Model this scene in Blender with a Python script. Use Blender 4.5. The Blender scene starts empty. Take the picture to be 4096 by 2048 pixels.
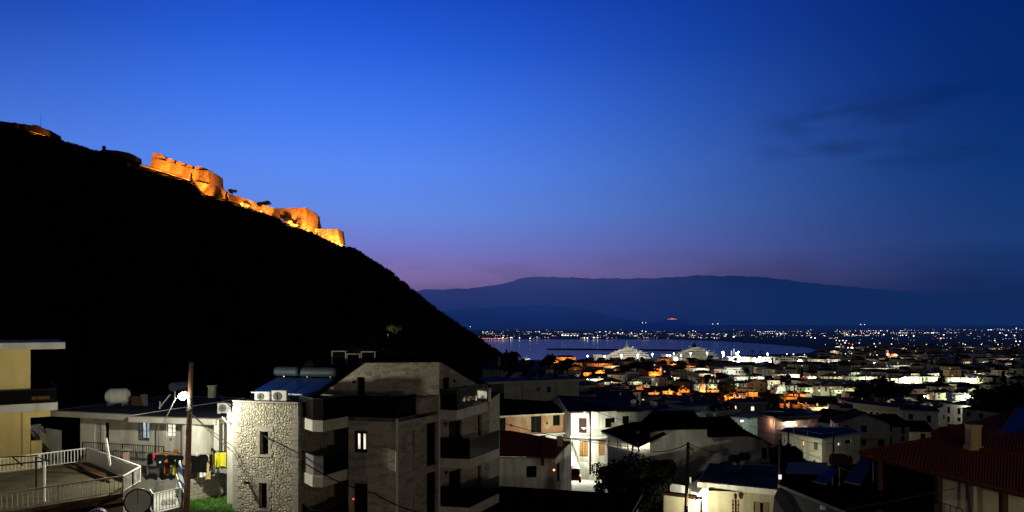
import bpy, math, random
from mathutils import Vector, Matrix, noise
R = random.Random(11)
SC = bpy.context.scene
COL = SC.collection
F, U0, V0, H = 2900.0, 2048.0, 1300.0, 60.0      # focal length / horizon of the survey, eye height

# ---------------------------------------------------------------- survey helpers
def XY(u, d): return Vector(((u-U0)/F*d, d))
def ZZ(v, d): return H-(v-V0)/F*d
def PT(u, v, d): return Vector(((u-U0)/F*d, d, ZZ(v, d)))
def seg_u(A, B, u):
    k = (u-U0)/F; e = B-A
    t = (k*A.y-A.x)/(e.x-k*e.y)
    return t*e.length
def lerp(a, b, t): return a+(b-a)*t
def smooth(a, b, x):
    t = min(1, max(0, (x-a)/(b-a))); return t*t*(3-2*t)
def lin(c): return tuple(((x/255+.055)/1.055)**2.4 if x > 10.3 else x/255/12.92 for x in c)

# ---------------------------------------------------------------- materials
def nodes_of(m):
    m.use_nodes = True
    nt = m.node_tree; nt.nodes.clear()
    return nt, nt.nodes, nt.links
MAT = {}
def M(name, col, rough=.8, var=.25, scale=2.0, bump=0.0, metal=0.0, spec=.1, coat=0.0, stretch=(1, 1, 1), grime=0.0):
    m = bpy.data.materials.new(name); MAT.setdefault(name, m); nt, N, L = nodes_of(m)
    out = N.new('ShaderNodeOutputMaterial'); b = N.new('ShaderNodeBsdfPrincipled')
    L.new(b.outputs[0], out.inputs[0])
    g = N.new('ShaderNodeNewGeometry'); mp = N.new('ShaderNodeMapping'); mp.inputs['Scale'].default_value = stretch
    L.new(g.outputs['Position'], mp.inputs[0])
    n = N.new('ShaderNodeTexNoise'); n.inputs['Scale'].default_value = scale; n.inputs['Detail'].default_value = 6
    n.inputs['Roughness'].default_value = .65
    L.new(mp.outputs[0], n.inputs['Vector'])
    r = N.new('ShaderNodeMapRange'); r.inputs['From Min'].default_value = .25; r.inputs['From Max'].default_value = .75
    r.inputs['To Min'].default_value = 1-var; r.inputs['To Max'].default_value = 1+var
    L.new(n.outputs[0], r.inputs[0])
    mx = N.new('ShaderNodeVectorMath'); mx.operation = 'SCALE'; mx.inputs[0].default_value = col[:3]
    L.new(r.outputs[0], mx.inputs['Scale'])
    last = mx.outputs[0]
    if grime:
        n2 = N.new('ShaderNodeTexNoise'); n2.inputs['Scale'].default_value = .9; n2.inputs['Detail'].default_value = 4
        mp2 = N.new('ShaderNodeMapping'); mp2.inputs['Scale'].default_value = (1.6, 1.6, .25)
        L.new(g.outputs['Position'], mp2.inputs[0]); L.new(mp2.outputs[0], n2.inputs['Vector'])
        r2 = N.new('ShaderNodeMapRange'); r2.inputs['From Min'].default_value = .45; r2.inputs['From Max'].default_value = .7
        r2.inputs['To Min'].default_value = 1; r2.inputs['To Max'].default_value = 1-grime
        L.new(n2.outputs[0], r2.inputs[0])
        m2 = N.new('ShaderNodeVectorMath'); m2.operation = 'SCALE'
        L.new(last, m2.inputs[0]); L.new(r2.outputs[0], m2.inputs['Scale']); last = m2.outputs[0]
    L.new(last, b.inputs['Base Color'])
    b.inputs['Roughness'].default_value = rough; b.inputs['Metallic'].default_value = metal
    b.inputs['Specular IOR Level'].default_value = spec; b.inputs['Coat Weight'].default_value = coat
    if bump:
        bp = N.new('ShaderNodeBump'); bp.inputs['Strength'].default_value = bump; bp.inputs['Distance'].default_value = .05
        n3 = N.new('ShaderNodeTexNoise'); n3.inputs['Scale'].default_value = scale*6; n3.inputs['Detail'].default_value = 4
        L.new(mp.outputs[0], n3.inputs['Vector'])
        L.new(n3.outputs[0], bp.inputs['Height']); L.new(bp.outputs[0], b.inputs['Normal'])
    return m
def EM(name, col, strength, sample=False):
    m = bpy.data.materials.new(name); nt, N, L = nodes_of(m)
    out = N.new('ShaderNodeOutputMaterial'); e = N.new('ShaderNodeEmission')
    e.inputs[0].default_value = (*col, 1); e.inputs[1].default_value = strength
    L.new(e.outputs[0], out.inputs[0])
    try: m.cycles.emission_sampling = 'AUTO' if sample else 'NONE'
    except Exception: pass
    return m
def LITWIN(name, col, strength):
    # a lit room behind the pane: brightness varies the way curtains and lamps do
    m = bpy.data.materials.new(name); nt, N, L = nodes_of(m)
    out = N.new('ShaderNodeOutputMaterial'); e = N.new('ShaderNodeEmission')
    g = N.new('ShaderNodeNewGeometry'); mp = N.new('ShaderNodeMapping'); mp.inputs['Scale'].default_value = (4, 4, .8)
    n = N.new('ShaderNodeTexNoise'); n.inputs['Scale'].default_value = 1.3; n.inputs['Detail'].default_value = 3
    r = N.new('ShaderNodeMapRange'); r.inputs['From Min'].default_value = .3; r.inputs['From Max'].default_value = .7
    r.inputs['To Min'].default_value = strength*.22; r.inputs['To Max'].default_value = strength*1.35
    L.new(g.outputs['Position'], mp.inputs[0]); L.new(mp.outputs[0], n.inputs['Vector']); L.new(n.outputs[0], r.inputs[0])
    e.inputs[0].default_value = (*col, 1); L.new(r.outputs[0], e.inputs[1]); L.new(e.outputs[0], out.inputs[0])
    try: m.cycles.emission_sampling = 'NONE'
    except Exception: pass
    return m
def STONE(name, c1, c2, mortar, sc=(3.2, 3.2, 4.6), edge=.05, bump=1.0, contrast=1.0):
    m = bpy.data.materials.new(name); nt, N, L = nodes_of(m)
    out = N.new('ShaderNodeOutputMaterial'); b = N.new('ShaderNodeBsdfPrincipled'); L.new(b.outputs[0], out.inputs[0])
    g = N.new('ShaderNodeNewGeometry'); mp = N.new('ShaderNodeMapping'); mp.inputs['Scale'].default_value = sc
    nw = N.new('ShaderNodeTexNoise'); nw.inputs['Scale'].default_value = 2.2
    add = N.new('ShaderNodeVectorMath'); add.operation = 'MULTIPLY_ADD'; add.inputs[1].default_value = (.20, .20, .20)
    L.new(g.outputs['Position'], nw.inputs['Vector']); L.new(nw.outputs['Color'], add.inputs[0]); L.new(g.outputs['Position'], add.inputs[2])
    L.new(add.outputs[0], mp.inputs[0])
    v1 = N.new('ShaderNodeTexVoronoi'); v1.feature = 'F1'; v1.inputs['Scale'].default_value = 1; v1.inputs['Randomness'].default_value = .68
    v2 = N.new('ShaderNodeTexVoronoi'); v2.feature = 'DISTANCE_TO_EDGE'; v2.inputs['Scale'].default_value = 1; v2.inputs['Randomness'].default_value = .68
    L.new(mp.outputs[0], v1.inputs['Vector']); L.new(mp.outputs[0], v2.inputs['Vector'])
    sx = N.new('ShaderNodeSeparateColor'); L.new(v1.outputs['Color'], sx.inputs[0])
    mix = N.new('ShaderNodeMix'); mix.data_type = 'RGBA'; L.new(sx.outputs[0], mix.inputs[0])
    mix.inputs[6].default_value = (*c1, 1); mix.inputs[7].default_value = (*c2, 1)
    nf = N.new('ShaderNodeTexNoise'); nf.inputs['Scale'].default_value = 14; nf.inputs['Detail'].default_value = 5
    L.new(g.outputs['Position'], nf.inputs['Vector'])
    rr = N.new('ShaderNodeMapRange'); rr.inputs['To Min'].default_value = .55; rr.inputs['To Max'].default_value = 1.45
    L.new(nf.outputs[0], rr.inputs[0])
    sc2 = N.new('ShaderNodeVectorMath'); sc2.operation = 'SCALE'; L.new(mix.outputs[2], sc2.inputs[0]); L.new(rr.outputs[0], sc2.inputs['Scale'])
    st = N.new('ShaderNodeMapRange'); st.interpolation_type = 'SMOOTHSTEP'; st.inputs['From Min'].default_value = edge*.4; st.inputs['From Max'].default_value = edge*1.6
    L.new(v2.outputs['Distance'], st.inputs[0])
    mm = N.new('ShaderNodeMix'); mm.data_type = 'RGBA'; L.new(st.outputs[0], mm.inputs[0]); mm.inputs[6].default_value = (*mortar, 1)
    L.new(sc2.outputs[0], mm.inputs[7]); L.new(mm.outputs[2], b.inputs['Base Color'])
    b.inputs['Roughness'].default_value = .9; b.inputs['Specular IOR Level'].default_value = .15
    hr = N.new('ShaderNodeMapRange'); hr.inputs['From Max'].default_value = .22; L.new(v2.outputs['Distance'], hr.inputs[0])
    ad = N.new('ShaderNodeMath'); ad.operation = 'MULTIPLY_ADD'; ad.inputs[1].default_value = .25
    L.new(nf.outputs[0], ad.inputs[0]); L.new(hr.outputs[0], ad.inputs[2])
    bp = N.new('ShaderNodeBump'); bp.inputs['Strength'].default_value = bump; bp.inputs['Distance'].default_value = .05
    L.new(ad.outputs[0], bp.inputs['Height']); L.new(bp.outputs[0], b.inputs['Normal'])
    return m
def BRICK(name, c1, c2, mortar, plaster, sc=1.0, amount=.5, rot=0.0):
    m = bpy.data.materials.new(name); nt, N, L = nodes_of(m)
    out = N.new('ShaderNodeOutputMaterial'); b = N.new('ShaderNodeBsdfPrincipled'); L.new(b.outputs[0], out.inputs[0])
    g = N.new('ShaderNodeNewGeometry'); mp = N.new('ShaderNodeMapping'); mp.inputs['Rotation'].default_value = (math.radians(90), 0, rot)
    s = N.new('ShaderNodeSeparateXYZ'); L.new(g.outputs['Position'], s.inputs[0])
    cb = N.new('ShaderNodeCombineXYZ'); L.new(s.outputs['X'], cb.inputs['X']); L.new(s.outputs['Z'], cb.inputs['Y'])
    bt = N.new('ShaderNodeTexBrick'); bt.inputs['Scale'].default_value = sc
    bt.inputs['Color1'].default_value = (*c1, 1); bt.inputs['Color2'].default_value = (*c2, 1); bt.inputs['Mortar'].default_value = (*mortar, 1)
    bt.inputs['Mortar Size'].default_value = .025; bt.inputs['Brick Width'].default_value = .34; bt.inputs['Row Height'].default_value = .2
    L.new(cb.outputs[0], bt.inputs['Vector'])
    n = N.new('ShaderNodeTexNoise'); n.inputs['Scale'].default_value = .7; n.inputs['Detail'].default_value = 7
    L.new(g.outputs['Position'], n.inputs['Vector'])
    r = N.new('ShaderNodeMapRange'); r.inputs['From Min'].default_value = amount-.04; r.inputs['From Max'].default_value = amount+.04
    L.new(n.outputs[0], r.inputs[0])
    mm = N.new('ShaderNodeMix'); mm.data_type = 'RGBA'; L.new(r.outputs[0], mm.inputs[0])
    L.new(bt.outputs[0], mm.inputs[6]); mm.inputs[7].default_value = (*plaster, 1)
    L.new(mm.outputs[2], b.inputs['Base Color']); b.inputs['Roughness'].default_value = .9
    bp = N.new('ShaderNodeBump'); bp.inputs['Strength'].default_value = .4; bp.inputs['Distance'].default_value = .03
    L.new(bt.outputs['Fac'], bp.inputs['Height']); bp.invert = True; L.new(bp.outputs[0], b.inputs['Normal'])
    return m
def GLASS(name, col, alpha, rough=.06):
    m = bpy.data.materials.new(name); nt, N, L = nodes_of(m)
    out = N.new('ShaderNodeOutputMaterial'); b = N.new('ShaderNodeBsdfPrincipled'); L.new(b.outputs[0], out.inputs[0])
    n = N.new('ShaderNodeTexNoise'); n.inputs['Scale'].default_value = .5
    r = N.new('ShaderNodeMapRange'); r.inputs['To Min'].default_value = rough*.6; r.inputs['To Max'].default_value = rough*1.6
    L.new(n.outputs[0], r.inputs[0]); L.new(r.outputs[0], b.inputs['Roughness'])
    b.inputs['Base Color'].default_value = (*col, 1); b.inputs['Alpha'].default_value = alpha; b.inputs['Specular IOR Level'].default_value = .04
    return m

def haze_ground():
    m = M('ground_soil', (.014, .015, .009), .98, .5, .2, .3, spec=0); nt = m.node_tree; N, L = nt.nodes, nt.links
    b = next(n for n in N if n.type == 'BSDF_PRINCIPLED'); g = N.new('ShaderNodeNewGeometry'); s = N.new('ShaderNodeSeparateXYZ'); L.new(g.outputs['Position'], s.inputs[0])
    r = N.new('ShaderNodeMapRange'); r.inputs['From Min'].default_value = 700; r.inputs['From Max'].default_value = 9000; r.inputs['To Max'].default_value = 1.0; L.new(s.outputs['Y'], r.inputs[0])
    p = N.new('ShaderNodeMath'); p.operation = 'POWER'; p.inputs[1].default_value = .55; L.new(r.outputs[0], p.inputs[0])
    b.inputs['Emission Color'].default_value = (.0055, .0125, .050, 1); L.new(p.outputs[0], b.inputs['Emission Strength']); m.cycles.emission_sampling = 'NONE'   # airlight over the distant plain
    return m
MAT.update(dict(
    white=M('white_plaster', (.72, .70, .61), .85, .12, 1.2, .15, grime=.38),
    cream=M('cream_plaster', (.60, .54, .38), .85, .12, 1.2, .15, grime=.32),
    yellow=M('yellow_plaster', (.64, .50, .20), .85, .08, 1.0, .12, grime=.15),
    grey=M('grey_plaster', (.32, .31, .27), .9, .2, 1.5, .15, grime=.35),
    greywall=M('grey_render_wall', (.50, .49, .43), .9, .14, 1.2, .15, grime=.25),
    pink=M('pink_plaster', (.55, .38, .28), .85, .12, 1.2, .1, grime=.2),
    ochre=M('ochre_plaster', (.58, .40, .20), .85, .12, 1.2, .1, grime=.2),
    concrete=M('concrete', (.34, .33, .30), .9, .22, 1.8, .2, grime=.3),
    slab=M('painted_slab', (.52, .50, .43), .85, .12, 2, .08, grime=.25),
    darkroof=M('dark_roof', (.014, .013, .013), .95, .4, 1.2, .2, spec=.02),
    blackroof=M('black_sheet_roof', (.004, .004, .004), .95, .4, 1.2, .2, spec=0),
    tile=M('clay_tile', (.28, .066, .03), .95, .5, 6, .3, spec=.05),
    darktile=M('dark_clay_tile', (.13, .022, .014), .95, .4, 5, .3, spec=.03),
    fartile=M('far_clay_tile', (.030, .014, .010), .98, .4, 1.5, .2, spec=.02),
    flatroof=M('flat_roof_screed', (.035, .035, .036), .95, .35, .8, .2, spec=.03),
    blueroof=M('blue_grey_roof', (.022, .034, .08), .9, .3, 1.0, .1, spec=.08),
    metal=M('grey_metal', (.4, .41, .42), .4, .15, 4, 0, .8),
    whitemetal=M('white_painted_metal', (.72, .72, .68), .5, .06, 4),
    black=M('black_metal', (.012, .012, .012), .5, .2, 4),
    wood=M('brown_wood', (.085, .042, .02), .8, .3, 6, .2, stretch=(1, 1, .2)),
    pole=M('weathered_pole_wood', (.26, .14, .085), .85, .3, 5, .3, stretch=(3, 3, .3)),
    darkpole=M('dark_pole_wood', (.05, .03, .022), .85, .3, 5, .3, stretch=(3, 3, .3)),
    shutter=M('brown_shutter', (.22, .15, .10), .7, .15, 5),
    acwhite=M('appliance_white', (.55, .54, .50), .55, .08, 3, 0, grime=.2),
    panel=M('solar_absorber', (.008, .042, .21), .45, .1, 2, 0, 0, .3, .15),  # blue of the reflected sky is put into the base colour
    tank=M('tank_shell', (.05, .062, .08), .5, .2, 2, 0, .3),
    asphalt=M('asphalt', (.055, .055, .055), .85, .3, 3, .3),
    paving=M('concrete_paving', (.36, .36, .33), .85, .2, 1.5, .2, grime=.2),
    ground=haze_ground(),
    hill=M('hillside_scrub', (.011, .012, .006), 1.0, .8, .12, .5, spec=.0),
    rock=M('limestone_rock', (.40, .30, .18), .9, .35, .6, .6),
    fort=STONE('fortress_masonry', (.46, .33, .19), (.25, .165, .09), (.17, .115, .07), (.75, .75, 1.5), .06, 1.0),
    fortshade=M('fortress_shaded_masonry', (.03, .022, .016), .95, .4, .5, .3),  # unlit copy of the fortress masonry, shade put into its colour
    rubble=STONE('rubble_masonry', (.50, .46, .36), (.29, .265, .21), (.22, .20, .165), (5.4, 5.4, 6.4), .04, .8),
    ashlar=STONE('coursed_masonry', (.34, .305, .245), (.19, .17, .135), (.36, .33, .27), (1.7, 1.7, 4.6), .03, .2),
    quoin=M('dressed_stone', (.37, .345, .29), .9, .25, 5, .3),
    blockwork=BRICK('blockwork', (.42, .38, .30), (.33, .30, .24), (.25, .23, .2), (.40, .36, .29), 1.0, .75),
    brick=BRICK('bare_brickwork', (.46, .17, .07), (.36, .14, .07), (.34, .28, .18), (.42, .33, .17), 1.6, .57),
    glass=GLASS('window_glass', (.003, .003, .0035), 1.0, .5),
    rail_glass=GLASS('smoked_rail_glass', (.002, .002, .0025), .80, .3),
    frost=GLASS('frosted_rail_glass', (.20, .20, .18), .96, .4),
    leaf=M('tree_leaves', (.022, .034, .012), .8, .6, 1.2, 0),
    leafshade=M('shaded_tree_leaves', (.005, .0075, .0035), .95, .6, 1.2, 0),  # copy of the leaves for unlit trees, darkness painted into the colour
    grass=M('grass_blades', (.07, .17, .03), .8, .4, 2, 0),
    bark=M('bark', (.05, .035, .025), .9, .3, 4, .3),
    lamp=EM('lamp_glass_white', (1, .97, .88), 40),
    lampo=EM('lamp_glass_orange', (1, .55, .18), 30),
    dotw=EM('distant_lamp_white', (1, .95, .85), 3.4), doty=EM('distant_lamp_dim', (1, .85, .62), 1.4),
    headw=EM('street_lamp_white', (1, .97, .88), 9), heado=EM('street_lamp_orange', (1, .55, .2), 8),
    doto=EM('distant_lamp_orange', (1, .55, .25), 2.6),
    dotb=EM('distant_lamp_cool', (.75, .88, 1), 3.0),
    dotr=EM('distant_lamp_red', (1, .18, .10), 2.0),
    winw=LITWIN('lit_room_white', (1, .93, .72), 1.5),
    wino=LITWIN('lit_room_orange', (1, .5, .16), 1.1),
    winb=LITWIN('lit_room_cool', (.75, .9, 1), 1.0),
    teal=EM('teal_sign_tube', (.25, 1, .85), 2.0),
    redglow=EM('red_signal', (1, .06, .03), 4),
))

# ---------------------------------------------------------------- mesh builder
ORG = {}
class MB:
    def __init__(s): s.v = []; s.f = []; s.m = []; s.mi = 0
    def add(s, vs, fs):
        o = len(s.v); s.v += [tuple(p) for p in vs]
        for f in fs: s.f.append(tuple(i+o for i in f)); s.m.append(s.mi)
        return s
    def poly(s, pts): return s.add(pts, [tuple(range(len(pts)))])
    def prism(s, poly, z0, z1):
        n = len(poly)
        a = sum(poly[i][0]*poly[(i+1) % n][1]-poly[(i+1) % n][0]*poly[i][1] for i in range(n))
        if a < 0: poly = poly[::-1]
        vs = [(p[0], p[1], z0) for p in poly]+[(p[0], p[1], z1) for p in poly]
        fs = [tuple(range(n))[::-1], tuple(range(n, 2*n))]+[(i, (i+1) % n, n+(i+1) % n, n+i) for i in range(n)]
        return s.add(vs, fs)
    def box(s, c, size, rz=0.0):
        c = Vector(c); hx, hy, hz = [x/2 for x in size]; ca, sa = math.cos(rz), math.sin(rz)
        return s.prism([(c.x+ca*a-sa*b, c.y+sa*a+ca*b) for a, b in ((-hx, -hy), (hx, -hy), (hx, hy), (-hx, hy))], c.z-hz, c.z+hz)
    def hexa(s, p):  # 8 points: bottom 4, top 4
        return s.add(p, [(3, 2, 1, 0), (4, 5, 6, 7), (0, 1, 5, 4), (1, 2, 6, 5), (2, 3, 7, 6), (3, 0, 4, 7)])
    def beam(s, a, b, w, h=None):
        a, b = Vector(a), Vector(b); h = h or w; e = (b-a)
        if e.length < 1e-6: return s
        e.normalize(); up = Vector((0, 0, 1)) if abs(e.z) < .95 else Vector((1, 0, 0))
        x = e.cross(up).normalized(); y = x.cross(e).normalized()
        q = [x*(-w/2)+y*(-h/2), x*(w/2)+y*(-h/2), x*(w/2)+y*(h/2), x*(-w/2)+y*(h/2)]
        return s.hexa([a+k for k in q]+[b+k for k in q])
    def tube(s, path, r, n=8, cap=True):
        path = [Vector(p) for p in path]; rs = r if isinstance(r, (list, tuple)) else [r]*len(path)
        vs = []; fs = []
        for i, p in enumerate(path):
            e = (path[min(i+1, len(path)-1)]-path[max(i-1, 0)]).normalized()
            up = Vector((0, 0, 1)) if abs(e.z) < .95 else Vector((1, 0, 0))
            x = e.cross(up).normalized(); y = x.cross(e).normalized()
            for k in range(n):
                a = 2*math.pi*k/n; vs.append(p+(x*math.cos(a)+y*math.sin(a))*rs[i])
        for i in range(len(path)-1):
            for k in range(n): fs.append((i*n+k, i*n+(k+1) % n, (i+1)*n+(k+1) % n, (i+1)*n+k))
        if cap: fs += [tuple(range(n))[::-1], tuple(range((len(path)-1)*n, len(path)*n))]
        return s.add(vs, fs)
    def ball(s, c, r, n=8, m=6, sz=1.0):
        c = Vector(c); vs = [c+Vector((0, 0, r*sz))]; fs = []
        for i in range(1, m):
            t = math.pi*i/m
            for k in range(n):
                a = 2*math.pi*k/n; vs.append(c+Vector((r*math.sin(t)*math.cos(a), r*math.sin(t)*math.sin(a), r*sz*math.cos(t))))
        vs.append(c-Vector((0, 0, r*sz))); L = len(vs)-1
        for k in range(n):
            fs.append((0, 1+k, 1+(k+1) % n)); fs.append((L, L-n+(k+1) % n, L-n+k))
        for i in range(m-2):
            for k in range(n):
                a = 1+i*n+k; b = 1+i*n+(k+1) % n; fs.append((a, a+n, b+n, b))
        return s.add(vs, fs)
    def build(s, name, mat, parent=None, org=None, smooth_=False):
        o0 = ORG[parent.name] if parent is not None else Vector(org if org is not None else (0, 0, 0))
        me = bpy.data.meshes.new(name)
        me.from_pydata([tuple(Vector(p)-o0) for p in s.v], [], s.f)
        mats = mat if isinstance(mat, (list, tuple)) else [mat]
        for k in mats: me.materials.append(MAT[k] if isinstance(k, str) else k)
        if len(mats) > 1: me.polygons.foreach_set('material_index', s.m)
        if smooth_: me.polygons.foreach_set('use_smooth', [True]*len(me.polygons))
        me.update()
        ob = bpy.data.objects.new(name, me); COL.objects.link(ob)
        if parent is not None: ob.parent = parent
        else: ob.location = o0
        ORG[ob.name] = o0.copy()
        return ob
def thing(name, label, cat, loc, group=None):
    o = bpy.data.objects.new(name, None); o.empty_display_size = .3; COL.objects.link(o); o.location = loc
    ORG[o.name] = Vector(loc); tag(o, label, cat, group); return o
def tag(o, label=None, cat=None, group=None, kind=None):
    if label: o['label'] = label
    if cat: o['category'] = cat
    if group: o['group'] = group
    if kind: o['kind'] = kind
    return o
def copy_tree(o, loc=None, rz=None, sc=None, parent=None):
    c = o.copy(); COL.objects.link(c)
    if parent: c.parent = parent
    ORG[c.name] = Vector(loc) if loc is not None else ORG.get(o.name, Vector())
    for ch in list(o.children): copy_tree(ch, parent=c)
    if loc is not None: c.location = loc
    if rz is not None: c.rotation_euler = (0, 0, rz)
    if sc is not None: c.scale = sc if isinstance(sc, tuple) else (sc, sc, sc)
    return c
def outward(A, B, flip=False):
    e = (B-A).normalized(); n = Vector((e.y, -e.x))
    if n.dot(-(A+B)/2) < 0: n = -n
    return -n if flip else n
def hole(A, B, u0, u1, v0, v1):
    s0, s1 = seg_u(A, B, u0), seg_u(A, B, u1)
    if s0 > s1: s0, s1 = s1, s0
    p = A+(B-A).normalized()*((s0+s1)/2)
    return (s0, s1, ZZ(v1, p.y), ZZ(v0, p.y))
def facade(mb, A, B, z0, z1, holes=(), depth=.18, n=None):
    e = (B-A).normalized(); Ln = (B-A).length; n = n or outward(A, B)
    hs = [(max(.03, a), min(Ln-.03, b), max(z0+.02, c), min(z1-.02, d)) for a, b, c, d in holes]
    S = sorted({0, Ln, *[h[0] for h in hs], *[h[1] for h in hs]}); Zs = sorted({z0, z1, *[h[2] for h in hs], *[h[3] for h in hs]})
    def P(s, z, k=0.0): q = A+e*s-n*k; return (q.x, q.y, z)
    for i in range(len(S)-1):
        for j in range(len(Zs)-1):
            sm, zm = (S[i]+S[i+1])/2, (Zs[j]+Zs[j+1])/2
            if any(h[0] < sm < h[1] and h[2] < zm < h[3] for h in hs): continue
            mb.poly([P(S[i], Zs[j]), P(S[i+1], Zs[j]), P(S[i+1], Zs[j+1]), P(S[i], Zs[j+1])])
    for a, b, c, d in hs:
        for p, q in (((a, c), (b, c)), ((b, c), (b, d)), ((b, d), (a, d)), ((a, d), (a, c))):
            mb.poly([P(*p), P(*q), P(*q, depth+.1), P(*p, depth+.1)])
    return hs
def opening(parent, A, B, h, name='window', frame='black', pane='glass', depth=.14, fw=.06, mull=1, trans=0, label=None, n=None, shutters=None):
    e = (B-A).normalized(); n = n or outward(A, B); a, b, c, d = h
    def P(s, z, k): q = A+e*s-n*k; return Vector((q.x, q.y, z))
    mb = MB(); k = depth
    def bar(s0, z0, s1, z1):
        mb.hexa([P(s0, z0, k), P(s1, z0, k), P(s1, z0, k+.06), P(s0, z0, k+.06), P(s0, z1, k), P(s1, z1, k), P(s1, z1, k+.06), P(s0, z1, k+.06)])
    bar(a, c, a+fw, d); bar(b-fw, c, b, d); bar(a+fw, d-fw, b-fw, d); bar(a+fw, c, b-fw, c+fw)
    for i in range(mull):
        s = a+(b-a)*(i+1)/(mull+1); bar(s-fw/2, c+fw, s+fw/2, d-fw)
    for i in range(trans):
        z = c+(d-c)*(i+1)/(trans+1)
        for j in range(mull+1):
            bar(a+(b-a)*j/(mull+1)+fw, z-fw/3, a+(b-a)*(j+1)/(mull+1)-fw, z+fw/3)
    w = mb.build(name, frame, parent)
    if label: w['label'] = label
    mp = MB(); mp.poly([P(a, c, k+.04), P(b, c, k+.04), P(b, d, k+.04), P(a, d, k+.04)])
    mp.build('pane', pane, w)
    if shutters:
        ms = MB()
        for s0, s1 in ((a, a+(b-a)*shutters), (b-(b-a)*shutters, b)):
            ms.hexa([P(s0, c, k-.05), P(s1, c, k-.05), P(s1, c, k-.01), P(s0, c, k-.01), P(s0, d, k-.05), P(s1, d, k-.05), P(s1, d, k-.01), P(s0, d, k-.01)])
        ms.build('shutter', 'shutter', w)
    return w
def railing(pts, hgt, mat, parent=None, bar=.12, bw=.018, post=1.8, name='railing', top=.05, org=None, lowgap=.1):
    mb = MB(); pts = [Vector(p) for p in pts]; up = Vector((0, 0, 1))
    for a, b in zip(pts, pts[1:]):
        Ln = (b-a).length; e = (b-a)/Ln
        mb.beam(a+up*hgt, b+up*hgt, top, top*.8); mb.beam(a+up*lowgap, b+up*lowgap, .03)
        k = max(1, int(Ln/bar))
        for i in range(k+1): mb.beam(a+e*(Ln*i/k)+up*lowgap, a+e*(Ln*i/k)+up*(hgt-.01), bw)
        k = max(1, round(Ln/post))
        for i in range(k+1): mb.beam(a+e*(Ln*i/k), a+e*(Ln*i/k)+up*hgt, top)
    return mb.build(name, mat, parent, org=org)
def glass_rail(pts, hgt, parent, mat='rail_glass', name='glass_railing'):
    mb = MB(); pts = [Vector(p) for p in pts]; up = Vector((0, 0, 1))
    for a, b in zip(pts, pts[1:]): mb.beam(a+up*(hgt/2), b+up*(hgt/2), .016, hgt)
    o = mb.build(name, mat, parent)
    m2 = MB()
    for a, b in zip(pts, pts[1:]): m2.beam(a+up*(hgt+.02), b+up*(hgt+.02), .05, .04)
    m2.build('top_rail', 'black', o)
    return o
def light(name, loc, power, col, parent, radius=.12, spot=None, aim=None, blend=.6):
    l = bpy.data.lights.new(name, 'SPOT' if spot else 'POINT'); l.energy = power; l.color = col; l.shadow_soft_size = radius
    o = bpy.data.objects.new(name, l); COL.objects.link(o)
    if spot: l.spot_size = spot; l.spot_blend = blend
    if aim is not None: o.rotation_euler = (Vector(aim)-Vector(loc)).to_track_quat('-Z', 'Y').to_euler()
    if parent is not None: o.parent = parent; o.location = Vector(loc)-ORG[parent.name]
    else: o.location = loc
    return o
WARM = (1, .86, .62); COOL = (.92, 1, .86); WHITE = (1, .96, .84); SOD = (1, .33, .06); YEL = (1, .80, .42)
def street_lamp(base, hgt, arm, power, col, label, group=None, head=.35, pole='darkpole', r=.09, bulb=None):
    base = Vector(base); t = thing('street_lamp', label, 'street lamp', base, group)
    mb = MB(); mb.tube([base-Vector((0, 0, .5)), base+Vector((0, 0, hgt))], [r, r*.7], 8); mb.build('pole', pole, t)
    tip = base+Vector((arm[0], arm[1], hgt))
    m2 = MB(); m2.tube([base+Vector((0, 0, hgt-.3)), base+Vector((arm[0]*.5, arm[1]*.5, hgt+.05)), tip], r*.4, 6); m2.build('arm', 'metal', t)
    m3 = MB(); m3.box(tip+Vector((0, 0, .04)), (head*1.3, head*1.3, .08)); hd = m3.build('lamp_head', 'metal', t)
    m4 = MB(); m4.ball(tip-Vector((0, 0, head*.25)), head*.5, 8, 6, .5)
    m4.build('bulb', bulb or ('lampo' if col == SOD else 'lamp'), hd)
    light('lamp_glow', tip-Vector((0, 0, head*.62)), power, col, t, head*.3)
    return t
# ---------------------------------------------------------------- world: blue hour, glow low in the west (towards +Y), dark overhead and behind
W = bpy.data.worlds.new("World"); SC.world = W; W.use_nodes = True
nt = W.node_tree; N = nt.nodes; L = nt.links; N.clear()
wo = N.new('ShaderNodeOutputWorld'); bg = N.new('ShaderNodeBackground'); L.new(bg.outputs[0], wo.inputs[0])
tc = N.new('ShaderNodeTexCoord'); sp = N.new('ShaderNodeSeparateXYZ'); L.new(tc.outputs['Generated'], sp.inputs[0])
def mth(op, a=None, b=None, c=None):
    n = N.new('ShaderNodeMath'); n.operation = op
    for i, x in enumerate((a, b, c)):
        if x is None: continue
        if isinstance(x, (int, float)): n.inputs[i].default_value = x
        else: L.new(x, n.inputs[i])
    return n.outputs[0]
def mrange(x, a, b, c=0.0, d=1.0, mode='SMOOTHSTEP'):
    n = N.new('ShaderNodeMapRange'); n.interpolation_type = mode
    n.inputs['From Min'].default_value = a; n.inputs['From Max'].default_value = b; n.inputs['To Min'].default_value = c; n.inputs['To Max'].default_value = d
    L.new(x, n.inputs[0]); return n.outputs[0]
def ramp(x, stops):
    n = N.new('ShaderNodeValToRGB'); n.color_ramp.interpolation = 'B_SPLINE' if False else 'EASE'
    e = n.color_ramp.elements
    while len(e) < len(stops): e.new(.5)
    for k, (p, c) in zip(e, stops): k.position = p; k.color = (*lin(c), 1)
    n.color_ramp.interpolation = 'LINEAR'
    L.new(x, n.inputs[0]); return n.outputs[0]
el = sp.outputs['Z']; az = mth('ARCTAN2', sp.outputs['X'], sp.outputs['Y'])
eln = mth('MULTIPLY', el, 2.0)
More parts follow.
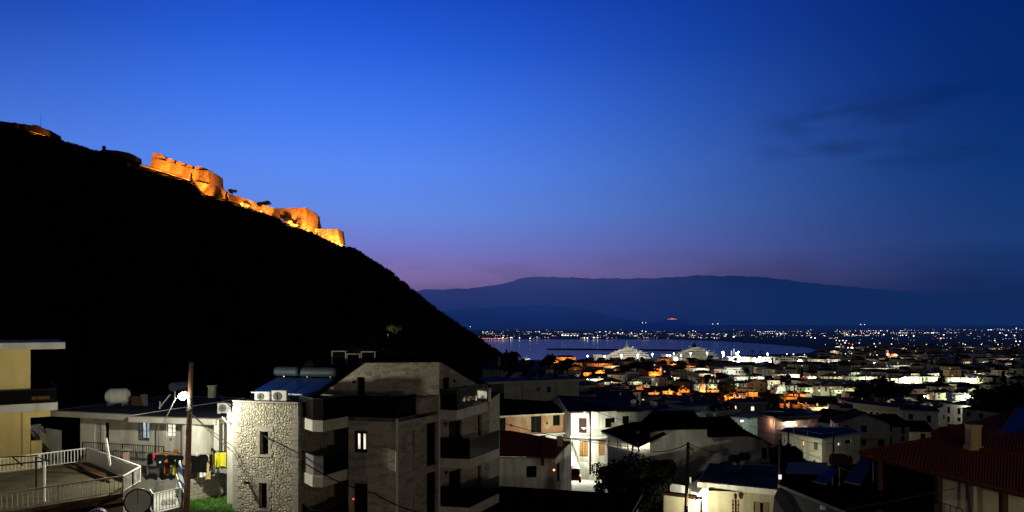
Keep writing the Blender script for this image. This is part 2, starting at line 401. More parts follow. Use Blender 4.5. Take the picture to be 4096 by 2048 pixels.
centre = ramp(eln, [(0, (54, 55, 112)), (.085, (99, 86, 141)), (.115, (121, 102, 157)), (.15, (125, 109, 172)), (.21, (115, 121, 200)), (.30, (100, 137, 226)),
                    (.42, (86, 136, 242)), (.56, (64, 119, 238)), (.70, (40, 95, 220)), (.82, (25, 76, 200)), (1, (8, 42, 140))])
right = ramp(eln, [(0, (9, 26, 68)), (.09, (19, 44, 93)), (.2, (26, 58, 116)), (.35, (15, 53, 117)), (.55, (5, 41, 110)), (.8, (4, 35, 108)), (1, (2, 27, 94))])
mixc = N.new('ShaderNodeMix'); mixc.data_type = 'RGBA'
azr = mrange(az, -.23, .63, 0, 1, 'SMOOTHSTEP'); L.new(azr, mixc.inputs[0]); L.new(centre, mixc.inputs[6]); L.new(right, mixc.inputs[7])
# darker to the far left, dim behind and overhead
fl = mrange(az, -.75, -.28, .50, 1.0); fr = mrange(az, .62, 1.3, 1.0, .06); fl2 = mrange(az, -1.4, -.75, .08, 1.0)
fz = mrange(el, .41, .72, 1.0, .04)
flm = mth('ADD', mth('MULTIPLY', mth('SUBTRACT', fl, 1.0), mrange(el, .05, .40, .1, 1.0)), 1.0)
fac = mth('MULTIPLY', mth('MULTIPLY', flm, fl2), mth('MULTIPLY', fr, fz))
# thin streaks of cloud low on the right
cv = N.new('ShaderNodeCombineXYZ'); L.new(mth('MULTIPLY', az, 7.0), cv.inputs[0]); L.new(mth('MULTIPLY', el, 26.0), cv.inputs[1])
cn = N.new('ShaderNodeTexNoise'); cn.inputs['Scale'].default_value = 1.1; cn.inputs['Detail'].default_value = 6; L.new(cv.outputs[0], cn.inputs['Vector'])
cl = mrange(cn.outputs[0], .42, .70, 0, 1)
band = mth('MULTIPLY', mth('MULTIPLY', mth('MULTIPLY', mrange(az, .29, .40, 0, 1), mrange(az, .52, .64, 1, 0)), mrange(el, .17, .22, 0, 1)), mrange(el, .24, .30, 1, 0))
low = mth('MULTIPLY', mrange(el, .035, .055, 0, 1), mrange(el, .07, .11, 1, 0))
cn2 = N.new('ShaderNodeTexNoise'); cn2.inputs['Scale'].default_value = .9; cn2.inputs['Detail'].default_value = 4; L.new(cv.outputs[0], cn2.inputs['Vector'])
cl2 = mrange(cn2.outputs[0], .42, .6, 0, 1)
dim = mth('SUBTRACT', 1.0, mth('ADD', mth('MULTIPLY', mth('MULTIPLY', cl, band), .36), mth('MULTIPLY', mth('MULTIPLY', cl2, low), .13)))
sv = N.new('ShaderNodeVectorMath'); sv.operation = 'SCALE'; L.new(mixc.outputs[2], sv.inputs[0]); L.new(mth('MULTIPLY', fac, dim), sv.inputs['Scale'])
ad = N.new('ShaderNodeVectorMath'); ad.operation = 'ADD'; L.new(sv.outputs[0], ad.inputs[0])
# fill glow added low behind the viewpoint to lighten camera-facing walls
bk_ = mth('MULTIPLY', mrange(mth('ABSOLUTE', az), 1.3, 2.3, 0, 1), mth('MULTIPLY', mrange(el, -.25, -.02, 0, 1), mrange(el, .25, .7, 1, .1)))
sb2 = N.new('ShaderNodeVectorMath'); sb2.operation = 'SCALE'; sb2.inputs[0].default_value = (.048, .042, .032); L.new(bk_, sb2.inputs['Scale']); L.new(sb2.outputs[0], ad.inputs[1])
L.new(ad.outputs[0], bg.inputs[0]); bg.inputs[1].default_value = 1.0

# ---------------------------------------------------------------- camera
cam = bpy.data.cameras.new('camera'); co = bpy.data.objects.new('camera', cam); COL.objects.link(co); SC.camera = co
co.location = (0, 0, H); co.rotation_euler = (math.radians(90), 0, 0)
cam.sensor_width = 36; cam.lens = 36*F/4096; cam.shift_y = (V0-1024)/4096; cam.clip_start = .5; cam.clip_end = 60000
SC.view_settings.view_transform = 'Standard'; SC.view_settings.look = 'None'; SC.view_settings.exposure = 0; SC.view_settings.gamma = 1
SC.cycles.use_denoising = True; SC.cycles.max_bounces = 4; SC.cycles.diffuse_bounces = 2; SC.cycles.glossy_bounces = 3
SC.cycles.transparent_max_bounces = 8; SC.cycles.sample_clamp_indirect = 4; SC.cycles.use_light_tree = True
SC.cycles.caustics_reflective = False; SC.cycles.caustics_refractive = False

# ---------------------------------------------------------------- ground
BASE = [(-60, 54), (0, 52.5), (20, 51), (40, 48.3), (55, 44.5), (75, 42.2), (95, 40), (130, 35), (200, 29), (300, 22), (450, 15.5), (700, 8.5), (1000, 3.5), (1180, 2.2), (3000, 2.2), (40000, 2.2)]
def gz(x, y):
    for (a, p), (b, q) in zip(BASE, BASE[1:]):
        if y <= b: break
    t = (y-a)/(b-a); z = lerp(p, q, max(0, min(1, t)))
    s = x/max(y, 60)
    z += 13*math.exp(-((s+.03)/.11)**2)*smooth(98, 150, y)*(1-smooth(300, 600, y))
    z += 15*math.exp(-((x/max(y, 60)+.002)/.034)**2)*math.exp(-((y-450)/110)**2)
    z += 1.7*(1-smooth(-16, -7, x))*smooth(15, 35, y)*(1-smooth(90, 140, y))
    return z
SEA = [(-6000, 1196), (392, 1196), (420, 1392), (600, 1500), (730, 1720), (790, 1960), (800, 2320), (770, 2700), (650, 3050), (-200, 3070), (-6000, 3050)]
def in_sea(x, y):
    c = False; n = len(SEA)
    for i in range(n):
        (x1, y1), (x2, y2) = SEA[i], SEA[(i+1) % n]
        if (y1 > y) != (y2 > y) and x < (x2-x1)*(y-y1)/(y2-y1)+x1: c = not c
    return c
def ground_hit(u, v):
    k = (u-U0)/F; d = 60.0
    while d < 12000:
        if ZZ(v, d) <= gz(k*d, d): return d
        d *= 1.004
    return d
ys = [-60, -30, 0, 10, 20, 30, 36, 42, 48, 55, 62, 70, 78, 86, 95, 105, 117, 130, 150, 175, 200, 235, 270, 310, 360, 420, 500, 600, 700, 800, 900, 1000, 1080, 1140, 1180]
y = 1192
while y < 3200: ys.append(y); y += 24
ys += [3400, 3800, 4500, 6000, 9000, 15000, 40000]
mb = MB(); NX = 120
for y in ys:
    for i in range(NX+1):
        s = -1.35+2.7*i/NX; x = s*(max(y, 0)+70)
        z = gz(x, y)+(.25*noise.noise((x*.05, y*.05, 0)) if 100 < y < 1000 else 0)
        if y > 1190 and in_sea(x, y): z = -6
        mb.v.append((x, y, z))
for j in range(len(ys)-1):
    for i in range(NX):
        a = j*(NX+1)+i; mb.f.append((a, a+1, a+NX+2, a+NX+1)); mb.m.append(0)
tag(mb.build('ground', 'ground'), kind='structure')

# sea: slightly rippled, mirrors the low sky
m = bpy.data.materials.new('sea_water'); nt2, N2, L2 = nodes_of(m)
o = N2.new('ShaderNodeOutputMaterial'); b = N2.new('ShaderNodeBsdfPrincipled'); L2.new(b.outputs[0], o.inputs[0])
b.inputs['Base Color'].default_value = (.004, .010, .022, 1); b.inputs['Specular Tint'].default_value = (.60, .77, .66, 1); b.inputs['Roughness'].default_value = .13; b.inputs['IOR'].default_value = 1.33
b.inputs['Specular IOR Level'].default_value = .8
g2 = N2.new('ShaderNodeNewGeometry'); mp = N2.new('ShaderNodeMapping'); mp.inputs['Scale'].default_value = (.05, .012, 1); L2.new(g2.outputs['Position'], mp.inputs[0])
n1 = N2.new('ShaderNodeTexNoise'); n1.inputs['Scale'].default_value = 1.0; n1.inputs['Detail'].default_value = 8; L2.new(mp.outputs[0], n1.inputs['Vector'])
bp = N2.new('ShaderNodeBump'); bp.inputs['Strength'].default_value = .22; bp.inputs['Distance'].default_value = 3; L2.new(n1.outputs[0], bp.inputs['Height']); L2.new(bp.outputs[0], b.inputs['Normal'])
MAT['sea'] = m
mb = MB(); mb.poly([(x, y, 0) for x, y in SEA]); tag(mb.build('sea', 'sea'), kind='structure')

# quay edge
mb = MB(); mb.prism([(-300, 1180), (392, 1180), (392, 1197), (-300, 1197)], -4, 2.6); tag(mb.build('quay', 'concrete'), kind='structure')
# breakwater
mb = MB(); rr = random.Random(3); path = []
for i in range(41):
    u = lerp(2192, 2722, i/40); v = lerp(1395.5, 1400.5, i/40); d = (H-1.2)*F/(v-V0); path.append(PT(u, v, d))
for a, c in zip(path, path[1:]):
    for k in range(3):
        p = a.lerp(c, (k+.5)/3); s = rr.uniform(.8, 1.2)
        q = [(p.x-4, p.y-14*s, -2), (p.x+8, p.y-14*s, -2), (p.x+8, p.y+14*s, -2), (p.x-4, p.y+14*s, -2)]
        t = [(p.x-4, p.y-5*s, 2.4*s), (p.x+8, p.y-5, 2.4*s), (p.x+8, p.y+5, 2.2*s), (p.x-4, p.y+5*s, 2.2*s)]
        mb.hexa(q+t)
tag(mb.build('breakwater', MAT['hill']), kind='structure')

# ---------------------------------------------------------------- far mountains in blue haze (colour is the airlight in front of them)
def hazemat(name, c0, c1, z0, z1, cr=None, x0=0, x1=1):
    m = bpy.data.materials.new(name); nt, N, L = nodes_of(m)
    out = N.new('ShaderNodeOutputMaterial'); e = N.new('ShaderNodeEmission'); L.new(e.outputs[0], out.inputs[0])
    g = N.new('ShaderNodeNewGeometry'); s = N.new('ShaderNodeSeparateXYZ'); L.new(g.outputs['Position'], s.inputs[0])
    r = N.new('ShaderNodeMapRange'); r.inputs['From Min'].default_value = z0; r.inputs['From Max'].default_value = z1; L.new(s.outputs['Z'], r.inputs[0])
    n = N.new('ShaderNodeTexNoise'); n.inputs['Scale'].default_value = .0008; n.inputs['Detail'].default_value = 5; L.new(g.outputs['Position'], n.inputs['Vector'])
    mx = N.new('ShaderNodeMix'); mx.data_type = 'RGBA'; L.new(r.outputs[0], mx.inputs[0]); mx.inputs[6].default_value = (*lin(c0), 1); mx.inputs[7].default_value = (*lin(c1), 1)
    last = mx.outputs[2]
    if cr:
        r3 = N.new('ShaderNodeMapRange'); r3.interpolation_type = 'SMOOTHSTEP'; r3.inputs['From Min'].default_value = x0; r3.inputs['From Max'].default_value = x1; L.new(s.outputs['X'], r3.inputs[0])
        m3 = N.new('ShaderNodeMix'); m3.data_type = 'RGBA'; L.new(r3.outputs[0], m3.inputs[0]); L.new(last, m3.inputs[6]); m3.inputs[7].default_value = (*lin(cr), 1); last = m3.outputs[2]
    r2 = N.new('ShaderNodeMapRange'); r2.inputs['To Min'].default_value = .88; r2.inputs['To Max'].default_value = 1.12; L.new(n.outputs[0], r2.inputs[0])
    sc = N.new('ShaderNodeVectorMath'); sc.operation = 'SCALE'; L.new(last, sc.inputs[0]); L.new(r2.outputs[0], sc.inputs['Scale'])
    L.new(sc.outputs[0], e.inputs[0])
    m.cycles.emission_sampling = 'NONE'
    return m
def range_mesh(name, prof, d, depth, mat, amp, seed):
    us = [p[0] for p in prof]; n = 260; mb = MB(); rows = 7
    for j in range(rows):
        t = j/(rows-1)                                   # 0 foot .. 1 crest
        for i in range(n+1):
            u = lerp(us[0], us[-1], i/n)
            for (a, p), (b, q) in zip(prof, prof[1:]):
                if u <= b: break
            v = lerp(p, q, (u-a)/(b-a)); dd = d-depth*(1-t)
            zt = ZZ(v, d)+amp*(noise.noise((u*.012, seed, 0))+.5*noise.noise((u*.05, seed, 3)))
            x = (u-U0)/F*dd; z = lerp(-10, zt, t**.8)+ (amp*1.2*noise.noise((u*.02, t*4, seed)) if 0 < j < rows-1 else 0)
            mb.v.append((x, dd, z))
    for j in range(rows-1):
        for i in range(n): a = j*(n+1)+i; mb.f.append((a, a+1, a+n+2, a+n+1)); mb.m.append(0)
    return tag(mb.build(name, mat, smooth_=True), kind='structure')
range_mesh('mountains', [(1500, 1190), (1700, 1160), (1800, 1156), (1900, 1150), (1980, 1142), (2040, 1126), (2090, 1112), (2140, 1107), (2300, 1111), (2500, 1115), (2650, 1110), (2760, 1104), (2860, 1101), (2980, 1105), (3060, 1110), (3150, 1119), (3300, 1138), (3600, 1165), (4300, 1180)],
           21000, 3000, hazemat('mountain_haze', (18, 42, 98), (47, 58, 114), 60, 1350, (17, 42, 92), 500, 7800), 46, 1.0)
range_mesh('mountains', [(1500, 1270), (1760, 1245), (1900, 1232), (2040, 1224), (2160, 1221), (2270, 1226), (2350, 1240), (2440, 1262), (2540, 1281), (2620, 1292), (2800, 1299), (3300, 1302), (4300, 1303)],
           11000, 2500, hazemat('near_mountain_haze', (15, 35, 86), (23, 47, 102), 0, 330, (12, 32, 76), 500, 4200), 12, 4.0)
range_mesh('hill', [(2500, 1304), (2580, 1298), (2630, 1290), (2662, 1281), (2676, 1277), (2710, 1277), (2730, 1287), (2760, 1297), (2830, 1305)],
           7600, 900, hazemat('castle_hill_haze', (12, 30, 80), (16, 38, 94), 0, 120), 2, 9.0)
tc_ = thing('castle', 'tiny red glowing castle on the distant hilltop across the bay', 'castle', PT(2692, 1281, 7590))
mb = MB(); rr = random.Random(5)
for u, v, w, h_ in ((2678, 1276, 9, 4), (2690, 1273.5, 10, 4), (2702, 1276, 9, 4), (2696, 1280, 22, 2.5), (2683, 1281, 6, 2.5)):
    a = PT(u-w/2, v+h_, 7585); b_ = PT(u+w/2, v, 7585); mb.prism([(a.x, a.y), (b_.x, a.y), (b_.x, a.y+20), (a.x, a.y+20)], a.z, b_.z)
mb.build('wall', EM('far_castle_wall_glow', (1, .22, .10), 1.1), tc_)  # walls glow by emission in place of floodlight falling on them

# ---------------------------------------------------------------- fortress hill
RIDGE = [(-700, 330, 640), (-300, 420, 610), (0, 502, 560), (60, 512, 556), (120, 524, 552), (217, 556, 545), (320, 583, 535), (400, 606, 528), (545, 651, 510), (600, 669, 503), (700, 702, 495), (780, 728, 490), (815, 775, 484),
         (866, 789, 478), (900, 797, 475), (1000, 831, 466), (1080, 861, 460), (1130, 882, 456), (1172, 907, 452), (1228, 921, 450), (1290, 947, 450), (1330, 966, 450), (1376, 988, 450), (1420, 999, 452), (1470, 1032, 455), (1520, 1064, 458),
         (1560, 1087, 460), (1600, 1122, 462), (1650, 1162, 466), (1700, 1202, 470), (1750, 1242, 474), (1800, 1277, 478), (1850, 1312, 482), (1900, 1342, 487), (1940, 1372, 492), (1990, 1407, 498), (2030, 1432, 505), (2110, 1470, 520)]
def ridge(u):
    for (a, p, e), (b, q, f) in zip(RIDGE, RIDGE[1:]):
        if u <= b: break
    t = (u-a)/(b-a); return lerp(p, q, t), lerp(e, f, t)
def hill_pt(u, t):
    v, d = ridge(u); top = PT(u, v, d)
    d0 = 118.0; k = (u-U0)/F; z0 = gz(k*d0, d0)-3
    if t <= 1:
        dd = lerp(d0, d, t); z = z0+(top.z-z0)*t**1.12
        a = math.sin(math.pi*t)
        z += a*(9*noise.noise((u*.006, t*5, 1.3))+4*noise.noise((u*.02, t*13, 7)))
        if t > .9: z += .6*noise.noise((u*.2, t*20, 0))*(1 if u > 1390 or u < 540 else .3)
    else:
        dd = d+(t-1)*260; z = top.z-(t-1)*top.z*1.4
    return Vector((k*dd, dd, z))
tsr = [0, .06, .12, .2, .28, .36, .44, .52, .6, .68, .75, .82, .88, .93, .97, 1.0, 1.04, 1.12, 1.3, 1.6]
mb = MB(); n = 300
for t in tsr:
    for i in range(n+1): mb.v.append(hill_pt(lerp(-700, 2110, i/n), t))
for j in range(len(tsr)-1):
    for i in range(n): a = j*(n+1)+i; mb.f.append((a, a+1, a+n+2, a+n+1)); mb.m.append(0)
tag(mb.build('hill', 'hill', smooth_=True), kind='structure')
# scrub over the hillside and along the skyline
mb = MB(); rr = random.Random(21)
def clump(mb, c, r, n, leaf, rr, flat=.7):
    for _ in range(n):
        while True:
            p = Vector((rr.uniform(-1, 1), rr.uniform(-1, 1), rr.uniform(-.7, 1)))
            if .25 < p.length < 1: break
        p = Vector(c)+Vector((p.x*r, p.y*r, p.z*r*flat)); a = Vector((rr.gauss(0, 1), rr.gauss(0, 1), rr.gauss(0, 1))).normalized()
        b = a.orthogonal().normalized(); s = leaf*rr.uniform(.6, 1.3)
        mb.poly([p-a*s, p+b*s*.6, p+a*s, p-b*s*.6])
for i in range(330):
    u = rr.uniform(1385, 2070); p = hill_pt(u, rr.uniform(.985, 1.0)); clump(mb, p+Vector((0, 0, .3)), rr.uniform(.5, 1.6), 16, .55, rr)
for i in range(90):
    u = rr.uniform(0, 590); p = hill_pt(u, 1.0); clump(mb, p, rr.uniform(.4, 1.0), 12, .4, rr)
for i in range(130):
    u = rr.uniform(830, 1390); p = hill_pt(u, rr.uniform(.95, .985)); clump(mb, p, rr.uniform(.6, 1.3), 14, .5, rr)
for i in range(1500):
    u = rr.uniform(-100, 2050); p = hill_pt(u, rr.uniform(.1, .97)); clump(mb, p, rr.uniform(1, 2.4), 9, 1.0, rr)
tag(mb.build('scrub', MAT['hill']), 'dark low scrub covering the fortress hillside', 'scrub', kind='stuff')

# ---------------------------------------------------------------- fortress on the ridge
def wallblock(mb, top, bot, th, slope=0):          # front face from survey points (u,v,d), thickened away from the eye
    a = [PT(*p) for p in top]; b = [PT(*p) for p in bot]; back = Vector((0, th, 0))
    for i in range(len(a)-1):
        mb.hexa([b[i]+Vector((0, 0, -2)), b[i+1]+Vector((0, 0, -2)), b[i+1]+back+Vector((0, 0, -2)), b[i]+back+Vector((0, 0, -2)), a[i], a[i+1], a[i+1]+back, a[i]+back])
def flood(name_label, pos, aim, power, spot=2.2, col=(1, .31, .045)):
    t = thing('floodlight', name_label, 'floodlight', pos, 'fortress floodlights')
    mb = MB(); p = Vector(pos); mb.box(p+Vector((0, 0, .2)), (.9, .4, .5)); mb.build('housing', 'black', t)
    a = (Vector(aim)-p).normalized()
    light('flood_glow', p+Vector((0, 0, .75)), power, col, t, .3, spot, aim)
    return t
# upper bastion
ub = thing('fortress_bastion', 'large upper orange floodlit bastion with broken merlons along its sloping top', 'fortress', PT(700, 720, 496))
mb = MB(); wallblock(mb, [(609, 629, 503), (690, 651, 498), (777, 678, 491), (833, 682, 486)], [(595, 664, 503), (690, 693, 498), (777, 719, 491), (835, 736, 486)], 9)
mb.build('wall', 'fort', ub)
mb = MB(); wallblock(mb, [(833, 679, 486), (856, 692, 492), (878, 708, 498)], [(835, 736, 486), (858, 741, 492), (881, 747, 498)], 6); mb.build('side_wall', 'fort', ub)
for pts in ([(609, 611), (640, 614), (655, 624), (665, 634), (663, 643), (609, 629)], [(665, 636), (683, 634), (696, 639), (700, 652), (668, 645)], [(703, 649), (718, 645), (738, 653), (741, 664), (707, 658)],
            [(744, 660), (759, 658), (768, 664), (772, 677), (745, 669)], [(779, 670), (786, 663), (806, 667), (829, 676), (833, 686), (779, 681)]):
    mb = MB(); k = len(pts); dd = lerp(503, 487, (pts[0][0]-600)/235)
    fr = [PT(u, v, dd) for u, v in pts]; bk = [p+Vector((0, 5, 0)) for p in fr]
    mb.add(fr+bk, [tuple(range(k)), tuple(range(2*k-1, k-1, -1))]+[(i, i+k, (i+1) % k+k, (i+1) % k) for i in range(k)]); mb.build('merlon', 'fort', ub)
lw = thing('fortress_wall', 'dim brownish lower retaining wall under the upper bastion', 'fortress wall', PT(820, 760, 482))
mb = MB(); wallblock(mb, [(560, 657, 500), (650, 684, 496), (767, 720, 487), (835, 737, 481), (866, 745, 480)], [(560, 661, 500), (650, 692, 496), (767, 733, 487), (812, 778, 481), (868, 790, 480)], 4); mb.build('wall', 'fort', lw)
bw = thing('fortress_wall', 'brightly lit sloping buttress wall right of the upper bastion beside two dark firs', 'fortress wall', PT(885, 780, 478))
mb = MB(); wallblock(mb, [(864, 744, 478), (881, 748, 478), (905, 767, 476)], [(866, 790, 478), (885, 797, 477), (902, 799, 475)], 4); mb.build('wall', 'fort', bw)
cw = thing('fortress_wall', 'long low curtain wall running down the ridge between the two bastions', 'fortress wall', PT(1000, 815, 468))
mb = MB(); wallblock(mb, [(902, 771, 476), (950, 785, 472), (1034, 812, 465), (1075, 826, 462), (1118, 836, 458)], [(902, 790, 475), (950, 806, 471), (1034, 835, 464), (1075, 853, 461), (1118, 868, 457)], 3); mb.build('wall', 'fort', cw)
b1 = thing('fortress_bastion', 'lower orange floodlit bastion with a tall sharp corner and flat top', 'fortress', PT(1200, 880, 452))
mb = MB(); wallblock(mb, [(1114, 833, 458), (1160, 832, 455), (1224, 830, 451)], [(1125, 862, 457), (1166, 893, 453), (1228, 917, 450)], 8); mb.build('wall', 'fort', b1)
mb = MB(); wallblock(mb, [(1224, 830, 451), (1250, 844, 454), (1271, 863, 457)], [(1228, 917, 450), (1252, 920, 453), (1274, 920, 456)], 5)
wallblock(mb, [(1271, 863, 457), (1284, 912, 466)], [(1274, 920, 456), (1284, 918, 466)], 2); mb.build('side_wall', 'fort', b1)
b2 = thing('fortress_bastion', 'lowest small floodlit bastion at the end of the fortress, sharp prow to the right', 'fortress', PT(1320, 940, 448))
mb = MB(); wallblock(mb, [(1259, 915, 451), (1300, 915.5, 449), (1351, 917, 447)], [(1262, 921, 451), (1300, 946, 449), (1362, 975, 447)], 6); mb.build('wall', 'fort', b2)
mb = MB(); wallblock(mb, [(1351, 917, 447), (1369, 924, 451)], [(1362, 977, 447), (1377, 978, 451)], 4); mb.build('side_wall', 'fort', b2)
# summit ruins, unlit except one wall
sr = thing('fortress_ruin', 'dark summit ruin at the left edge of the ridge with one orange lit wall', 'fortress', PT(120, 520, 552))
mb = MB(); wallblock(mb, [(-40, 474, 562), (0, 484, 560), (53, 491, 558), (129, 501, 554), (160, 507, 552), (186, 520, 550), (217, 533, 548), (221, 556, 547)], [(-40, 520, 562), (0, 520, 560), (53, 530, 558), (129, 538, 554), (160, 545, 552), (186, 553, 550), (217, 558, 548), (222, 558, 547)], 8); mb.build('wall', 'fortshade', sr)
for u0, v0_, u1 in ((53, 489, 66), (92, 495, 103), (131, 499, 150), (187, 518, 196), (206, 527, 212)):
    mb = MB(); wallblock(mb, [(u0, v0_-1, 553), (u1, v0_+2, 552)], [(u0, v0_+10, 553), (u1, v0_+14, 552)], 4); mb.build('merlon', 'fortshade', sr)
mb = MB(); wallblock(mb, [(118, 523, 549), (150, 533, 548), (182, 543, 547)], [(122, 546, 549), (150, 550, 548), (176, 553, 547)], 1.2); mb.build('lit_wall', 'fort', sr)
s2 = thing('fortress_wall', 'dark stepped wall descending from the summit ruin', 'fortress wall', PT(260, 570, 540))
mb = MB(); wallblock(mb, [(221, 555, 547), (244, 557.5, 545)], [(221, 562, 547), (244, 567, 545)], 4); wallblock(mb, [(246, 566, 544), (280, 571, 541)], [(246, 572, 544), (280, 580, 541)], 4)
wallblock(mb, [(280, 577, 541), (316, 583, 536)], [(280, 583, 541), (316, 592, 536)], 4); mb.build('wall', 'fortshade', s2)
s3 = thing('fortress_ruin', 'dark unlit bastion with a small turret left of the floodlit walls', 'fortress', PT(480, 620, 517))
mb = MB(); wallblock(mb, [(392, 606, 528), (408, 599, 527), (425, 598, 526), (441, 600, 524), (470, 602, 521), (516, 611, 515), (543, 627, 511)], [(392, 610, 528), (408, 612, 527), (425, 617, 526), (441, 622, 524), (470, 630, 521), (516, 644, 515), (545, 652, 511)], 8); mb.build('wall', 'fortshade', s3)
mb = MB(); p = PT(416, 592, 530); mb.tube([p-Vector((0, 0, 2)), p+Vector((0, 0, 1.0))], 1.25, 8); mb.ball(p+Vector((0, 0, 1.0)), 1.25, 8, 6, .6); mb.build('turret', 'fortshade', s3)
t = thing('antenna', 'thin radio mast rising behind the summit ruin', 'mast', PT(163, 520, 556))
mb = MB(); mb.beam(PT(163, 520, 556), PT(163, 470, 556), .16); mb.beam(PT(163, 470, 556), PT(163, 448, 556), .09); mb.build('pole', 'black', t)
# floodlit rocks and bushes below the walls
rr = random.Random(8)
for i, (pts, lab) in enumerate((([(975, 818), (985, 823)], 'small faintly lit rock below the curtain wall'), ([(978, 834), (990, 837), (998, 840)], 'bright floodlit rock under the middle of the curtain wall'),
        ([(1018, 843), (1034, 848), (1043, 851)], 'second floodlit rock further down below the curtain wall'), ([(1160, 890), (1172, 898), (1182, 902)], 'floodlit outcrop under the tall lower bastion'),
        ([(1210, 921), (1228, 926)], 'small lit rock at the foot of the tall bastion corner'), ([(1258, 933), (1272, 944), (1288, 953), (1300, 959), (1312, 963)], 'long floodlit rock ledge left below the lowest bastion'),
        ([(1330, 965), (1345, 974), (1360, 982), (1374, 987)], 'floodlit rocks at the very foot of the lowest bastion'))):
    mb = MB()
    for u, v in pts:
        d = ridge(u)[1]-3
        for _ in range(5):
            p = PT(u+rr.uniform(-6, 6), v+rr.uniform(-4, 3), d+rr.uniform(-1, 1)); r = rr.uniform(.6, 1.3); o_ = len(mb.v); mb.ball(p, r, 7, 5, .8)
            for k in range(o_, len(mb.v)):
                q = Vector(mb.v[k]); mb.v[k] = tuple(p+(q-p)*(1+.45*noise.noise(q*.9)))
    tag(mb.build('rock', 'rock', org=PT(*pts[0], ridge(pts[0][0])[1]-3)), lab, 'rock')
    p = PT(pts[0][0]+2, pts[0][1]+8, ridge(pts[0][0])[1]-9); e_ = PT(pts[-1][0], pts[-1][1]+8, ridge(pts[-1][0])[1]-9)
    m_ = p.lerp(e_, .5); c_ = PT(sum(q[0] for q in pts)/len(pts), sum(q[1] for q in pts)/len(pts), ridge(pts[0][0])[1]-3)
    k_ = (m_.x/m_.y)*F+U0; m_ = hill_pt(k_, (m_.y-118)/(ridge(k_)[1]-118))+Vector((0, 0, .6))
    if i: flood('floodlight in front of '+lab, m_, c_+Vector((0, 0, .5)), 9000 if len(pts) > 2 else 4000, 2.0, (1, .45, .11))
for u, v, d, au, av, ad, pw, lab in ((615, 690, 489, 622, 640, 503, 15000, 'floodlight below the left end of the upper bastion'), (662, 703, 484, 660, 650, 500, 21000, 'floodlight below the left part of the upper bastion'), (722, 731, 479, 715, 672, 496, 24000, 'floodlight below the middle of the upper bastion'), (785, 740, 474, 795, 695, 488, 20000, 'floodlight below the right part of the upper bastion'),
        (892, 744, 472, 858, 712, 492, 5000, 'floodlight by the right corner of the upper bastion'), (893, 797, 468, 886, 772, 478, 9000, 'floodlight at the buttress wall by the firs'), (815, 772, 473, 800, 745, 484, 6500, 'floodlight before the lower retaining wall'),
        (950, 812, 461, 970, 800, 471, 8000, 'floodlight at the upper end of the curtain wall'), (1050, 845, 455, 1060, 835, 463, 5500, 'floodlight at the lower end of the curtain wall'), (1150, 878, 441, 1185, 855, 454, 22000, 'floodlight left of the tall lower bastion'),
        (1246, 926, 444, 1240, 870, 453, 11000, 'floodlight at the corner of the tall lower bastion'), (1318, 968, 440, 1325, 935, 448, 12000, 'floodlight below the lowest bastion'), (1362, 990, 443, 1358, 950, 448, 5000, 'floodlight at the prow of the lowest bastion'),
        (140, 556, 541, 150, 540, 548, 7500, 'floodlight below the lit wall of the summit ruin')):
    flood(lab, PT(888, 741, 484) if 'right corner' in lab else hill_pt(u, min(.995, (d-118)/(ridge(u)[1]-118)))+Vector((0, 0, .7)), PT(au, av, ad), pw*1.8, 2.3)
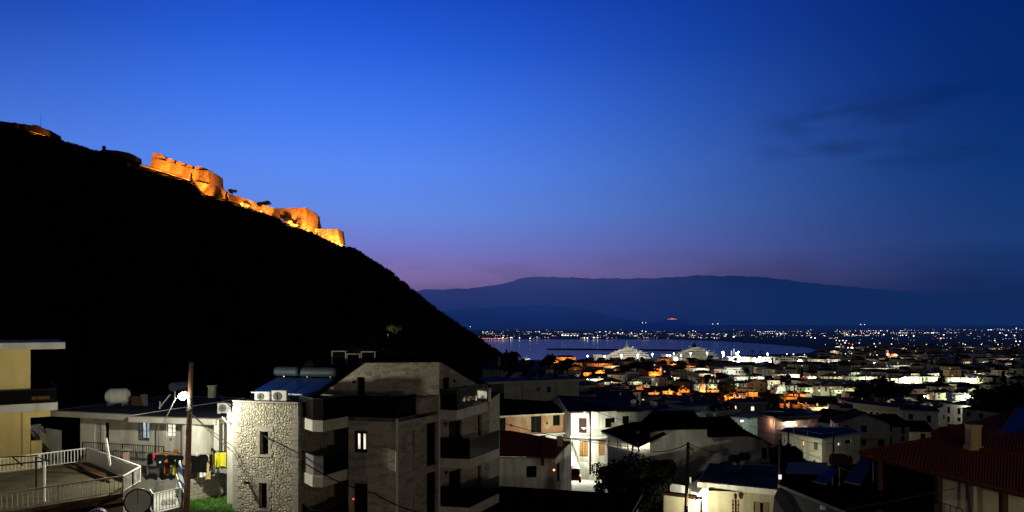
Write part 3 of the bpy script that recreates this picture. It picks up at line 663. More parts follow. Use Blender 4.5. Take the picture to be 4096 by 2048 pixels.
# ---------------------------------------------------------------- trees
TREE = {}
def tree_mesh(style, seed, leaf, nleaf, leafmat='leaf', big=1.0):
    rr = random.Random(seed); tr = MB(); cr = MB()
    if style == 'round':
        blobs = [(rr.uniform(-.9, .9)*1.6, rr.uniform(-.9, .9)*1.6, rr.uniform(2.4, 4.6), rr.uniform(1.0, 1.7)) for _ in range(7)]
        tr.tube([(0, 0, -.5), (.1, 0, 1.2), (0, .1, 2.8)], [.28, .2, .12], 7)
        for b in blobs: tr.tube([(0, 0, 1.4), (b[0]*.6, b[1]*.6, b[2]*.75), (b[0], b[1], b[2])], [.13, .08, .03], 5)
    elif style == 'pine':
        blobs = [(rr.uniform(-2.4, 2.4), rr.uniform(-2.4, 2.4), rr.uniform(5.2, 7.4), rr.uniform(1.0, 1.6)) for _ in range(9)]
        tr.tube([(0, 0, -.5), (.2, 0, 3), (0, .2, 6)], [.35, .26, .12], 7)
        for b in blobs: tr.tube([(.1, 0, 4), (b[0]*.6, b[1]*.6, b[2]*.85), (b[0], b[1], b[2])], [.14, .09, .03], 5)
    elif style == 'cypress':
        blobs = [(rr.uniform(-.15, .15), rr.uniform(-.15, .15), .7+k*.62, .85*(1-(k/11)**1.5)+.12) for k in range(11)]
        tr.tube([(0, 0, -.5), (0, 0, 6)], [.18, .05], 6)
    elif style == 'fir':
        blobs = []
        for k in range(9):
            r = 1.7*(1-k/9)+.12
            for q in range(6):
                a = q*1.047+k*.5; blobs.append((math.cos(a)*r*.62, math.sin(a)*r*.62, .8+k*.62-.1, r*.42))
        tr.tube([(0, 0, -.5), (0, 0, 6.3)], [.18, .04], 6)
    elif style == 'bush':
        blobs = [(rr.uniform(-.8, .8), rr.uniform(-.8, .8), rr.uniform(.3, 1.1), rr.uniform(.5, .8)) for _ in range(6)]
        tr.tube([(0, 0, -.3), (0, 0, .7)], [.08, .04], 5)
    if style == 'palm':
        tr.tube([(0, 0, -.5), (.15, 0, 3), (0, 0, 5.6)], [.28, .2, .22], 8)
        for k in range(26):
            a = rr.uniform(0, 6.28); up = rr.uniform(-.5, 1.0); L_ = rr.uniform(1.7, 2.3); prev = Vector((0, 0, 5.6))
            for q in range(5):
                t = (q+1)/5; p = Vector((math.cos(a)*L_*t, math.sin(a)*L_*t, 5.6+up*1.5*t-1.9*t*t)); sd = Vector((-math.sin(a), math.cos(a), -.5))*.36*(1-t*.7)
                cr.poly([prev, p, p+sd]); cr.poly([prev, p, p+Vector((-sd.x, -sd.y, sd.z))]); prev = p
    else:
        per = max(4, nleaf//len(blobs))
        for x, y, z, r in blobs:
            for _ in range(per):
                d = Vector((rr.gauss(0, 1), rr.gauss(0, 1), rr.gauss(0, 1))).normalized()*r*(rr.random()**.4)*rr.uniform(.7, 1.18)
                p = Vector((x, y, z))+Vector((d.x, d.y, d.z*(.75 if style != 'cypress' else 1.1)))
                a = Vector((rr.gauss(0, 1), rr.gauss(0, 1), rr.gauss(0, .7))).normalized(); b = a.orthogonal().normalized(); s = leaf*rr.uniform(.6, 1.4)
                cr.poly([p-a*s, p+b*s*.55, p+a*s, p-b*s*.55])
    def me(mb, nm, mat):
        m = bpy.data.meshes.new(nm); m.from_pydata(mb.v, [], mb.f); m.materials.append(MAT[mat]); m.update(); return m
    return me(tr, 'trunk', 'bark'), me(cr, 'crown', leafmat)
def get_tree(style, var=0, leafmat='leaf', leaf=.34, n=900):
    k = (style, var, leafmat)
    if k not in TREE: TREE[k] = tree_mesh(style, hash_(style)+var*17, leaf, n, leafmat)
    return TREE[k]
def hash_(s): return sum(ord(c)*(i+3) for i, c in enumerate(s))
def tree(loc, style, var, sc, label, group=None, leafmat='leaf', name='tree', cat='tree', rz=None):
    t = thing(name, label, cat, loc, group); t.scale = sc if isinstance(sc, tuple) else (sc, sc, sc); t.rotation_euler = (0, 0, rz if rz is not None else R.uniform(0, 6))
    for m, nm in zip(get_tree(style, var, leafmat), ('trunk', 'crown')):
        o = bpy.data.objects.new(nm, m); COL.objects.link(o); o.parent = t
    return t
def V3(p, z): return Vector((p.x, p.y, z))

# trees on the fortress hill
for u, v, d, st, h_, lab in ((881, 800, 471, 'fir', 1.1, 'dark fir in front of the bright buttress wall below the upper bastion'), (906, 801, 470, 'fir', .8, 'smaller dark fir at the left end of the curtain wall'), (766, 738, 480, 'cypress', 1.05, 'thin dark cypress against the lower retaining wall of the bastion')):
    tree(PT(u, v, d), st, 0, h_, lab, 'conifers by the fortress walls', 'leafshade', 'fir_tree' if st == 'fir' else 'cypress_tree')
tree(PT(930, 786, 480), 'round', 1, (1.15, 1.15, .95), 'round olive tree rising behind the wall right of the upper bastion', leafmat='leaf')
tree(PT(1065, 826, 466), 'round', 2, (1.2, 1.2, .72), 'wide dark tree on the skyline between the two bastions', leafmat='leafshade')
tree(PT(1045, 830, 466), 'bush', 2, 2.2, 'dark bush left of the skyline tree between the bastions', leafmat='leafshade', name='bush', cat='bush')
tree(PT(1180, 905, 447), 'round', 0, .8, 'dark small tree at the left foot of the tall lower bastion', leafmat='leafshade')
tree(PT(1145, 885, 449), 'bush', 1, 1.5, 'dark bushes over the left end of the tall lower bastion', leafmat='leafshade', name='bush', cat='bush')
tree(PT(108, 551, 543), 'bush', 0, (3.6, 3.6, 2.2), 'orange lit bush below the summit ruin', name='bush', cat='bush')
# lit tree half way up the hill
dd = 210; p = PT(1585, 1328, dd)
tree(p, 'bush', 1, (1.9, 1.9, 1.8), 'greenish lit tree alone on the dark hillside above the stone building', leafmat='leaf')
street_lamp(p+Vector((-1.5, -5.5, -2.5)), 2.2, (.3, .3), 1500, (.9, 1, .55), 'small lamp in front of the lit tree on the dark hillside', head=.05, bulb='doty')

# ================================================================ YELLOW HOUSE, far left
Y = thing('yellow_house', 'yellow rendered house with two projecting flat slabs cut by the left edge of the photo', 'house', (-29, 44, 50))
ya = Vector((.83, .56)); yc = XY(122, 43.2); yA = yc-ya*9; yn = Vector((ya.y, -ya.x))
zt = ZZ(1397, 43.2)
mb = MB(); facade(mb, yA, yc, 49, zt, (), n=yn); facade(mb, yc, yc-yn*9, 49, zt, (), n=ya); mb.build('wall', 'yellow', Y)
mb = MB(); q = [yA+yn*.35, yc+yn*.35+ya*1.75, yc+ya*1.75-yn*10, yA-yn*10]; mb.prism(q, zt, zt+.40); mb.build('roof_slab', 'slab', Y)
z2 = ZZ(1642, 43.0); q2 = [yA+yn*.9, yc+yn*.9+ya*1.35, yc+ya*1.35-yn*7, yA-yn*7]
mb = MB(); mb.prism(q2, z2, z2+.46); mb.build('balcony_slab', 'slab', Y)
gp = [V3(q2[0]+yn*-.08, z2+.46), V3(q2[1]+yn*-.08-ya*.08, z2+.46), V3(q2[2]-ya*.08, z2+.46)]
glass_rail(gp, .78, Y)
mb = MB(); mb.box(V3(yc+ya*.3+yn*.02, 51), (.55, .06, 4.2), math.atan2(ya.y, ya.x)); mb.box(V3(yc+ya*.0+yn*.03-ya*.35, z2-1.6), (.1, .1, 3.2), math.atan2(ya.y, ya.x)); mb.build('drainpipe', 'yellow', Y)
mb = MB(); mb.prism([yc, yc+ya*1.0, yc+ya*1.0-yn*1.2, yc-yn*1.2], z2-.45, z2-.003); mb.build('bracket', 'yellow', Y)
mb = MB(); c_ = yc+ya*.55-yn*1.5; mb.box(V3(c_, z2+.46+.12), (.9, .3, .16), .3); mb.build('rail_reflection_glow', 'wino', Y)  # glowing box added for the orange reflection in the glass railing
# dim outside stair behind the yellow house
st = thing('stairs', 'dim concrete outside stairs with a solid parapet between the yellow and the white house', 'stairs', PT(190, 1810, 47))
mb = MB()
for i in range(11):
    a = PT(130+i*9, 1700+i*10.5, 48); mb.box((a.x, a.y, a.z-1), (.30, 1.3, 2.0))
mb.build('steps', 'grey', st)
mb = MB(); mb.hexa([PT(160, 1760, 47.0), PT(238, 1836, 47.0), PT(238, 1836, 47.2), PT(160, 1760, 47.2), PT(156, 1712, 47), PT(238, 1782, 47), PT(238, 1782, 47.2), PT(156, 1712, 47.2)])
mb.hexa([PT(184, 1836, 47.4), PT(247, 1836, 47.4), PT(247, 1836, 47.7), PT(184, 1836, 47.7), PT(184, 1712, 47.4), PT(247, 1722, 47.4), PT(247, 1722, 47.7), PT(184, 1712, 47.7)]); mb.build('parapet', 'grey', st)

# ================================================================ TERRACE with white railing, bottom left
zf = 51.97
tA, tB, tC, tD, tE = XY(350, 42.5), XY(-60, 38.6), XY(492, 34.6), XY(-60, 30.6), XY(560, 36.9)
TE = thing('terrace_house', 'low house under a wide flat roof terrace with white railings at the bottom left', 'house', V3(tC, 48))
mb = MB(); mb.prism([tD, tC, tE, tA, tB], 47.5, zf-.25); mb.build('wall', 'grey', TE)
mb = MB(); mb.prism([tD, tC, tE, tA, tB], zf-.25, zf); mb.build('terrace_floor', M('terrace_screed', (.125, .105, .065), .9, .3, 1.2, .3, grime=.4), TE)
railing([V3(tB, zf), V3(tA, zf)], .82, 'whitemetal', TE, .17, .035, 2.6, top=.07)
railing([V3(tD, zf), V3(tC, zf)], .82, 'concrete', TE, .19, .026, 2.6, top=.07)
railing([V3(tC, zf), V3(tC.lerp(tE, .55), zf), V3(tE, zf)], .82, 'whitemetal', TE, .17, .03, 2, top=.06)
tm = tA.lerp(tE, .42)
mb = MB(); mb.beam(V3(tA, zf+.42), V3(tm, zf+.42), .03, .76); mb.beam(V3(tm, zf+.42), V3(tE, zf+.42), .02, .66); mb.build('sheet_panel', 'whitemetal', TE)
mb = MB(); mb.beam(V3(tA, zf+.84), V3(tE, zf+.84), .09, .05); mb.build('top_rail', 'whitemetal', TE)
mb = MB(); p0 = PT(442, 1866, 39); mb.beam(p0, PT(424, 1752, 39), .09); mb.build('pipe', 'whitemetal', TE)
mb = MB()
for i in range(34):
    t = i/34; a = tD.lerp(tC, t); n_ = outward(tD, tC); mb.tube([V3(a+n_*.05, zf-.26), V3(a+n_*.5, zf-.40)], .12, 7)
mb.build('tile_eave', 'fartile', TE)
pg = thing('pergola_frame', 'black metal pergola frame standing on the white-railed terrace', 'frame', PT(145, 1950, 35))
mb = MB(); a = PT(145, 1960, 34); mb.beam(a, PT(145, 1826, 34), .06); mb.beam(PT(-40, 1866, 33), PT(196, 1842, 36), .07); mb.beam(PT(145, 1828, 34), PT(196, 1842, 36), .05); mb.beam(PT(-40, 1832, 36), PT(150, 1822, 35), .05); mb.beam(PT(48, 1826, 35.5), PT(90, 1862, 34), .05)
mb.build('frame', 'black', pg)
mb = MB(); mb.beam(PT(178, 2030, 33), PT(178, 1846, 33), .075); mb.build('post', 'whitemetal', pg)
hb = thing('cable', 'thick dark hose lying in a curve across the terrace floor', 'hose', V3(tA, zf))
mb = MB(); pts = []
for i in range(24):
    t = i/23; u = lerp(268, 440, t); pts.append((u, lerp(1866, 1930, t**1.1)))
mb.tube([Vector((XY(u, 8.0*F/(v-V0)).x, 8.0*F/(v-V0), zf+.05)) for u, v in pts], .05, 5); mb.build('hose', 'black', hb)
# planks / debris along the right parapet
rr = random.Random(4)
for i, lab in enumerate(('reddish plank lying along the white sheet parapet', 'dark roof beam leaning along the terrace edge', 'broken dark plank by the inner corner of the terrace')):
    u0 = 345+i*36; mb = MB(); a = V3(tA.lerp(tE, .02+i*.2)+Vector((-.45-.25*i, -.55)), zf+.06+.03*i); b_ = V3(tA.lerp(tE, .62+i*.12)+Vector((-.5-.25*i, -.5)), zf+.08+.03*i)
    mb.beam(a, b_, .2, .1); tag(mb.build('plank', 'wood' if i != 1 else 'darkpole', org=a), lab, 'plank')
# water tank end, bottom centre-left
wt = thing('water_tank', 'grey round water tank end with a dark rim in front of the terrace railing', 'water tank', PT(548, 2010, 29))
def drum(t, c, r, ln, ax, cap=True):
    ax = Vector(ax).normalized(); c = Vector(c); m1 = MB(); m1.tube([c-ax*ln/2, c+ax*ln/2], r, 24); o = m1.build('shell', 'tank', t, smooth_=False)
    m2 = MB(); e = c-ax*(ln/2+.01); m2.tube([e-ax*.02, e+ax*.05], r*1.04, 24); m2.build('rim', 'black', t)
    m3 = MB(); m3.tube([e-ax*.05, e-ax*.02], r*.93, 24); cp = m3.build('end_cap', 'acwhite' if not cap else M('tank_cap', (.52, .54, .50), .6, .12, 2), t)
    m4 = MB(); m4.beam(e-ax*.055+Vector((0, 0, -r*.9)), e-ax*.055+Vector((0, 0, r*.9)), .015); m4.build('seam', 'black', t)
drum(wt, PT(552, 2003, 29.6), .50, 1.3, (-.44, .86, -.16))
mb = MB(); p = PT(552, 2003, 29.6)
for sx in (-.35, .35): mb.beam(p+Vector((sx, .2, -.3)), p+Vector((sx*1.2, .2, -2.0)), .06)
mb.build('stand', 'black', wt)
w2 = thing('water_tank', 'second grey tank, only its rounded top showing at the bottom edge', 'water tank', PT(388, 2048, 28))
drum(w2, PT(388, 2078, 28.4), .40, .9, (-.45, .85, -.1))

# ================================================================ WHITE HOUSE WITH LAUNDRY
wA, wB = XY(321, 48.0), XY(922, 44.8); zr = ZZ(1637, 48); zv = 51.46
WH = thing('white_house', 'low white flat-roofed house with a long veranda and laundry hung before it', 'house', V3((wA+wB)/2, 48.5))
n_ = outward(wA, wB); e_ = (wB-wA).normalized()
ops = {'dark': hole(wA, wB, 416, 436, 1690, 1806), 'sh': hole(wA, wB, 376, 404, 1688, 1800), 'bar': hole(wA, wB, 562, 597, 1688, 1757), 'win': hole(wA, wB, 664, 702, 1696, 1748), 'low1': hole(wA, wB, 790, 824, 1888, 1925), 'low2': hole(wA, wB, 640, 664, 1890, 1940)}
mb = MB(); facade(mb, wA, wB, 48, zr-.36, list(ops.values())); facade(mb, wA, wA-n_*9, 48, zr-.36, (), n=-e_); facade(mb, wB, wB-n_*9, 48, zr-.36, (), n=e_); mb.build('wall', 'white', WH)
opening(WH, wA, wB, ops['dark'], 'door', 'black', 'glass', .16, mull=0); opening(WH, wA, wB, ops['sh'], 'door', 'whitemetal', 'acwhite', .06, mull=0, trans=2, label='closed white door')
w = opening(WH, wA, wB, ops['bar'], 'window', 'black', 'winb', .12, mull=1); opening(WH, wA, wB, ops['win'], 'window', 'whitemetal', 'winw', .12, mull=1, trans=2)
a, b, c, d = ops['bar']; mb = MB()
for i in range(9):
    s = lerp(a-.03, b+.03, i/8); q = wA+e_*s+n_*.08; mb.beam(V3(q, c-.05), V3(q, d+.05), .022)
for z in (c-.04, (c+d)/2, d+.04): mb.beam(V3(wA+e_*(a-.05)+n_*.08, z), V3(wA+e_*(b+.05)+n_*.08, z), .025)
mb.build('window_grille', 'black', w)
opening(WH, wA, wB, ops['low1'], 'door', 'cream', 'winw', .1, mull=1); opening(WH, wA, wB, ops['low2'], 'door', 'whitemetal', 'acwhite', .1, mull=0)
mb = MB(); q0, q1 = wA-e_*1.3+n_*1.3, XY(594, 46.2)+n_*1.3
mb.prism([q0, q1, q1-n_*11, q0-n_*11], zr-.34, zr); q2, q3 = q1+n_*.35, wB+n_*1.5+e_*.1
mb.prism([q1+n_*.35+e_*.005, q3, q3-n_*11, q1-n_*11+e_*.005], zr-.40, zr-.06); mb.build('roof_slab', 'slab', WH)
mb = MB(); mb.prism([q0+e_*.3-n_*.3, q1-n_*.3, q1-n_*10.6, q0+e_*.3-n_*10.6], zr+.004, zr+.02); mb.prism([q1-n_*.1+e_*.1, q3-n_*.35-e_*.2, q3-n_*10.6-e_*.2, q1-n_*10.6+e_*.1], zr-.055, zr-.03); mb.build('roof_sheet', 'flatroof', WH)
vp = [XY(331, 46.7), XY(655, 45.0), XY(905, 43.2)]
mb = MB(); mb.prism([vp[0], vp[1], vp[2], wB-e_*.1, wA], zv-.25, zv); mb.build('veranda_slab', 'concrete', WH)
railing([V3(vp[0], zv), V3(vp[1], zv)], 1.0, 'black', WH, .14, .02, 1.6)
railing([V3(vp[1], zv), V3(vp[2], zv-.2)], .72, 'black', WH, .14, .02, 1.6)
mb = MB(); q = wA+e_*7.0+n_*.35; mb.tube([V3(XY(800, 45.0), zv), V3(XY(800, 45.0), zr-.4)], 1.05, 24); mb.build('rounded_wall', 'white', WH)
mb = MB(); mb.box(V3(XY(870, 43.6), 51.3), (.30, .30, 6.0)); mb.box(V3(XY(890, 44.2), 52.7), (.25, .25, 3.2)); mb.build('column', 'white', WH)
mb = MB(); mb.beam(V3(XY(634, 45.4), zv), V3(XY(634, 45.4), zr-.35), .05); mb.build('drainpipe', 'metal', WH)
PW = thing('pillar_wall', 'tall narrow cream wall end standing between the white house and the rubble stone tower', 'wall', V3(XY(918, 41), 48.5))
mb = MB(); a, b = XY(908, 41.2), XY(934, 41.0); mb.prism([a, b, b+Vector((.2, 3)), a+Vector((0, 3))], 48, ZZ(1652, 41)); mb.build('wall', 'greywall', PW)
mb = MB()
pp = [PT(918, 1640, 40.9), PT(922, 1652, 40.8), PT(921, 1672, 40.8), PT(908, 1690, 40.8), PT(890, 1668, 40.9)]
mb.tube(pp, .04, 6); mb.build('conduit', 'whitemetal', PW)
# yellow drying rack with cloth at right end of the veranda
BL = thing('balcony', 'small projecting balcony with black railing next to the tall cream wall end', 'balcony', PT(885, 1880, 42.5))
bz = ZZ(1866, 42.4); ba, bb, bc = XY(846, 43.2), XY(860, 42.2), XY(908, 41.9)
mb = MB(); mb.prism([ba, bb, bc, XY(908, 43.4)], bz-.3, bz); mb.build('slab', 'concrete', BL)
railing([V3(ba, bz), V3(bb, bz), V3(bc, bz)], .95, 'black', BL, .12, .018, 1)
def cloth(name, pts, d, mat, label, cat, wav=.05, group='laundry on the line', th=.02, seed=0):
    # outline in survey coordinates, gently waved
    mb = MB(); vs = []
    for i, (u, v) in enumerate(pts):
        vs.append(PT(u, v, d+wav*math.sin(i*2.1+seed)))
    k = len(vs); mb.add(vs+[p+Vector((0, th, 0)) for p in vs], [tuple(range(k)), tuple(range(2*k-1, k-1, -1))]+[(i, i+k, (i+1) % k+k, (i+1) % k) for i in range(k)])
    return tag(mb.build(name, mat, org=vs[0]), label, cat, group)
def fab(name, col): MAT[name] = M(name, col, .95, .25, 9, .3); return name
for nm, cl in (('cloth_black', (.003, .003, .0035)), ('cloth_navy', (.006, .010, .016)), ('cloth_yellow', (.62, .58, .03)), ('cloth_orange', (.40, .11, .02)), ('cloth_beige', (.45, .36, .18)), ('cloth_red', (.55, .06, .05)), ('cloth_pink', (.7, .10, .25)), ('cloth_white', (.7, .7, .66)), ('cloth_teal', (.02, .10, .10)), ('cloth_blue', (.02, .07, .30)), ('cloth_grey', (.10, .10, .095))): fab(nm, cl)
mb = MB(); ca, cb_, cc = PT(860, 1812, 42.0), PT(905, 1806, 41.75), PT(905, 1866, 41.75)
vs = []
for i in range(9):
    t = i/8; p = PT(lerp(859, 905, t), 0, 42.05-.3*t+.05*math.sin(i*2.6)); vs.append((p.x, p.y, ZZ(lerp(1814, 1805, t), 42))); vs.append((p.x, p.y-.04*math.sin(i*1.7), ZZ(lerp(1868, 1862, t)+2*math.sin(i), 42)))
mb.add(vs, [(2*i, 2*i+1, 2*i+3, 2*i+2) for i in range(8)]); tag(mb.build('blanket', 'cloth_yellow', org=vs[0]), 'bright yellow blanket hung over the small balcony railing', 'blanket')
# clothes line
cl = thing('clothes_line', 'clothes lines strung before the white house veranda', 'clothes line', PT(595, 1822, 41.5))
mb = MB(); 
for k, (va, vb) in enumerate(((1816, 1812), (1822, 1816))): mb.tube([PT(588, va, 42.2+k*.4), PT(715, va+5, 41.6+k*.4), PT(850, vb, 41.2+k*.4)], .012, 4)
mb.beam(PT(590, 1900, 42.4), PT(590, 1808, 42.4), .07); mb.beam(PT(850, 1870, 41.4), PT(850, 1806, 41.4), .06); mb.build('line', 'metal', cl)
def shirt(u, w, v0, v1): return [(u-w*.28, v0), (u-w*.5, v0+6), (u-w*.56, v0+(v1-v0)*.36), (u-w*.38, v0+(v1-v0)*.38), (u-w*.36, v1), (u+w*.36, v1-1), (u+w*.38, v0+(v1-v0)*.38), (u+w*.56, v0+(v1-v0)*.34), (u+w*.5, v0+5), (u+w*.28, v0)]
def trous(u, w, v0, v1): return [(u-w*.45, v0), (u-w*.5, v1), (u-w*.08, v1+1), (u, v0+(v1-v0)*.3), (u+w*.08, v1-1), (u+w*.5, v1-2), (u+w*.45, v0)]
def towel(u, w, v0, v1): return [(u-w*.5, v0), (u-w*.52, v1), (u-w*.1, v1+2), (u+w*.3, v1-2), (u+w*.5, v1), (u+w*.5, v0)]
for i, (nm, fn, u, w, v0_, v1_, mt, dd, lab) in enumerate((
    ('trousers', trous, 600, 22, 1816, 1860, 'cloth_black', 42.1, 'black trousers at the left end of the clothes line'), ('t_shirt', shirt, 617, 20, 1816, 1842, 'cloth_red', 42.3, 'small red top half hidden between dark clothes'),
    ('t_shirt', shirt, 641, 44, 1819, 1874, 'cloth_navy', 41.9, 'large navy shirt with a small white square patch'), ('towel', towel, 668, 22, 1822, 1896, 'cloth_orange', 42.4, 'orange towel hanging low behind the navy shirt'),
    ('t_shirt', shirt, 684, 36, 1818, 1862, 'cloth_black', 41.85, 'black shirt right of the navy shirt'), ('dress', trous, 703, 26, 1836, 1899, 'cloth_yellow', 42.3, 'bright yellow garment hanging below the black shirts'),
    ('t_shirt', shirt, 716, 34, 1820, 1872, 'cloth_black', 41.8, 'black shirt just left of the wooden lamp pole'), ('trousers', trous, 764, 30, 1822, 1893, 'cloth_black', 41.6, 'black trousers just right of the wooden lamp pole'),
    ('t_shirt', shirt, 786, 34, 1824, 1893, 'cloth_black', 41.5, 'long black shirt second to the right of the lamp pole'), ('sweatshirt', shirt, 812, 38, 1818, 1890, 'cloth_black', 41.4, 'black long-sleeved top third to the right of the lamp pole'),
    ('towel', towel, 832, 20, 1822, 1918, 'cloth_beige', 41.5, 'long beige towel hanging lowest near the right end of the line'), ('trousers', trous, 844, 14, 1818, 1884, 'cloth_black', 41.2, 'narrow black trousers at the right end of the clothes line'),
    ('sock', towel, 760, 8, 1812, 1824, 'cloth_pink', 41.7, 'small bright pink cloth beside the lamp pole'), ('towel', towel, 703, 20, 1798, 1812, 'cloth_orange', 43.5, 'small orange cloth folded over the veranda railing'),
    ('cloth', towel, 790, 14, 1812, 1824, 'cloth_white', 41.9, 'small white cloth on the line right of the pole'), ('towel', towel, 645, 70, 1811, 1818, 'cloth_orange', 42.5, 'orange edging of a sheet folded along the line'), ('cloth', towel, 684, 12, 1752, 1762, 'cloth_red', 46.0, 'tiny red cloth hanging under the right window of the white house'))):
    cloth(nm, fn(u, w, v0_, v1_), dd, mt, lab, 'laundry', .06, seed=i)
cloth('patch', towel(640, 7, 1845, 1852), 41.80, 'cloth_white', 'small white square patch on the navy shirt', 'patch', 0)
mb = MB(); vs = []
for i in range(11):
    u = lerp(570, 700, i/10); vs += [PT(u, 1875+3*math.sin(i), 43.4), PT(u+3*math.sin(i*2), 1905+18*abs(math.sin(i*1.9)), 43.4)]
mb.add(vs, [(2*i, 2*i+1, 2*i+3, 2*i+2) for i in range(10)]); tag(mb.build('tarpaulin', 'cloth_grey', org=vs[0]), 'torn grey tarpaulin hanging in points beneath the laundry', 'tarpaulin')
# furled striped flag on a pole
fl = thing('flag', 'furled blue and white striped flag on a pole just left of the wooden lamp pole', 'flag', PT(724, 2030, 38.6))
mb = MB(); mb.tube([PT(724, 2034, 38.6), PT(719, 1842, 38.6)], .035, 6); mb.build('pole', 'whitemetal', fl)
m = bpy.data.materials.new('flag_stripes'); nt_, N_, L_ = nodes_of(m); o_ = N_.new('ShaderNodeOutputMaterial'); b_ = N_.new('ShaderNodeBsdfPrincipled'); L_.new(b_.outputs[0], o_.inputs[0])
w_ = N_.new('ShaderNodeTexWave'); w_.bands_direction = 'DIAGONAL'; w_.inputs['Scale'].default_value = .95; w_.inputs['Distortion'].default_value = 2.5; g_ = N_.new('ShaderNodeNewGeometry'); L_.new(g_.outputs['Position'], w_.inputs['Vector'])
r_ = N_.new('ShaderNodeValToRGB'); r_.color_ramp.interpolation = 'CONSTANT'; r_.color_ramp.elements[0].color = (.6, .6, .6, 1); r_.color_ramp.elements[1].position = .5; r_.color_ramp.elements[1].color = (.015, .05, .22, 1)
L_.new(w_.outputs[0], r_.inputs[0]); L_.new(r_.outputs[0], b_.inputs['Base Color'])
mb = MB(); mb.tube([PT(719, 1848, 38.5), PT(721, 1890, 38.5), PT(725, 1935, 38.45), PT(727, 1965, 38.4), PT(725, 1990, 38.5), PT(724, 2028, 38.5)], [.06, .10, .14, .22, .12, .08], 9); mb.build('cloth', m, fl)
# landing with tiles and white railing at the very bottom
LD = thing('landing', 'tiled landing with white railing and a metal grille at the foot of the lamp pole', 'landing', PT(665, 2030, 37))
zl = ZZ(2022, 36.6); la, lb, lc, ld = XY(600, 36.0), XY(612, 35.0), XY(728, 36.4), XY(705, 40.5)
mb = MB(); mb.prism([la, lb, lc, ld, XY(590, 39)], zl-1.8, zl); mb.build('floor', 'paving', LD)
railing([V3(la, zl), V3(lb, zl), V3(lc, zl)], .95, 'whitemetal', LD, .16, .022, 1.4)
railing([V3(ld, zl), V3(lc, zl)], .8, 'whitemetal', LD, .16, .02, 1.4)
mb = MB()
for i in range(12):
    a = XY(650+i*5, 37.6+.02*i); mb.beam(V3(a, zl+.03), V3(a+Vector((.42, -1.0)), zl+.03), .03)
mb.build('grille', 'black', LD)
gt = thing('garden_gate', 'small arched metal gate below the laundry', 'gate', PT(640, 1990, 41))
mb = MB(); g0, g1, zz0, zz1 = 622, 656, 1985, 1935
for i in range(9): u = lerp(g0, g1, i/8); mb.beam(PT(u, zz0, 41), PT(u, zz1-12*math.sin(math.pi*i/8), 41), .02)
for i in range(8):
    ua, ub = lerp(g0, g1, i/8), lerp(g0, g1, (i+1)/8); mb.beam(PT(ua, zz1-12*math.sin(math.pi*i/8), 41), PT(ub, zz1-12*math.sin(math.pi*(i+1)/8), 41), .04)
mb.build('leaf', 'metal', gt)
# retaining block wall and grass slope
RW = thing('retaining_wall', 'low blockwork retaining wall rising towards the rubble stone tower', 'wall', PT(830, 1990, 42.5))
mb = MB(); a0, a1 = PT(756, 2012, 41.6), PT(905, 1960, 43.4); t0, t1 = PT(756, 1936, 41.6), PT(905, 1908, 43.4); bk = Vector((0, .4, 0))
mb.hexa([a0-Vector((0, 0, 1)), a1-Vector((0, 0, 1)), a1+bk-Vector((0, 0, 1)), a0+bk-Vector((0, 0, 1)), t0, t1, t1+bk, t0+bk]); mb.build('wall', 'blockwork', RW)
mb = MB(); rr = random.Random(9)
for i in range(8):
    t = (i+.5)/8; p = t0.lerp(t1, t); mb.box(p+Vector((0, .2, .10+.03*(i % 2))), (.34, .3, .2), .4)
mb.build('coping_block', 'concrete', RW)
mb = MB(); rr = random.Random(12)
mb.hexa([PT(735, 2080, 38.5), PT(935, 2080, 38.0), PT(935, 1988, 43.6), PT(752, 2012, 41.8)]*1+[p+Vector((0, 0, .01)) for p in (PT(735, 2075, 38.5), PT(935, 2075, 38.0), PT(935, 1984, 43.6), PT(752, 2006, 41.8))])
tag(mb.build('earth_bank', 'ground'), kind='structure')
mb = MB(); c4 = [PT(735, 2075, 38.5), PT(935, 2075, 38.0), PT(935, 1984, 43.6), PT(752, 2006, 41.8)]
for i in range(9000):
    a, b = rr.random(), rr.random(); p = c4[0].lerp(c4[1], a).lerp(c4[3].lerp(c4[2], a), b)
    k = .5+.9*max(0, noise.noise((p.x*1.3, p.y*1.3, 2))); h_ = rr.uniform(.12, .34)*k*1.3; dx, dy = rr.gauss(0, .12), rr.gauss(0, .12); w_ = rr.uniform(.012, .028)
    mb.poly([p+Vector((-w_, 0, 0)), p+Vector((w_, 0, 0)), p+Vector((dx, dy, h_))])
tag(mb.build('grass', 'grass'), 'bright green lamp-lit grass on the bank below the retaining wall', 'grass', kind='stuff')
# wooden lamp pole
dp = 38.0; pb = PT(745, 2045, dp); pt_ = PT(765, 1449, dp)
LP = thing('lamp_pole', 'tall leaning brown wooden pole carrying the dazzling white street lamp', 'street lamp', pb)
mb = MB(); mb.tube([pb-Vector((0, 0, .6)), pb.lerp(pt_, .35), pb.lerp(pt_, .7), pt_], [.16, .145, .125, .105], 12); mb.build('pole', 'pole', LP)
lh = PT(731, 1585, dp-.3); mb = MB(); mb.tube([PT(759, 1600, dp), PT(748, 1572, dp-.1), lh+Vector((.05, .15, .2))], .022, 6); mb.build('arm', 'black', LP)
mb = MB(); mb.box(lh+Vector((0, .2, .19)), (.34, .16, .05)); hd = mb.build('lamp_head', 'metal', LP)
mb = MB(); mb.ball(lh, .215, 14, 10, .9); mb.build('bulb', 'lamp', hd)
light('lamp_glow', lh+Vector((0, .55, -.26)), 2200, (1, .97, .78), LP, .1)
mb = MB(); mb.tube([PT(758, 1640, dp-.15), PT(752, 1634, dp-.15)], .16, 8); mb.tube([PT(756, 1650, dp-.15), PT(747, 1700, dp-.1), PT(743, 1740, dp-.1)], .02, 5); mb.box(PT(757, 1615, dp-.15), (.14, .1, .5)); mb.build('junction_box', 'acwhite', LP)
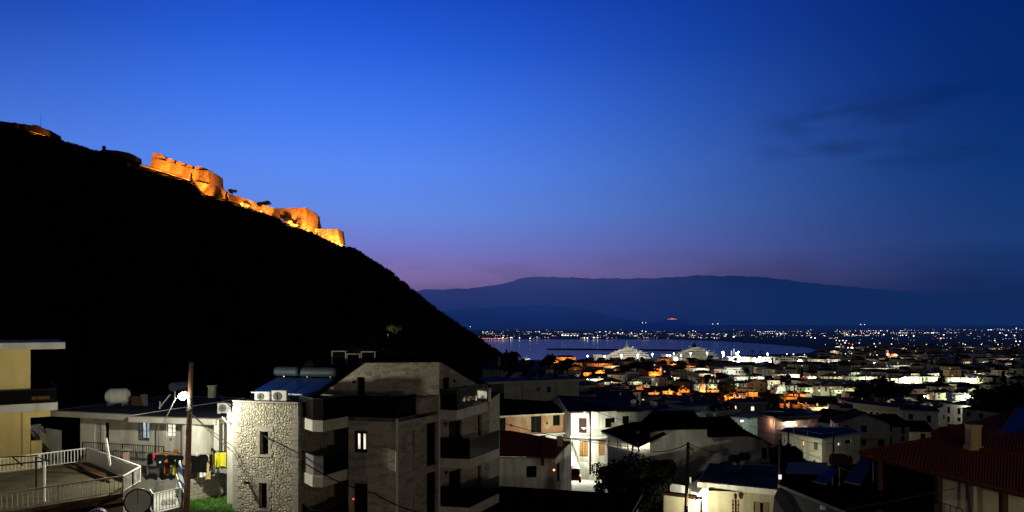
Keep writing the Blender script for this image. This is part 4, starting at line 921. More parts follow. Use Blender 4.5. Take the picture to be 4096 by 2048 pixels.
rr = random.Random(2); mb = MB()
for i in range(16):
    p = pb.lerp(pt_, rr.uniform(.05, .8)); mb.box(p+Vector((rr.uniform(-.12, .12), -.15, 0)), (.05, .05, .03), .3)
mb.build('step_bolt', 'metal', LP)
# things on the white house roof
def solar_heater(base, yaw, sc, label, cap=True, tilt=.75):
    t = thing('solar_water_heater', label, 'solar heater', base, 'rooftop solar heaters'); ca, sa = math.cos(yaw), math.sin(yaw)
    def T(x, y, z): return Vector(base)+Vector((ca*x-sa*y, sa*x+ca*y, z))*sc
    mb = MB(); mb.tube([T(-.75, .35, 1.25), T(.75, .35, 1.25)], .28*sc, 14); mb.build('tank', 'tank' if cap else 'acwhite', t)
    for x0 in (-1.0, .04):
        m2 = MB(); m2.hexa([T(x0, -1.05, .18), T(x0+.95, -1.05, .18), T(x0+.95, .25, 1.02), T(x0, .25, 1.02), T(x0, -1.1, .25), T(x0+.95, -1.1, .25), T(x0+.95, .2, 1.09), T(x0, .2, 1.09)]); m2.build('collector', 'panel', t)
    m3 = MB()
    for x in (-.8, .8):
        m3.beam(T(x, .35, 0), T(x, .35, 1.0), .04*sc); m3.beam(T(x, -1.05, 0), T(x, -1.05, .2), .04*sc); m3.beam(T(x, -1.05, .16), T(x, .3, 1.0), .04*sc)
    m3.build('frame', 'metal', t)
    return t
wtk = thing('water_tank', 'horizontal white metal water tank on the white house roof', 'water tank', PT(470, 1618, 50))
mb = MB(); mb.tube([PT(432, 1585, 50), PT(438, 1585, 50), PT(505, 1583, 50.6), PT(511, 1583, 50.6)], [.40, .52, .52, .40], 18); mb.build('shell', 'acwhite', wtk)
mb = MB()
for u in (442, 500): mb.box(PT(u, 1619, 50.2), (.12, .7, .3))
mb.build('cradle', 'metal', wtk)
bst = thing('brick_stack', 'stack of bricks and tarpaulin beside the white roof tank', 'bricks', PT(557, 1632, 50))
mb = MB(); rr = random.Random(1)
for r_i in range(6):
    for k in range(5): mb.box(PT(532+k*11+(r_i % 2)*4, 1626-r_i*7.5, 50), (.19, .3, .105))
mb.build('brick', 'wood', bst)
mb = MB(); mb.hexa([PT(574, 1630, 49.8), PT(592, 1630, 49.8), PT(592, 1630, 50.4), PT(574, 1630, 50.4), PT(562, 1578, 49.8), PT(590, 1576, 49.8), PT(590, 1576, 50.4), PT(562, 1578, 50.4)]); mb.build('tarpaulin', 'cloth_grey', bst)
rh = thing('solar_water_heater', 'solar heater tank above the street lamp on the white house roof', 'solar heater', PT(705, 1640, 49))
mb = MB(); mb.tube([PT(690, 1549, 48.6), PT(752, 1542, 50.2)], .30, 16); mb.build('tank', 'tank', rh)
mb = MB(); a, b = PT(635, 1633, 48), PT(680, 1578, 48.6); mb.beam(a, b, .12, .05); mb.beam(PT(640, 1640, 48), PT(640, 1605, 48), .05); mb.beam(PT(700, 1600, 49), PT(700, 1560, 49), .06); mb.beam(PT(740, 1600, 50), PT(740, 1555, 50), .06); mb.build('frame', 'acwhite', rh)
ch = thing('chimney', 'small pale chimney on the white house roof by the cable', 'chimney', PT(848, 1600, 52)); mb = MB(); mb.box(PT(848, 1567, 52), (.42, .42, .85)); mb.box(PT(848, 1543, 52), (.5, .5, .08)); mb.build('shaft', 'grey', ch)
pc = thing('chimney', 'short capped chimney post before the white house veranda', 'chimney', PT(504, 1860, 44)); mb = MB(); mb.box(PT(504, 1845, 44), (.28, .28, 1.1)); mb.build('shaft', 'pink', pc); mb = MB(); p = PT(504, 1800, 44); mb.add([p+Vector((-.25, -.25, 0)), p+Vector((.25, -.25, 0)), p+Vector((.25, .25, 0)), p+Vector((-.25, .25, 0)), p+Vector((0, 0, .22))], [(0, 1, 4), (1, 2, 4), (2, 3, 4), (3, 0, 4), (3, 2, 1, 0)]); mb.build('cap', 'concrete', pc)
def ac_unit(base, yaw, label, w=.85, h=.6, group='rooftop air conditioner units', mat='acwhite'):
    t = thing('air_conditioner', label, 'air conditioner', base, group); ca, sa = math.cos(yaw), math.sin(yaw)
    def T(x, y, z): return Vector(base)+Vector((ca*x-sa*y, sa*x+ca*y, z))
    mb = MB(); mb.box(T(0, 0, h/2+.04), (w, .32, h), yaw)
    for x in (-w*.35, w*.35): mb.box(T(x, 0, .02), (.08, .3, .04), yaw)
    mb.build('casing', mat, t)
    m2 = MB(); c = T(-w*.12, -.163, h/2+.04); nn = T(0, -1, 0)-T(0, 0, 0)
    m2.tube([c, c+nn*.02], h*.38, 18); f = m2.build('fan_grille', M('fan_grille', (.16, .16, .15), .7, .1, 9), t)
    m3 = MB()
    for k in range(3): r_ = h*.38*(k+1)/3.2; m3.tube([c+nn*.02, c+nn*.03], r_*.16 if k == 0 else .02, 8)
    for k in range(4): a_ = k*math.pi/4; v_ = (T(math.cos(a_), 0, math.sin(a_))-T(0, 0, 0))*h*.36; m3.beam(c+nn*.028-v_, c+nn*.028+v_, .014)
    m3.build('guard', 'black', f)
    return t
ac_unit(PT(899, 1655, 45.2)+Vector((0, 0, .02)), .15, 'air conditioner on the right end of the white house roof', .8, .62)
# ================================================================ STONE BUILDING
ZF3, ZF2, ZF1, ZF0 = 55.03, 52.2, 49.37, 46.5
S = thing('stone_apartment_building', 'large modern stone apartment block in the centre foreground with dark glass balconies', 'apartment building', (-9, 42, 46))
sa, sb = XY(932, 39.5), XY(1192, 38.5); zt = ZZ(1607, 39.5); tn = outward(sa, sb); te = (sb-sa).normalized()
h1, h2 = hole(sa, sb, 1040, 1074, 1726, 1818), hole(sa, sb, 1036, 1068, 1932, 2034)
mb = MB(); facade(mb, sa, sb, ZF0, zt, [h1, h2], .3); facade(mb, sb, sb-tn*3.2, ZF0, zt, (), n=te); facade(mb, sa, sa-tn*6, ZF0, zt, (), n=-te)
mb.build('tower_wall', 'rubble', S)
for h_, p_ in ((h1, 'glass'), (h2, 'glass')): opening(S, sa, sb, h_, 'window', 'black', p_, .26, mull=0)
a, b, c, d = h1; P_ = lambda s, z, k: V3(sa+te*s-tn*k, z)
mb = MB(); mb.poly([P_(a+.30, c+.4, .285), P_(b-.05, c+.42, .285), P_(b-.05, d-.22, .285), P_(a+.34, d-.2, .285)]); mb.build('curtain', 'white', S)
# dressed stone quoins, lintels and sills
mb = MB(); rr = random.Random(6); z = ZF0; k = 0
while z < zt-.3:
    hh = rr.uniform(.24, .34); w0 = (.5, .3)[k % 2]
    for s0, s1 in ((0, w0), ((sb-sa).length-(.5, .3)[(k+1) % 2], (sb-sa).length)):
        q = [sa+te*(s0-.015)+tn*.018, sa+te*(s1+.015)+tn*.018, sa+te*(s1+.015)-tn*.1, sa+te*(s0-.015)-tn*.1]; mb.prism(q, z+.012, z+hh-.012)
    z += hh; k += 1
q = [sa+tn*.03-te*.02, sb+tn*.03+te*.02, sb-tn*.3+te*.02, sa-tn*.3-te*.02]; mb.prism(q, zt+.002, zt+.07)
mb.build('quoins', 'quoin', S)
mb = MB()
for a, b, c, d in (h1, h2):
    mb = MB()
    def Q(s0, s1, z0_, z1_, pr): mb.prism([sa+te*s0+tn*pr, sa+te*s1+tn*pr, sa+te*s1-tn*.12, sa+te*s0-tn*.12], z0_, z1_)
    Q(a-.28, b+.28, d, d+.26, .02); Q(a-.2, b+.2, c-.14, c, .03)
    z = c; k = 0
    while z < d-.05:
        hh = min(.32, d-z); w_ = (.26, .14)[k % 2]; Q(a-w_, a, z+.01, z+hh-.01, .02); Q(b, b+w_, z+.01, z+hh-.01, .02); z += hh; k += 1
    mb.build('window_surround', 'quoin', S)
mb = MB(); mb.prism([sa, sb, sb-tn*3.2, sa-tn*6], zt-.05, zt-.02); mb.build('tower_roof', 'flatroof', S)
sp_ = thing('outdoor_spotlight', 'small wall spotlight beside the lower window of the rubble stone tower', 'wall lamp', P_(1.0, ZZ(1935, 39), -.1)); mb = MB(); p = Vector(sp_.location); mb.box(p+Vector((0, .05, 0)), (.1, .12, .1)); mb.tube([p, p+Vector((-.1, -.2, .08))], [.05, .09], 10); mb.build('housing', 'black', sp_)
# main block
K, Lp, Mp = XY(1587, 38.5), XY(1394, 39.2), XY(1755, 42.0); n1, n2 = outward(Lp, K), outward(K, Mp)
hl = [hole(Lp, K, 1414, 1469, 1724, 1811), hole(Lp, K, 1413, 1470, 1934, 2120)]
hr = [hole(K, Mp, 1650, 1660, 1718, 1883), hole(K, Mp, 1707, 1750, 1690, 1861), hole(K, Mp, 1707, 1750, 1888, 2075), hole(K, Mp, 1650, 1660, 1983, 2100)]
zp = ZZ(1674, 38.5)
mb = MB(); facade(mb, Lp, K, ZF0, zp, hl, .22); facade(mb, K, Mp, ZF0, zp, hr, .22)
Lr = XY(1394, 42.5); facade(mb, Lp, Lr, ZF0, zp, (), n=Vector((-1, 0)))
R0, R1 = XY(1757, 43.2), XY(1956, 47.3)
hb_ = [hole(R0, R1, 1796, 1848, 1682, 1828), hole(R0, R1, 1912, 1926, 1660, 1800), hole(R0, R1, 1796, 1848, 1880, 2022), hole(R0, R1, 1912, 1926, 1860, 1990)]
facade(mb, Mp, R0, ZF0, ZF3, (), n=Vector((1, -.2)).normalized()); facade(mb, R0, R1, ZF0, ZF3, hb_, .2)
# recessed wall behind the balconies between tower and main block
RA, RB = XY(1180, 42.5), XY(1396, 42.5); hc = [hole(RA, RB, 1216, 1266, 1727, 1830), hole(RA, RB, 1214, 1262, 1938, 2080)]
facade(mb, RA, RB, ZF0, ZF3, hc, .2)
facade(mb, R1, R1+Vector((.6, 6)), ZF0, ZF3, (), n=Vector((1, 0)))
mb.build('wall', 'ashlar', S)
opening(S, Lp, K, hl[0], 'window', 'black', 'winw', .18, fw=.17, label='lit window with two bright panes'); opening(S, Lp, K, hl[1], 'window', 'black', 'glass', .18)
for h_ in hr: opening(S, K, Mp, h_, 'window', 'black', 'glass', .18, mull=0)
for h_ in hb_: opening(S, R0, R1, h_, 'balcony_door' if h_[1]-h_[0] > .7 else 'window', 'black', 'glass', .16, mull=0)
for h_ in hc: opening(S, RA, RB, h_, 'balcony_door', 'black', 'glass', .16, mull=0)
mb = MB(); p = V3(Lp+(K-Lp).normalized()*(hl[1][0]+.02)+n1*.02, ZZ(1998, 39)); mb.ball(p, .04, 6, 5); mb.build('indicator_light', 'redglow', S)
# higher parapet pier on the right face, step up at u=1668
ma = K.lerp(Mp, .50); zz = ZZ(1590, 40.6)
mb = MB(); mb.prism([ma, Mp-(Mp-K).normalized()*.01, Mp-(Mp-K).normalized()*.01-n2*.5, ma-n2*.5], zp+.003, zz); mb.build('parapet_pier', 'ashlar', S)
# corner trim
mb = MB(); mb.box(V3(K, (ZF0+zp)/2), (.13, .13, zp-ZF0-.01), .4); mb.box(V3(Mp, (ZF0+zz)/2), (.12, .12, zz-ZF0-.02), .9); mb.build('corner_trim', 'slab', S)
# floors and terrace
mb = MB(); mb.prism([Lp, K, Mp, R0, R1, R1+Vector((-1, 5)), Vector((-15.0, 50)), sb-tn*3.1, RA+Vector((0, .2))], ZF3-.2, ZF3); mb.build('terrace_floor', 'flatroof', S)
def slab(pts, ztop, th, name='balcony_slab', mat='slab'):
    mb = MB(); mb.prism(pts, ztop-th, ztop); return mb.build(name, mat, S)
slab([XY(1193, 39.3), XY(1250, 37.6), XY(1291, 37.4), XY(1393, 39.2), XY(1393, 42.4), XY(1190, 42.4)], ZF3+.03, .58)
slab([XY(1193, 39.3), XY(1250, 37.5), XY(1291, 37.4), XY(1390, 39.4), XY(1392, 42.4), XY(1190, 42.4)], ZF2-.02, .56)
slab([XY(1193, 39.3), XY(1250, 37.5), XY(1291, 37.4), XY(1390, 39.4), XY(1392, 42.4), XY(1190, 42.4)], ZF1-.02, .56)
UP = [XY(1761, 42.3), XY(1826, 41.9), XY(1951, 46.6), XY(1951, 47.2), R0]
MD = [XY(1761, 42.5), XY(1878, 42.1), XY(1996, 45.8), XY(1990, 47.6), XY(1930, 46.6), R0]
slab(UP, ZF3+.02, .57); slab(MD, ZF2, .56); slab(MD, ZF1, .56)
ins = lambda p, z, f=.985: Vector((p.x, p.y+.12, z))
glass_rail([ins(XY(1193, 39.3), ZF3), ins(XY(1250, 37.6), ZF3), ins(XY(1291, 37.4), ZF3), ins(XY(1393, 39.2), ZF3), V3(K+Vector((0, .35)), ZF3), V3(ma-n2*.2, ZF3)], 1.12, S)
glass_rail([ins(p, ZF3+.02) for p in UP[:3]], 1.18, S); glass_rail([ins(p, ZF2) for p in MD[:3]], 1.12, S); glass_rail([ins(p, ZF1) for p in MD[:3]], 1.12, S)
glass_rail([ins(XY(1204, 38.9), ZF2), ins(XY(1252, 37.5), ZF2), ins(XY(1291, 37.4), ZF2)], 1.02, S, 'frost'); glass_rail([ins(XY(1292, 37.4), ZF2), ins(XY(1390, 39.4), ZF2)], 1.05, S)
glass_rail([ins(XY(1193, 39.3), ZF1), ins(XY(1250, 37.5), ZF1), ins(XY(1291, 37.4), ZF1), ins(XY(1390, 39.4), ZF1)], 1.0, S)
# upper gabled storey set back behind the terrace
ga, gb_ = XY(1230, 43.6), XY(1757, 42.7); gn = outward(ga, gb_); ge = (gb_-ga).normalized()
def gz_at(u):
    for (a, p), (b, q) in zip(((1230, 1618), (1459, 1452), (1757, 1449)), ((1459, 1452), (1757, 1449), (1800, 1449))):
        if u <= b: return lerp(p, q, (u-a)/(b-a))
gw = MB(); us = [1230, 1290, 1350, 1400, 1428, 1459, 1540, 1640, 1757]
dh = hole(ga, gb_, 1428, 1459, 1508, 1606)
for u0, u1 in zip(us, us[1:]):
    p0, p1 = ga+ge*seg_u(ga, gb_, u0), ga+ge*seg_u(ga, gb_, u1); zb0 = ZF3 if u0 != 1428 else dh[3]
    gw.poly([V3(p0, zb0), V3(p1, zb0), V3(p1, ZZ(gz_at(u1), p1.y)), V3(p0, ZZ(gz_at(u0), p0.y))])
for s_ in (dh[0], dh[1]): p_ = ga+ge*s_; gw.poly([V3(p_, ZF3), V3(p_-gn*.3, ZF3), V3(p_-gn*.3, dh[3]), V3(p_, dh[3])])
g2, g3 = gb_, R1; gn2 = outward(g2, g3); ge2 = (g3-g2).normalized(); dh2 = hole(g2, g3, 1772, 1795, 1510, 1625)
def zt2(u): return lerp(1449, 1566, max(0, (u-1764)/(1953-1764)))
us = [1757, 1764, 1772, 1795, 1850, 1900, 1953]
for u0, u1 in zip(us, us[1:]):
    p0, p1 = g2+ge2*seg_u(g2, g3, u0), g2+ge2*seg_u(g2, g3, u1); zb0 = ZF3 if u0 != 1772 else dh2[3]
    gw.poly([V3(p0, zb0), V3(p1, zb0), V3(p1, ZZ(zt2(u1), p1.y)), V3(p0, ZZ(zt2(u0), p0.y))])
gw.build('gable_wall', 'ashlar', S)
opening(S, ga, gb_, (dh[0], dh[1], ZF3, dh[3]), 'door', 'black', 'glass', .2, mull=0); opening(S, g2, g3, (dh2[0], dh2[1], ZF3, dh2[3]), 'door', 'black', 'glass', .2, mull=0)
mb = MB()
for u, v, A_, B_ in ((1417, 1527, ga, gb_), (1814, 1524, g2, g3), (1779, 1695, R0, R1), (1781, 1890, R0, R1)):
    s_ = seg_u(A_, B_, u); p = A_+(B_-A_).normalized()*s_; n_ = outward(A_, B_); mb.box(V3(p+n_*.06, ZZ(v, p.y)), (.13, .13, .17), math.atan2(n_.y, n_.x))
mb.build('wall_light', 'black', S)
# roof planes (thin, dark) behind the gable outline
rf = MB(); bk = Vector((0, 6.5, 0))
A3 = lambda u, v, d: PT(u, v, d)
l0, l1, r1, r0_ = V3(ga, ZZ(1612, ga.y)), V3(ga+ge*seg_u(ga, gb_, 1459), ZZ(1449, 43.2)), V3(g2, ZZ(1446, g2.y)), V3(R1, ZZ(1562, R1.y))
upv = Vector((0, 0, .10))
for p, q in ((l0, l1), (l1, r1)):
    rf.hexa([p-Vector((0, .1, 0)), q-Vector((0, .1, 0)), q+bk, p+bk, p-Vector((0, .1, 0))+upv, q-Vector((0, .1, 0))+upv, q+bk+upv, p+bk+upv])
rf.add([r1+upv, r0_+upv, r0_+bk*.4+upv, r1+bk+upv, r1, r0_, r0_+bk*.4, r1+bk], [(0, 1, 2, 3), (7, 6, 5, 4), (0, 4, 5, 1), (1, 5, 6, 2), (2, 6, 7, 3), (3, 7, 4, 0)])
rf.build('roof', 'blackroof', S)
mb = MB(); c = XY(1218, 46); mb.prism([XY(1000, 45.5), XY(1235, 44.2), XY(1245, 50), XY(1010, 50)], ZF3-.2, ZZ(1580, 45)); mb.build('lower_roof', 'blackroof', S)
mb = MB(); p = R1; mb.prism([p+Vector((-.12, -.05)), p+Vector((.12, -.05)), p+Vector((.12, .3)), p+Vector((-.12, .3))], ZF3, ZZ(1552, 47.3)); mb.build('end_post', 'ashlar', S)
# glowing panels added on the gable wall in place of a glass reflection
lr = thing('glass_reflection', 'bright glass reflection panels with potted plants at the right end of the top balcony', 'reflection', PT(1905, 1605, 45.8))
mb = MB(); wq = lambda u, v: PT(u, v, (g2+ge2*seg_u(g2, g3, u)).y-.08); mb.poly([wq(1912, 1592), wq(1947, 1594), wq(1947, 1566), wq(1910, 1562)]); mb.build('reflection_panel', LITWIN('reflection_glow', (1, .95, .7), 14), lr)
mb = MB(); mb.poly([wq(1852, 1604), wq(1908, 1602), wq(1908, 1584), wq(1858, 1588)]); mb.build('low_reflection_panel', LITWIN('low_reflection_glow', (1, .8, .55), 9), lr)
for u in (1868, 1884, 1896, 1932):
    mb = MB(); rr = random.Random(u); mb.tube([wq(u, 1606)-Vector((0, .2, 0)), wq(u, 1597)-Vector((0, .2, 0))], .10, 8); mb.build('flower_pot', 'black', lr)
    mb = MB(); clump(mb, wq(u, 1590)-Vector((0, .2, 0)), .15, 40, .06, rr, 1.1); mb.build('plant', 'leafshade', lr)
# chimney frames
for u, w, v0_, v1_, lab in ((1356, 54, 1405, 1448, 'left tall open-topped chimney box on the dark roof'), (1414, 50, 1416, 1448, 'middle lower chimney box on the dark roof'), (1473, 54, 1407, 1448, 'right chimney box with a pale diagonal streak')):
    t = thing('chimney', lab, 'chimney', PT(u, v1_, 47.5)); a = PT(u-w/2, v0_, 47.5); b = PT(u+w/2, v1_+10, 47.5)
    mb = MB(); mb.prism([(a.x, 47.5), (b.x, 47.5), (b.x, 48.1), (a.x, 48.1)], b.z, a.z-.02); mb.build('shaft', 'blackroof', t)
    mb = MB(); f = .055
    mb.beam((a.x, 47.46, a.z), (b.x, 47.46, a.z), f); mb.beam((a.x, 47.46, b.z), (a.x, 47.46, a.z), f); mb.beam((b.x, 47.46, b.z), (b.x, 47.46, a.z), f); mb.beam((a.x, 48.1, a.z), (b.x, 48.1, a.z), f); mb.beam((a.x, 47.46, a.z), (a.x, 48.1, a.z), f); mb.beam((b.x, 47.46, a.z), (b.x, 48.1, a.z), f)
    mb.build('frame', 'grey', t)
# solar array: three collectors and a long tank
sh = thing('solar_water_heater', 'three blue solar collectors with a long double tank on the stone building', 'solar heater', PT(1170, 1580, 44))
BL_, BR, TR, TL = PT(1003, 1568, 42.6), PT(1246, 1580, 42.2), PT(1342, 1514, 44.6), PT(1108, 1509, 45.0)
for k in range(3):
    t0, t1 = k/3+.008, (k+1)/3-.008; mb = MB(); p = [BL_.lerp(BR, t0), BL_.lerp(BR, t1), TL.lerp(TR, t1), TL.lerp(TR, t0)]
    mb.hexa([q-Vector((0, 0, .08)) for q in p]+p); cc = mb.build('collector', 'panel', sh)
    mb = MB(); mb.beam(p[0]+Vector((0, -.02, 0)), p[1]+Vector((0, -.02, 0)), .05); mb.build('edge', 'acwhite', cc)
for u0, u1, v in ((1102, 1196, 1485), (1198, 1346, 1488)):
    mb = MB(); a, b = PT(u0, v, 45.2), PT(u1, v+1, 44.9); a2 = a.lerp(b, .06); b2 = a.lerp(b, .94); mb.tube([a, a2, b2, b], [.24, .29, .29, .24], 18); mb.build('tank', 'tank', sh)
mb = MB()
for t in (.1, .5, .9): mb.beam(TL.lerp(TR, t)+Vector((0, .1, -1.2)), TL.lerp(TR, t)+Vector((0, .2, .1)), .05)
mb.build('frame', 'metal', sh)
sg = thing('satellite_dish', 'small dish and pipework tangle behind the long tank on the stone building', 'satellite dish', PT(1240, 1470, 47))
mb = MB(); p = PT(1236, 1462, 46.5); mb.tube([p, p+Vector((0, .06, 0)), p+Vector((0, .16, 0))], [.32, .22, .02], 16); mb.build('dish', 'tank', sg); mb = MB(); mb.beam(p, p+Vector((0, .2, -.8)), .05); mb.build('mast', 'metal', sg)
ac_unit(PT(1052, 1606, 40.4), -.05, 'left of the two air conditioners on the rubble stone tower', .82, .52); ac_unit(PT(1120, 1609, 40.2), -.05, 'right, slightly taller air conditioner on the rubble stone tower', .82, .62)
mb = MB(); mb.tube([PT(1148, 1598, 40.2), PT(1158, 1594, 40.2), PT(1162, 1600, 40.2), PT(1162, 1614, 40.2)], .03, 6); tag(mb.build('pipe', 'acwhite', org=PT(1150, 1600, 40.2)), 'short bent white pipe beside the right tower air conditioner', 'pipe')
# ================================================================ HOUSES OF THE STREET IN THE MIDDLE
def corrugated(mb, A0, A1, B0, B1, n, amp, th=.05):     # A eave line, B top line; ridges run A->B
    m = n*6; vs = []; A0, A1, B0, B1 = map(Vector, (A0, A1, B0, B1)); nn = ((A1-A0).cross(B0-A0)).normalized(); nn = nn if nn.z > 0 else -nn
    for i in range(m+1):
        t = i/m; w = abs(math.sin(math.pi*n*t))*amp
        for a, b, k in ((A0, A1, 0), (B0, B1, 1)): p = a.lerp(b, t)+nn*w; vs.append(p)
    o = len(mb.v); mb.add(vs, [(2*i, 2*i+1, 2*i+3, 2*i+2) for i in range(m)])
    mb.add([A0-nn*th, A1-nn*th, B1-nn*th, B0-nn*th], [(0, 1, 2, 3)]); mb.add([v for v in vs[0::2]]+[A0-nn*th, A1-nn*th], [tuple(range(m+1))+(m+2, m+1)])
# ---- brick & ochre house
oA, oB = XY(1940, 93), XY(2286, 97.5); ze = ZZ(1650, 97.5)
O = thing('brick_house', 'two-storey house with patchy bare brick upper wall and dark hipped roof', 'house', V3(oA.lerp(oB, .6), 41)); on = outward(oA, oB); oe = (oB-oA).normalized()
oh = [hole(oA, oB, 1979, 2022, 1672, 1730), hole(oA, oB, 2124, 2166, 1665, 1730), hole(oA, oB, 2212, 2240, 1660, 1702)]
zs = ZZ(1733, 95.5)
mb = MB(); facade(mb, oA, oB, zs, ze, oh, .2); facade(mb, oB, oB-on*7, 40, ze, (), n=oe); mb.build('upper_wall', 'brick', O)
mb = MB(); ol = [hole(oA, oB, 2215, 2240, 1755, 1850)]; facade(mb, oA, oB, 40, zs-.2, ol, .2); mb.build('lower_wall', 'white', O)
for i, h_ in enumerate(oh): opening(O, oA, oB, h_, 'door' if i < 2 else 'window', 'black', 'glass', .12, mull=1)
mb = MB(); q = [oA+on*.7, oB+on*.9-oe*.4, oB-on*.02-oe*.4, oA-on*.02]; mb.prism(q, zs-.2, zs); mb.build('balcony_slab', 'slab', O)
mb = MB(); r0, r1 = oA+on*.5-oe*.4, oB+on*.5-oe*.1; b0, b1 = oA-on*8, oB-on*8
ra, rb = V3(XY(2060, 99.5), ZZ(1597, 99.5)), V3(XY(2200, 101), ZZ(1604, 101))
p = [V3(r0, ze), V3(r1, ze), V3(b1, ze), V3(b0, ze)]; mb.add(p+[ra, rb], [(0, 1, 5, 4), (1, 2, 5), (2, 3, 4, 5), (3, 0, 4), (3, 2, 1, 0)]); mb.build('roof', 'blackroof', O)
mb = MB(); mb.beam(V3(r0, ze-.02), V3(r1, ze-.02), .14, .2); mb.build('eave_trim', 'cream', O)
mb = MB()
for u in (2044, 2188): s_ = seg_u(oA, oB, u); mb.box(V3(oA+oe*s_+on*.05, ZZ(1698, 95)), (.22, .1, .26), .1)
mb.build('vent', 'black', O)
# ---- white house with blue roof
a_, b_, c_ = XY(2284, 94.0), XY(2392, 93.4), XY(2548, 95.5); zw = ZZ(1646, 94)
BW = thing('white_house', 'bright lamp-lit white two-storey house with dark blue gable roof and brown shutters', 'house', V3(b_, 40))
H1 = [hole(a_, b_, 2315, 2347, 1672, 1732), hole(a_, b_, 2318, 2351, 1766, 1826)]; H2 = [hole(b_, c_, 2421, 2461, 1672, 1710), hole(b_, c_, 2490, 2517, 1664, 1708), hole(b_, c_, 2396, 2420, 1760, 1822), hole(b_, c_, 2434, 2453, 1758, 1822)]
d_ = XY(2595, 96.5); gback = Vector((-6.2, 7.5))
mb = MB(); facade(mb, a_, b_, 39.5, zw, H1, .2); facade(mb, b_, c_, 39.5, zw, H2, .2); facade(mb, c_, d_, 39.5, ZZ(1648, 96), (), .2)
gl = XY(2198, 103); ap = V3(a_.lerp(gl, .5), ZZ(1583, 99)); mb.poly([V3(a_, 39.5), V3(gl, 39.5), V3(gl, zw), ap, V3(a_, zw)]); mb.build('wall', 'white', BW)
opening(BW, a_, b_, H1[0], 'door', 'wood', 'darkpole', .08, mull=1, fw=.07); opening(BW, a_, b_, H1[1], 'door', 'wood', M('ochre_shutter', (.42, .22, .08), .8, .15, 6), .06, mull=2, fw=.08)
opening(BW, b_, c_, H2[0], 'window', 'black', 'glass', .1); opening(BW, b_, c_, H2[1], 'window', 'black', 'glass', .1); opening(BW, b_, c_, H2[2], 'door', 'wood', MAT['ochre_shutter'], .08, mull=0); opening(BW, b_, c_, H2[3], 'door', 'wood', 'shutter', .08, mull=1)
n1_, n2_ = outward(a_, b_), outward(b_, c_); mb = MB(); zb = ZZ(1742, 93.5)
mb.prism([a_+n1_*.9, b_+n1_*1.1, c_+n2_*.9, c_-n2_*.01, b_-n1_*.01, a_-n1_*.01], zb-.22, zb); mb.build('balcony_slab', 'white', BW)
railing([V3(XY(2330, 92.8), zb), V3(XY(2388, 92.3), zb)], .95, 'black', BW, .13, .02, 1.5)
e1, e2 = a_+n1_*.5+Vector((-.3, 0)), c_+n2_*.5+Vector((.6, 0)); rg0, rg1 = ap+Vector((-.2, -.2, .15)), V3(XY(2440, 102), ZZ(1592, 102))
mb = MB(); bke = V3(gl+Vector((-.5, .5)), zw); bk2 = V3(XY(2545, 108), zw)
for p, q, r, s in ((V3(e1, zw+.05), V3(e2, zw+.05), rg1, rg0), (bke, rg0, rg1, bk2)):
    mb.add([p, q, r, s]+[x-Vector((0, 0, .16)) for x in (p, q, r, s)], [(0, 1, 2, 3), (7, 6, 5, 4), (0, 4, 5, 1), (1, 5, 6, 2), (2, 6, 7, 3), (3, 7, 4, 0)])
mb.add([V3(e2, zw+.05), bk2, rg1], [(0, 1, 2)]); mb.build('roof', 'blueroof', BW)
mb = MB(); mb.beam(V3(e1, zw-.06), V3(e2, zw-.06), .18, .12)
for i in range(46): p = e1.lerp(e2, i/45); mb.box(V3(p, zw-.14), (.12, .14, .08))
mb.build('eave_trim', 'wood', BW)
mb = MB(); mb.box(V3(b_+n1_*.15+(a_-b_).normalized()*1.3, ZZ(1659, 93)), (.5, .3, .36)); mb.build('meter_box', 'acwhite', BW)
# solar collectors on its roof
for u, v, d, yw, lab in ((2405, 1588, 104, .5, 'solar heater with curved collector on the far slope of the blue roof'), (2455, 1603, 104, .45, 'blue solar collectors in the middle behind the blue roof ridge'), (2515, 1606, 105, .45, 'dark solar heater at the right end behind the blue roof')):
    solar_heater(PT(u, v, d)-Vector((0, 0, .35)), yw, 1.15, lab)
mb = MB(); ch = thing('chimney', 'pair of pale chimneys at the right end of the blue roof', 'chimney', PT(2540, 1630, 97))
mb.box(PT(2536, 1612, 97)+Vector((0, 0, -.3)), (.5, .5, 1.6)); mb.box(PT(2527, 1614, 97)+Vector((0, 0, -.3)), (.3, .3, 1.4)); mb.build('shaft', 'grey', ch)
# outside stairs, landing and street
stw = thing('stairs', 'white outside stairs with railings climbing beside the lamp-lit white house', 'stairs', PT(2270, 1880, 92))
mb = MB()
for i in range(10):
    p = PT(lerp(2302, 2276, i/9), lerp(1868, 1790, i/9), lerp(90.5, 92.5, i/9)); mb.box((p.x, p.y, p.z-1.5), (.9, .9, 3.0))
mb.build('steps', 'white', stw)
railing([PT(2312, 1862, 90), PT(2290, 1800, 91.8), PT(2288, 1785, 92.3)], .95, 'black', stw, .18, .025, 1)
sts = MB()
for i in range(12):
    ya_, yb_ = 74+i*2.2, 76.2+i*2.2
    for j in range(4):
        q = [(lerp(5.2, 12.6, (j+a)/4), y_) for a, y_ in ((0, ya_), (1, ya_), (1, yb_), (0, yb_))]; sts.poly([(x_, y_, max(gz(x_, y_), 38)+.12) for x_, y_ in q])
tag(sts.build('street', M('street_concrete', (.48, .48, .44), .85, .18, .8, .2, grime=.25)), kind='structure')
pvw = thing('garden_wall', 'low white garden wall at the end of the lamp-lit street', 'wall', PT(2350, 1860, 92)); mb = MB(); a, b = PT(2310, 1866, 92), PT(2395, 1868, 91.6); mb.prism([(a.x, a.y), (b.x, b.y), (b.x, b.y+.3), (a.x, a.y+.3)], 39.5, ZZ(1850, 92)); mb.build('wall', 'white', pvw)
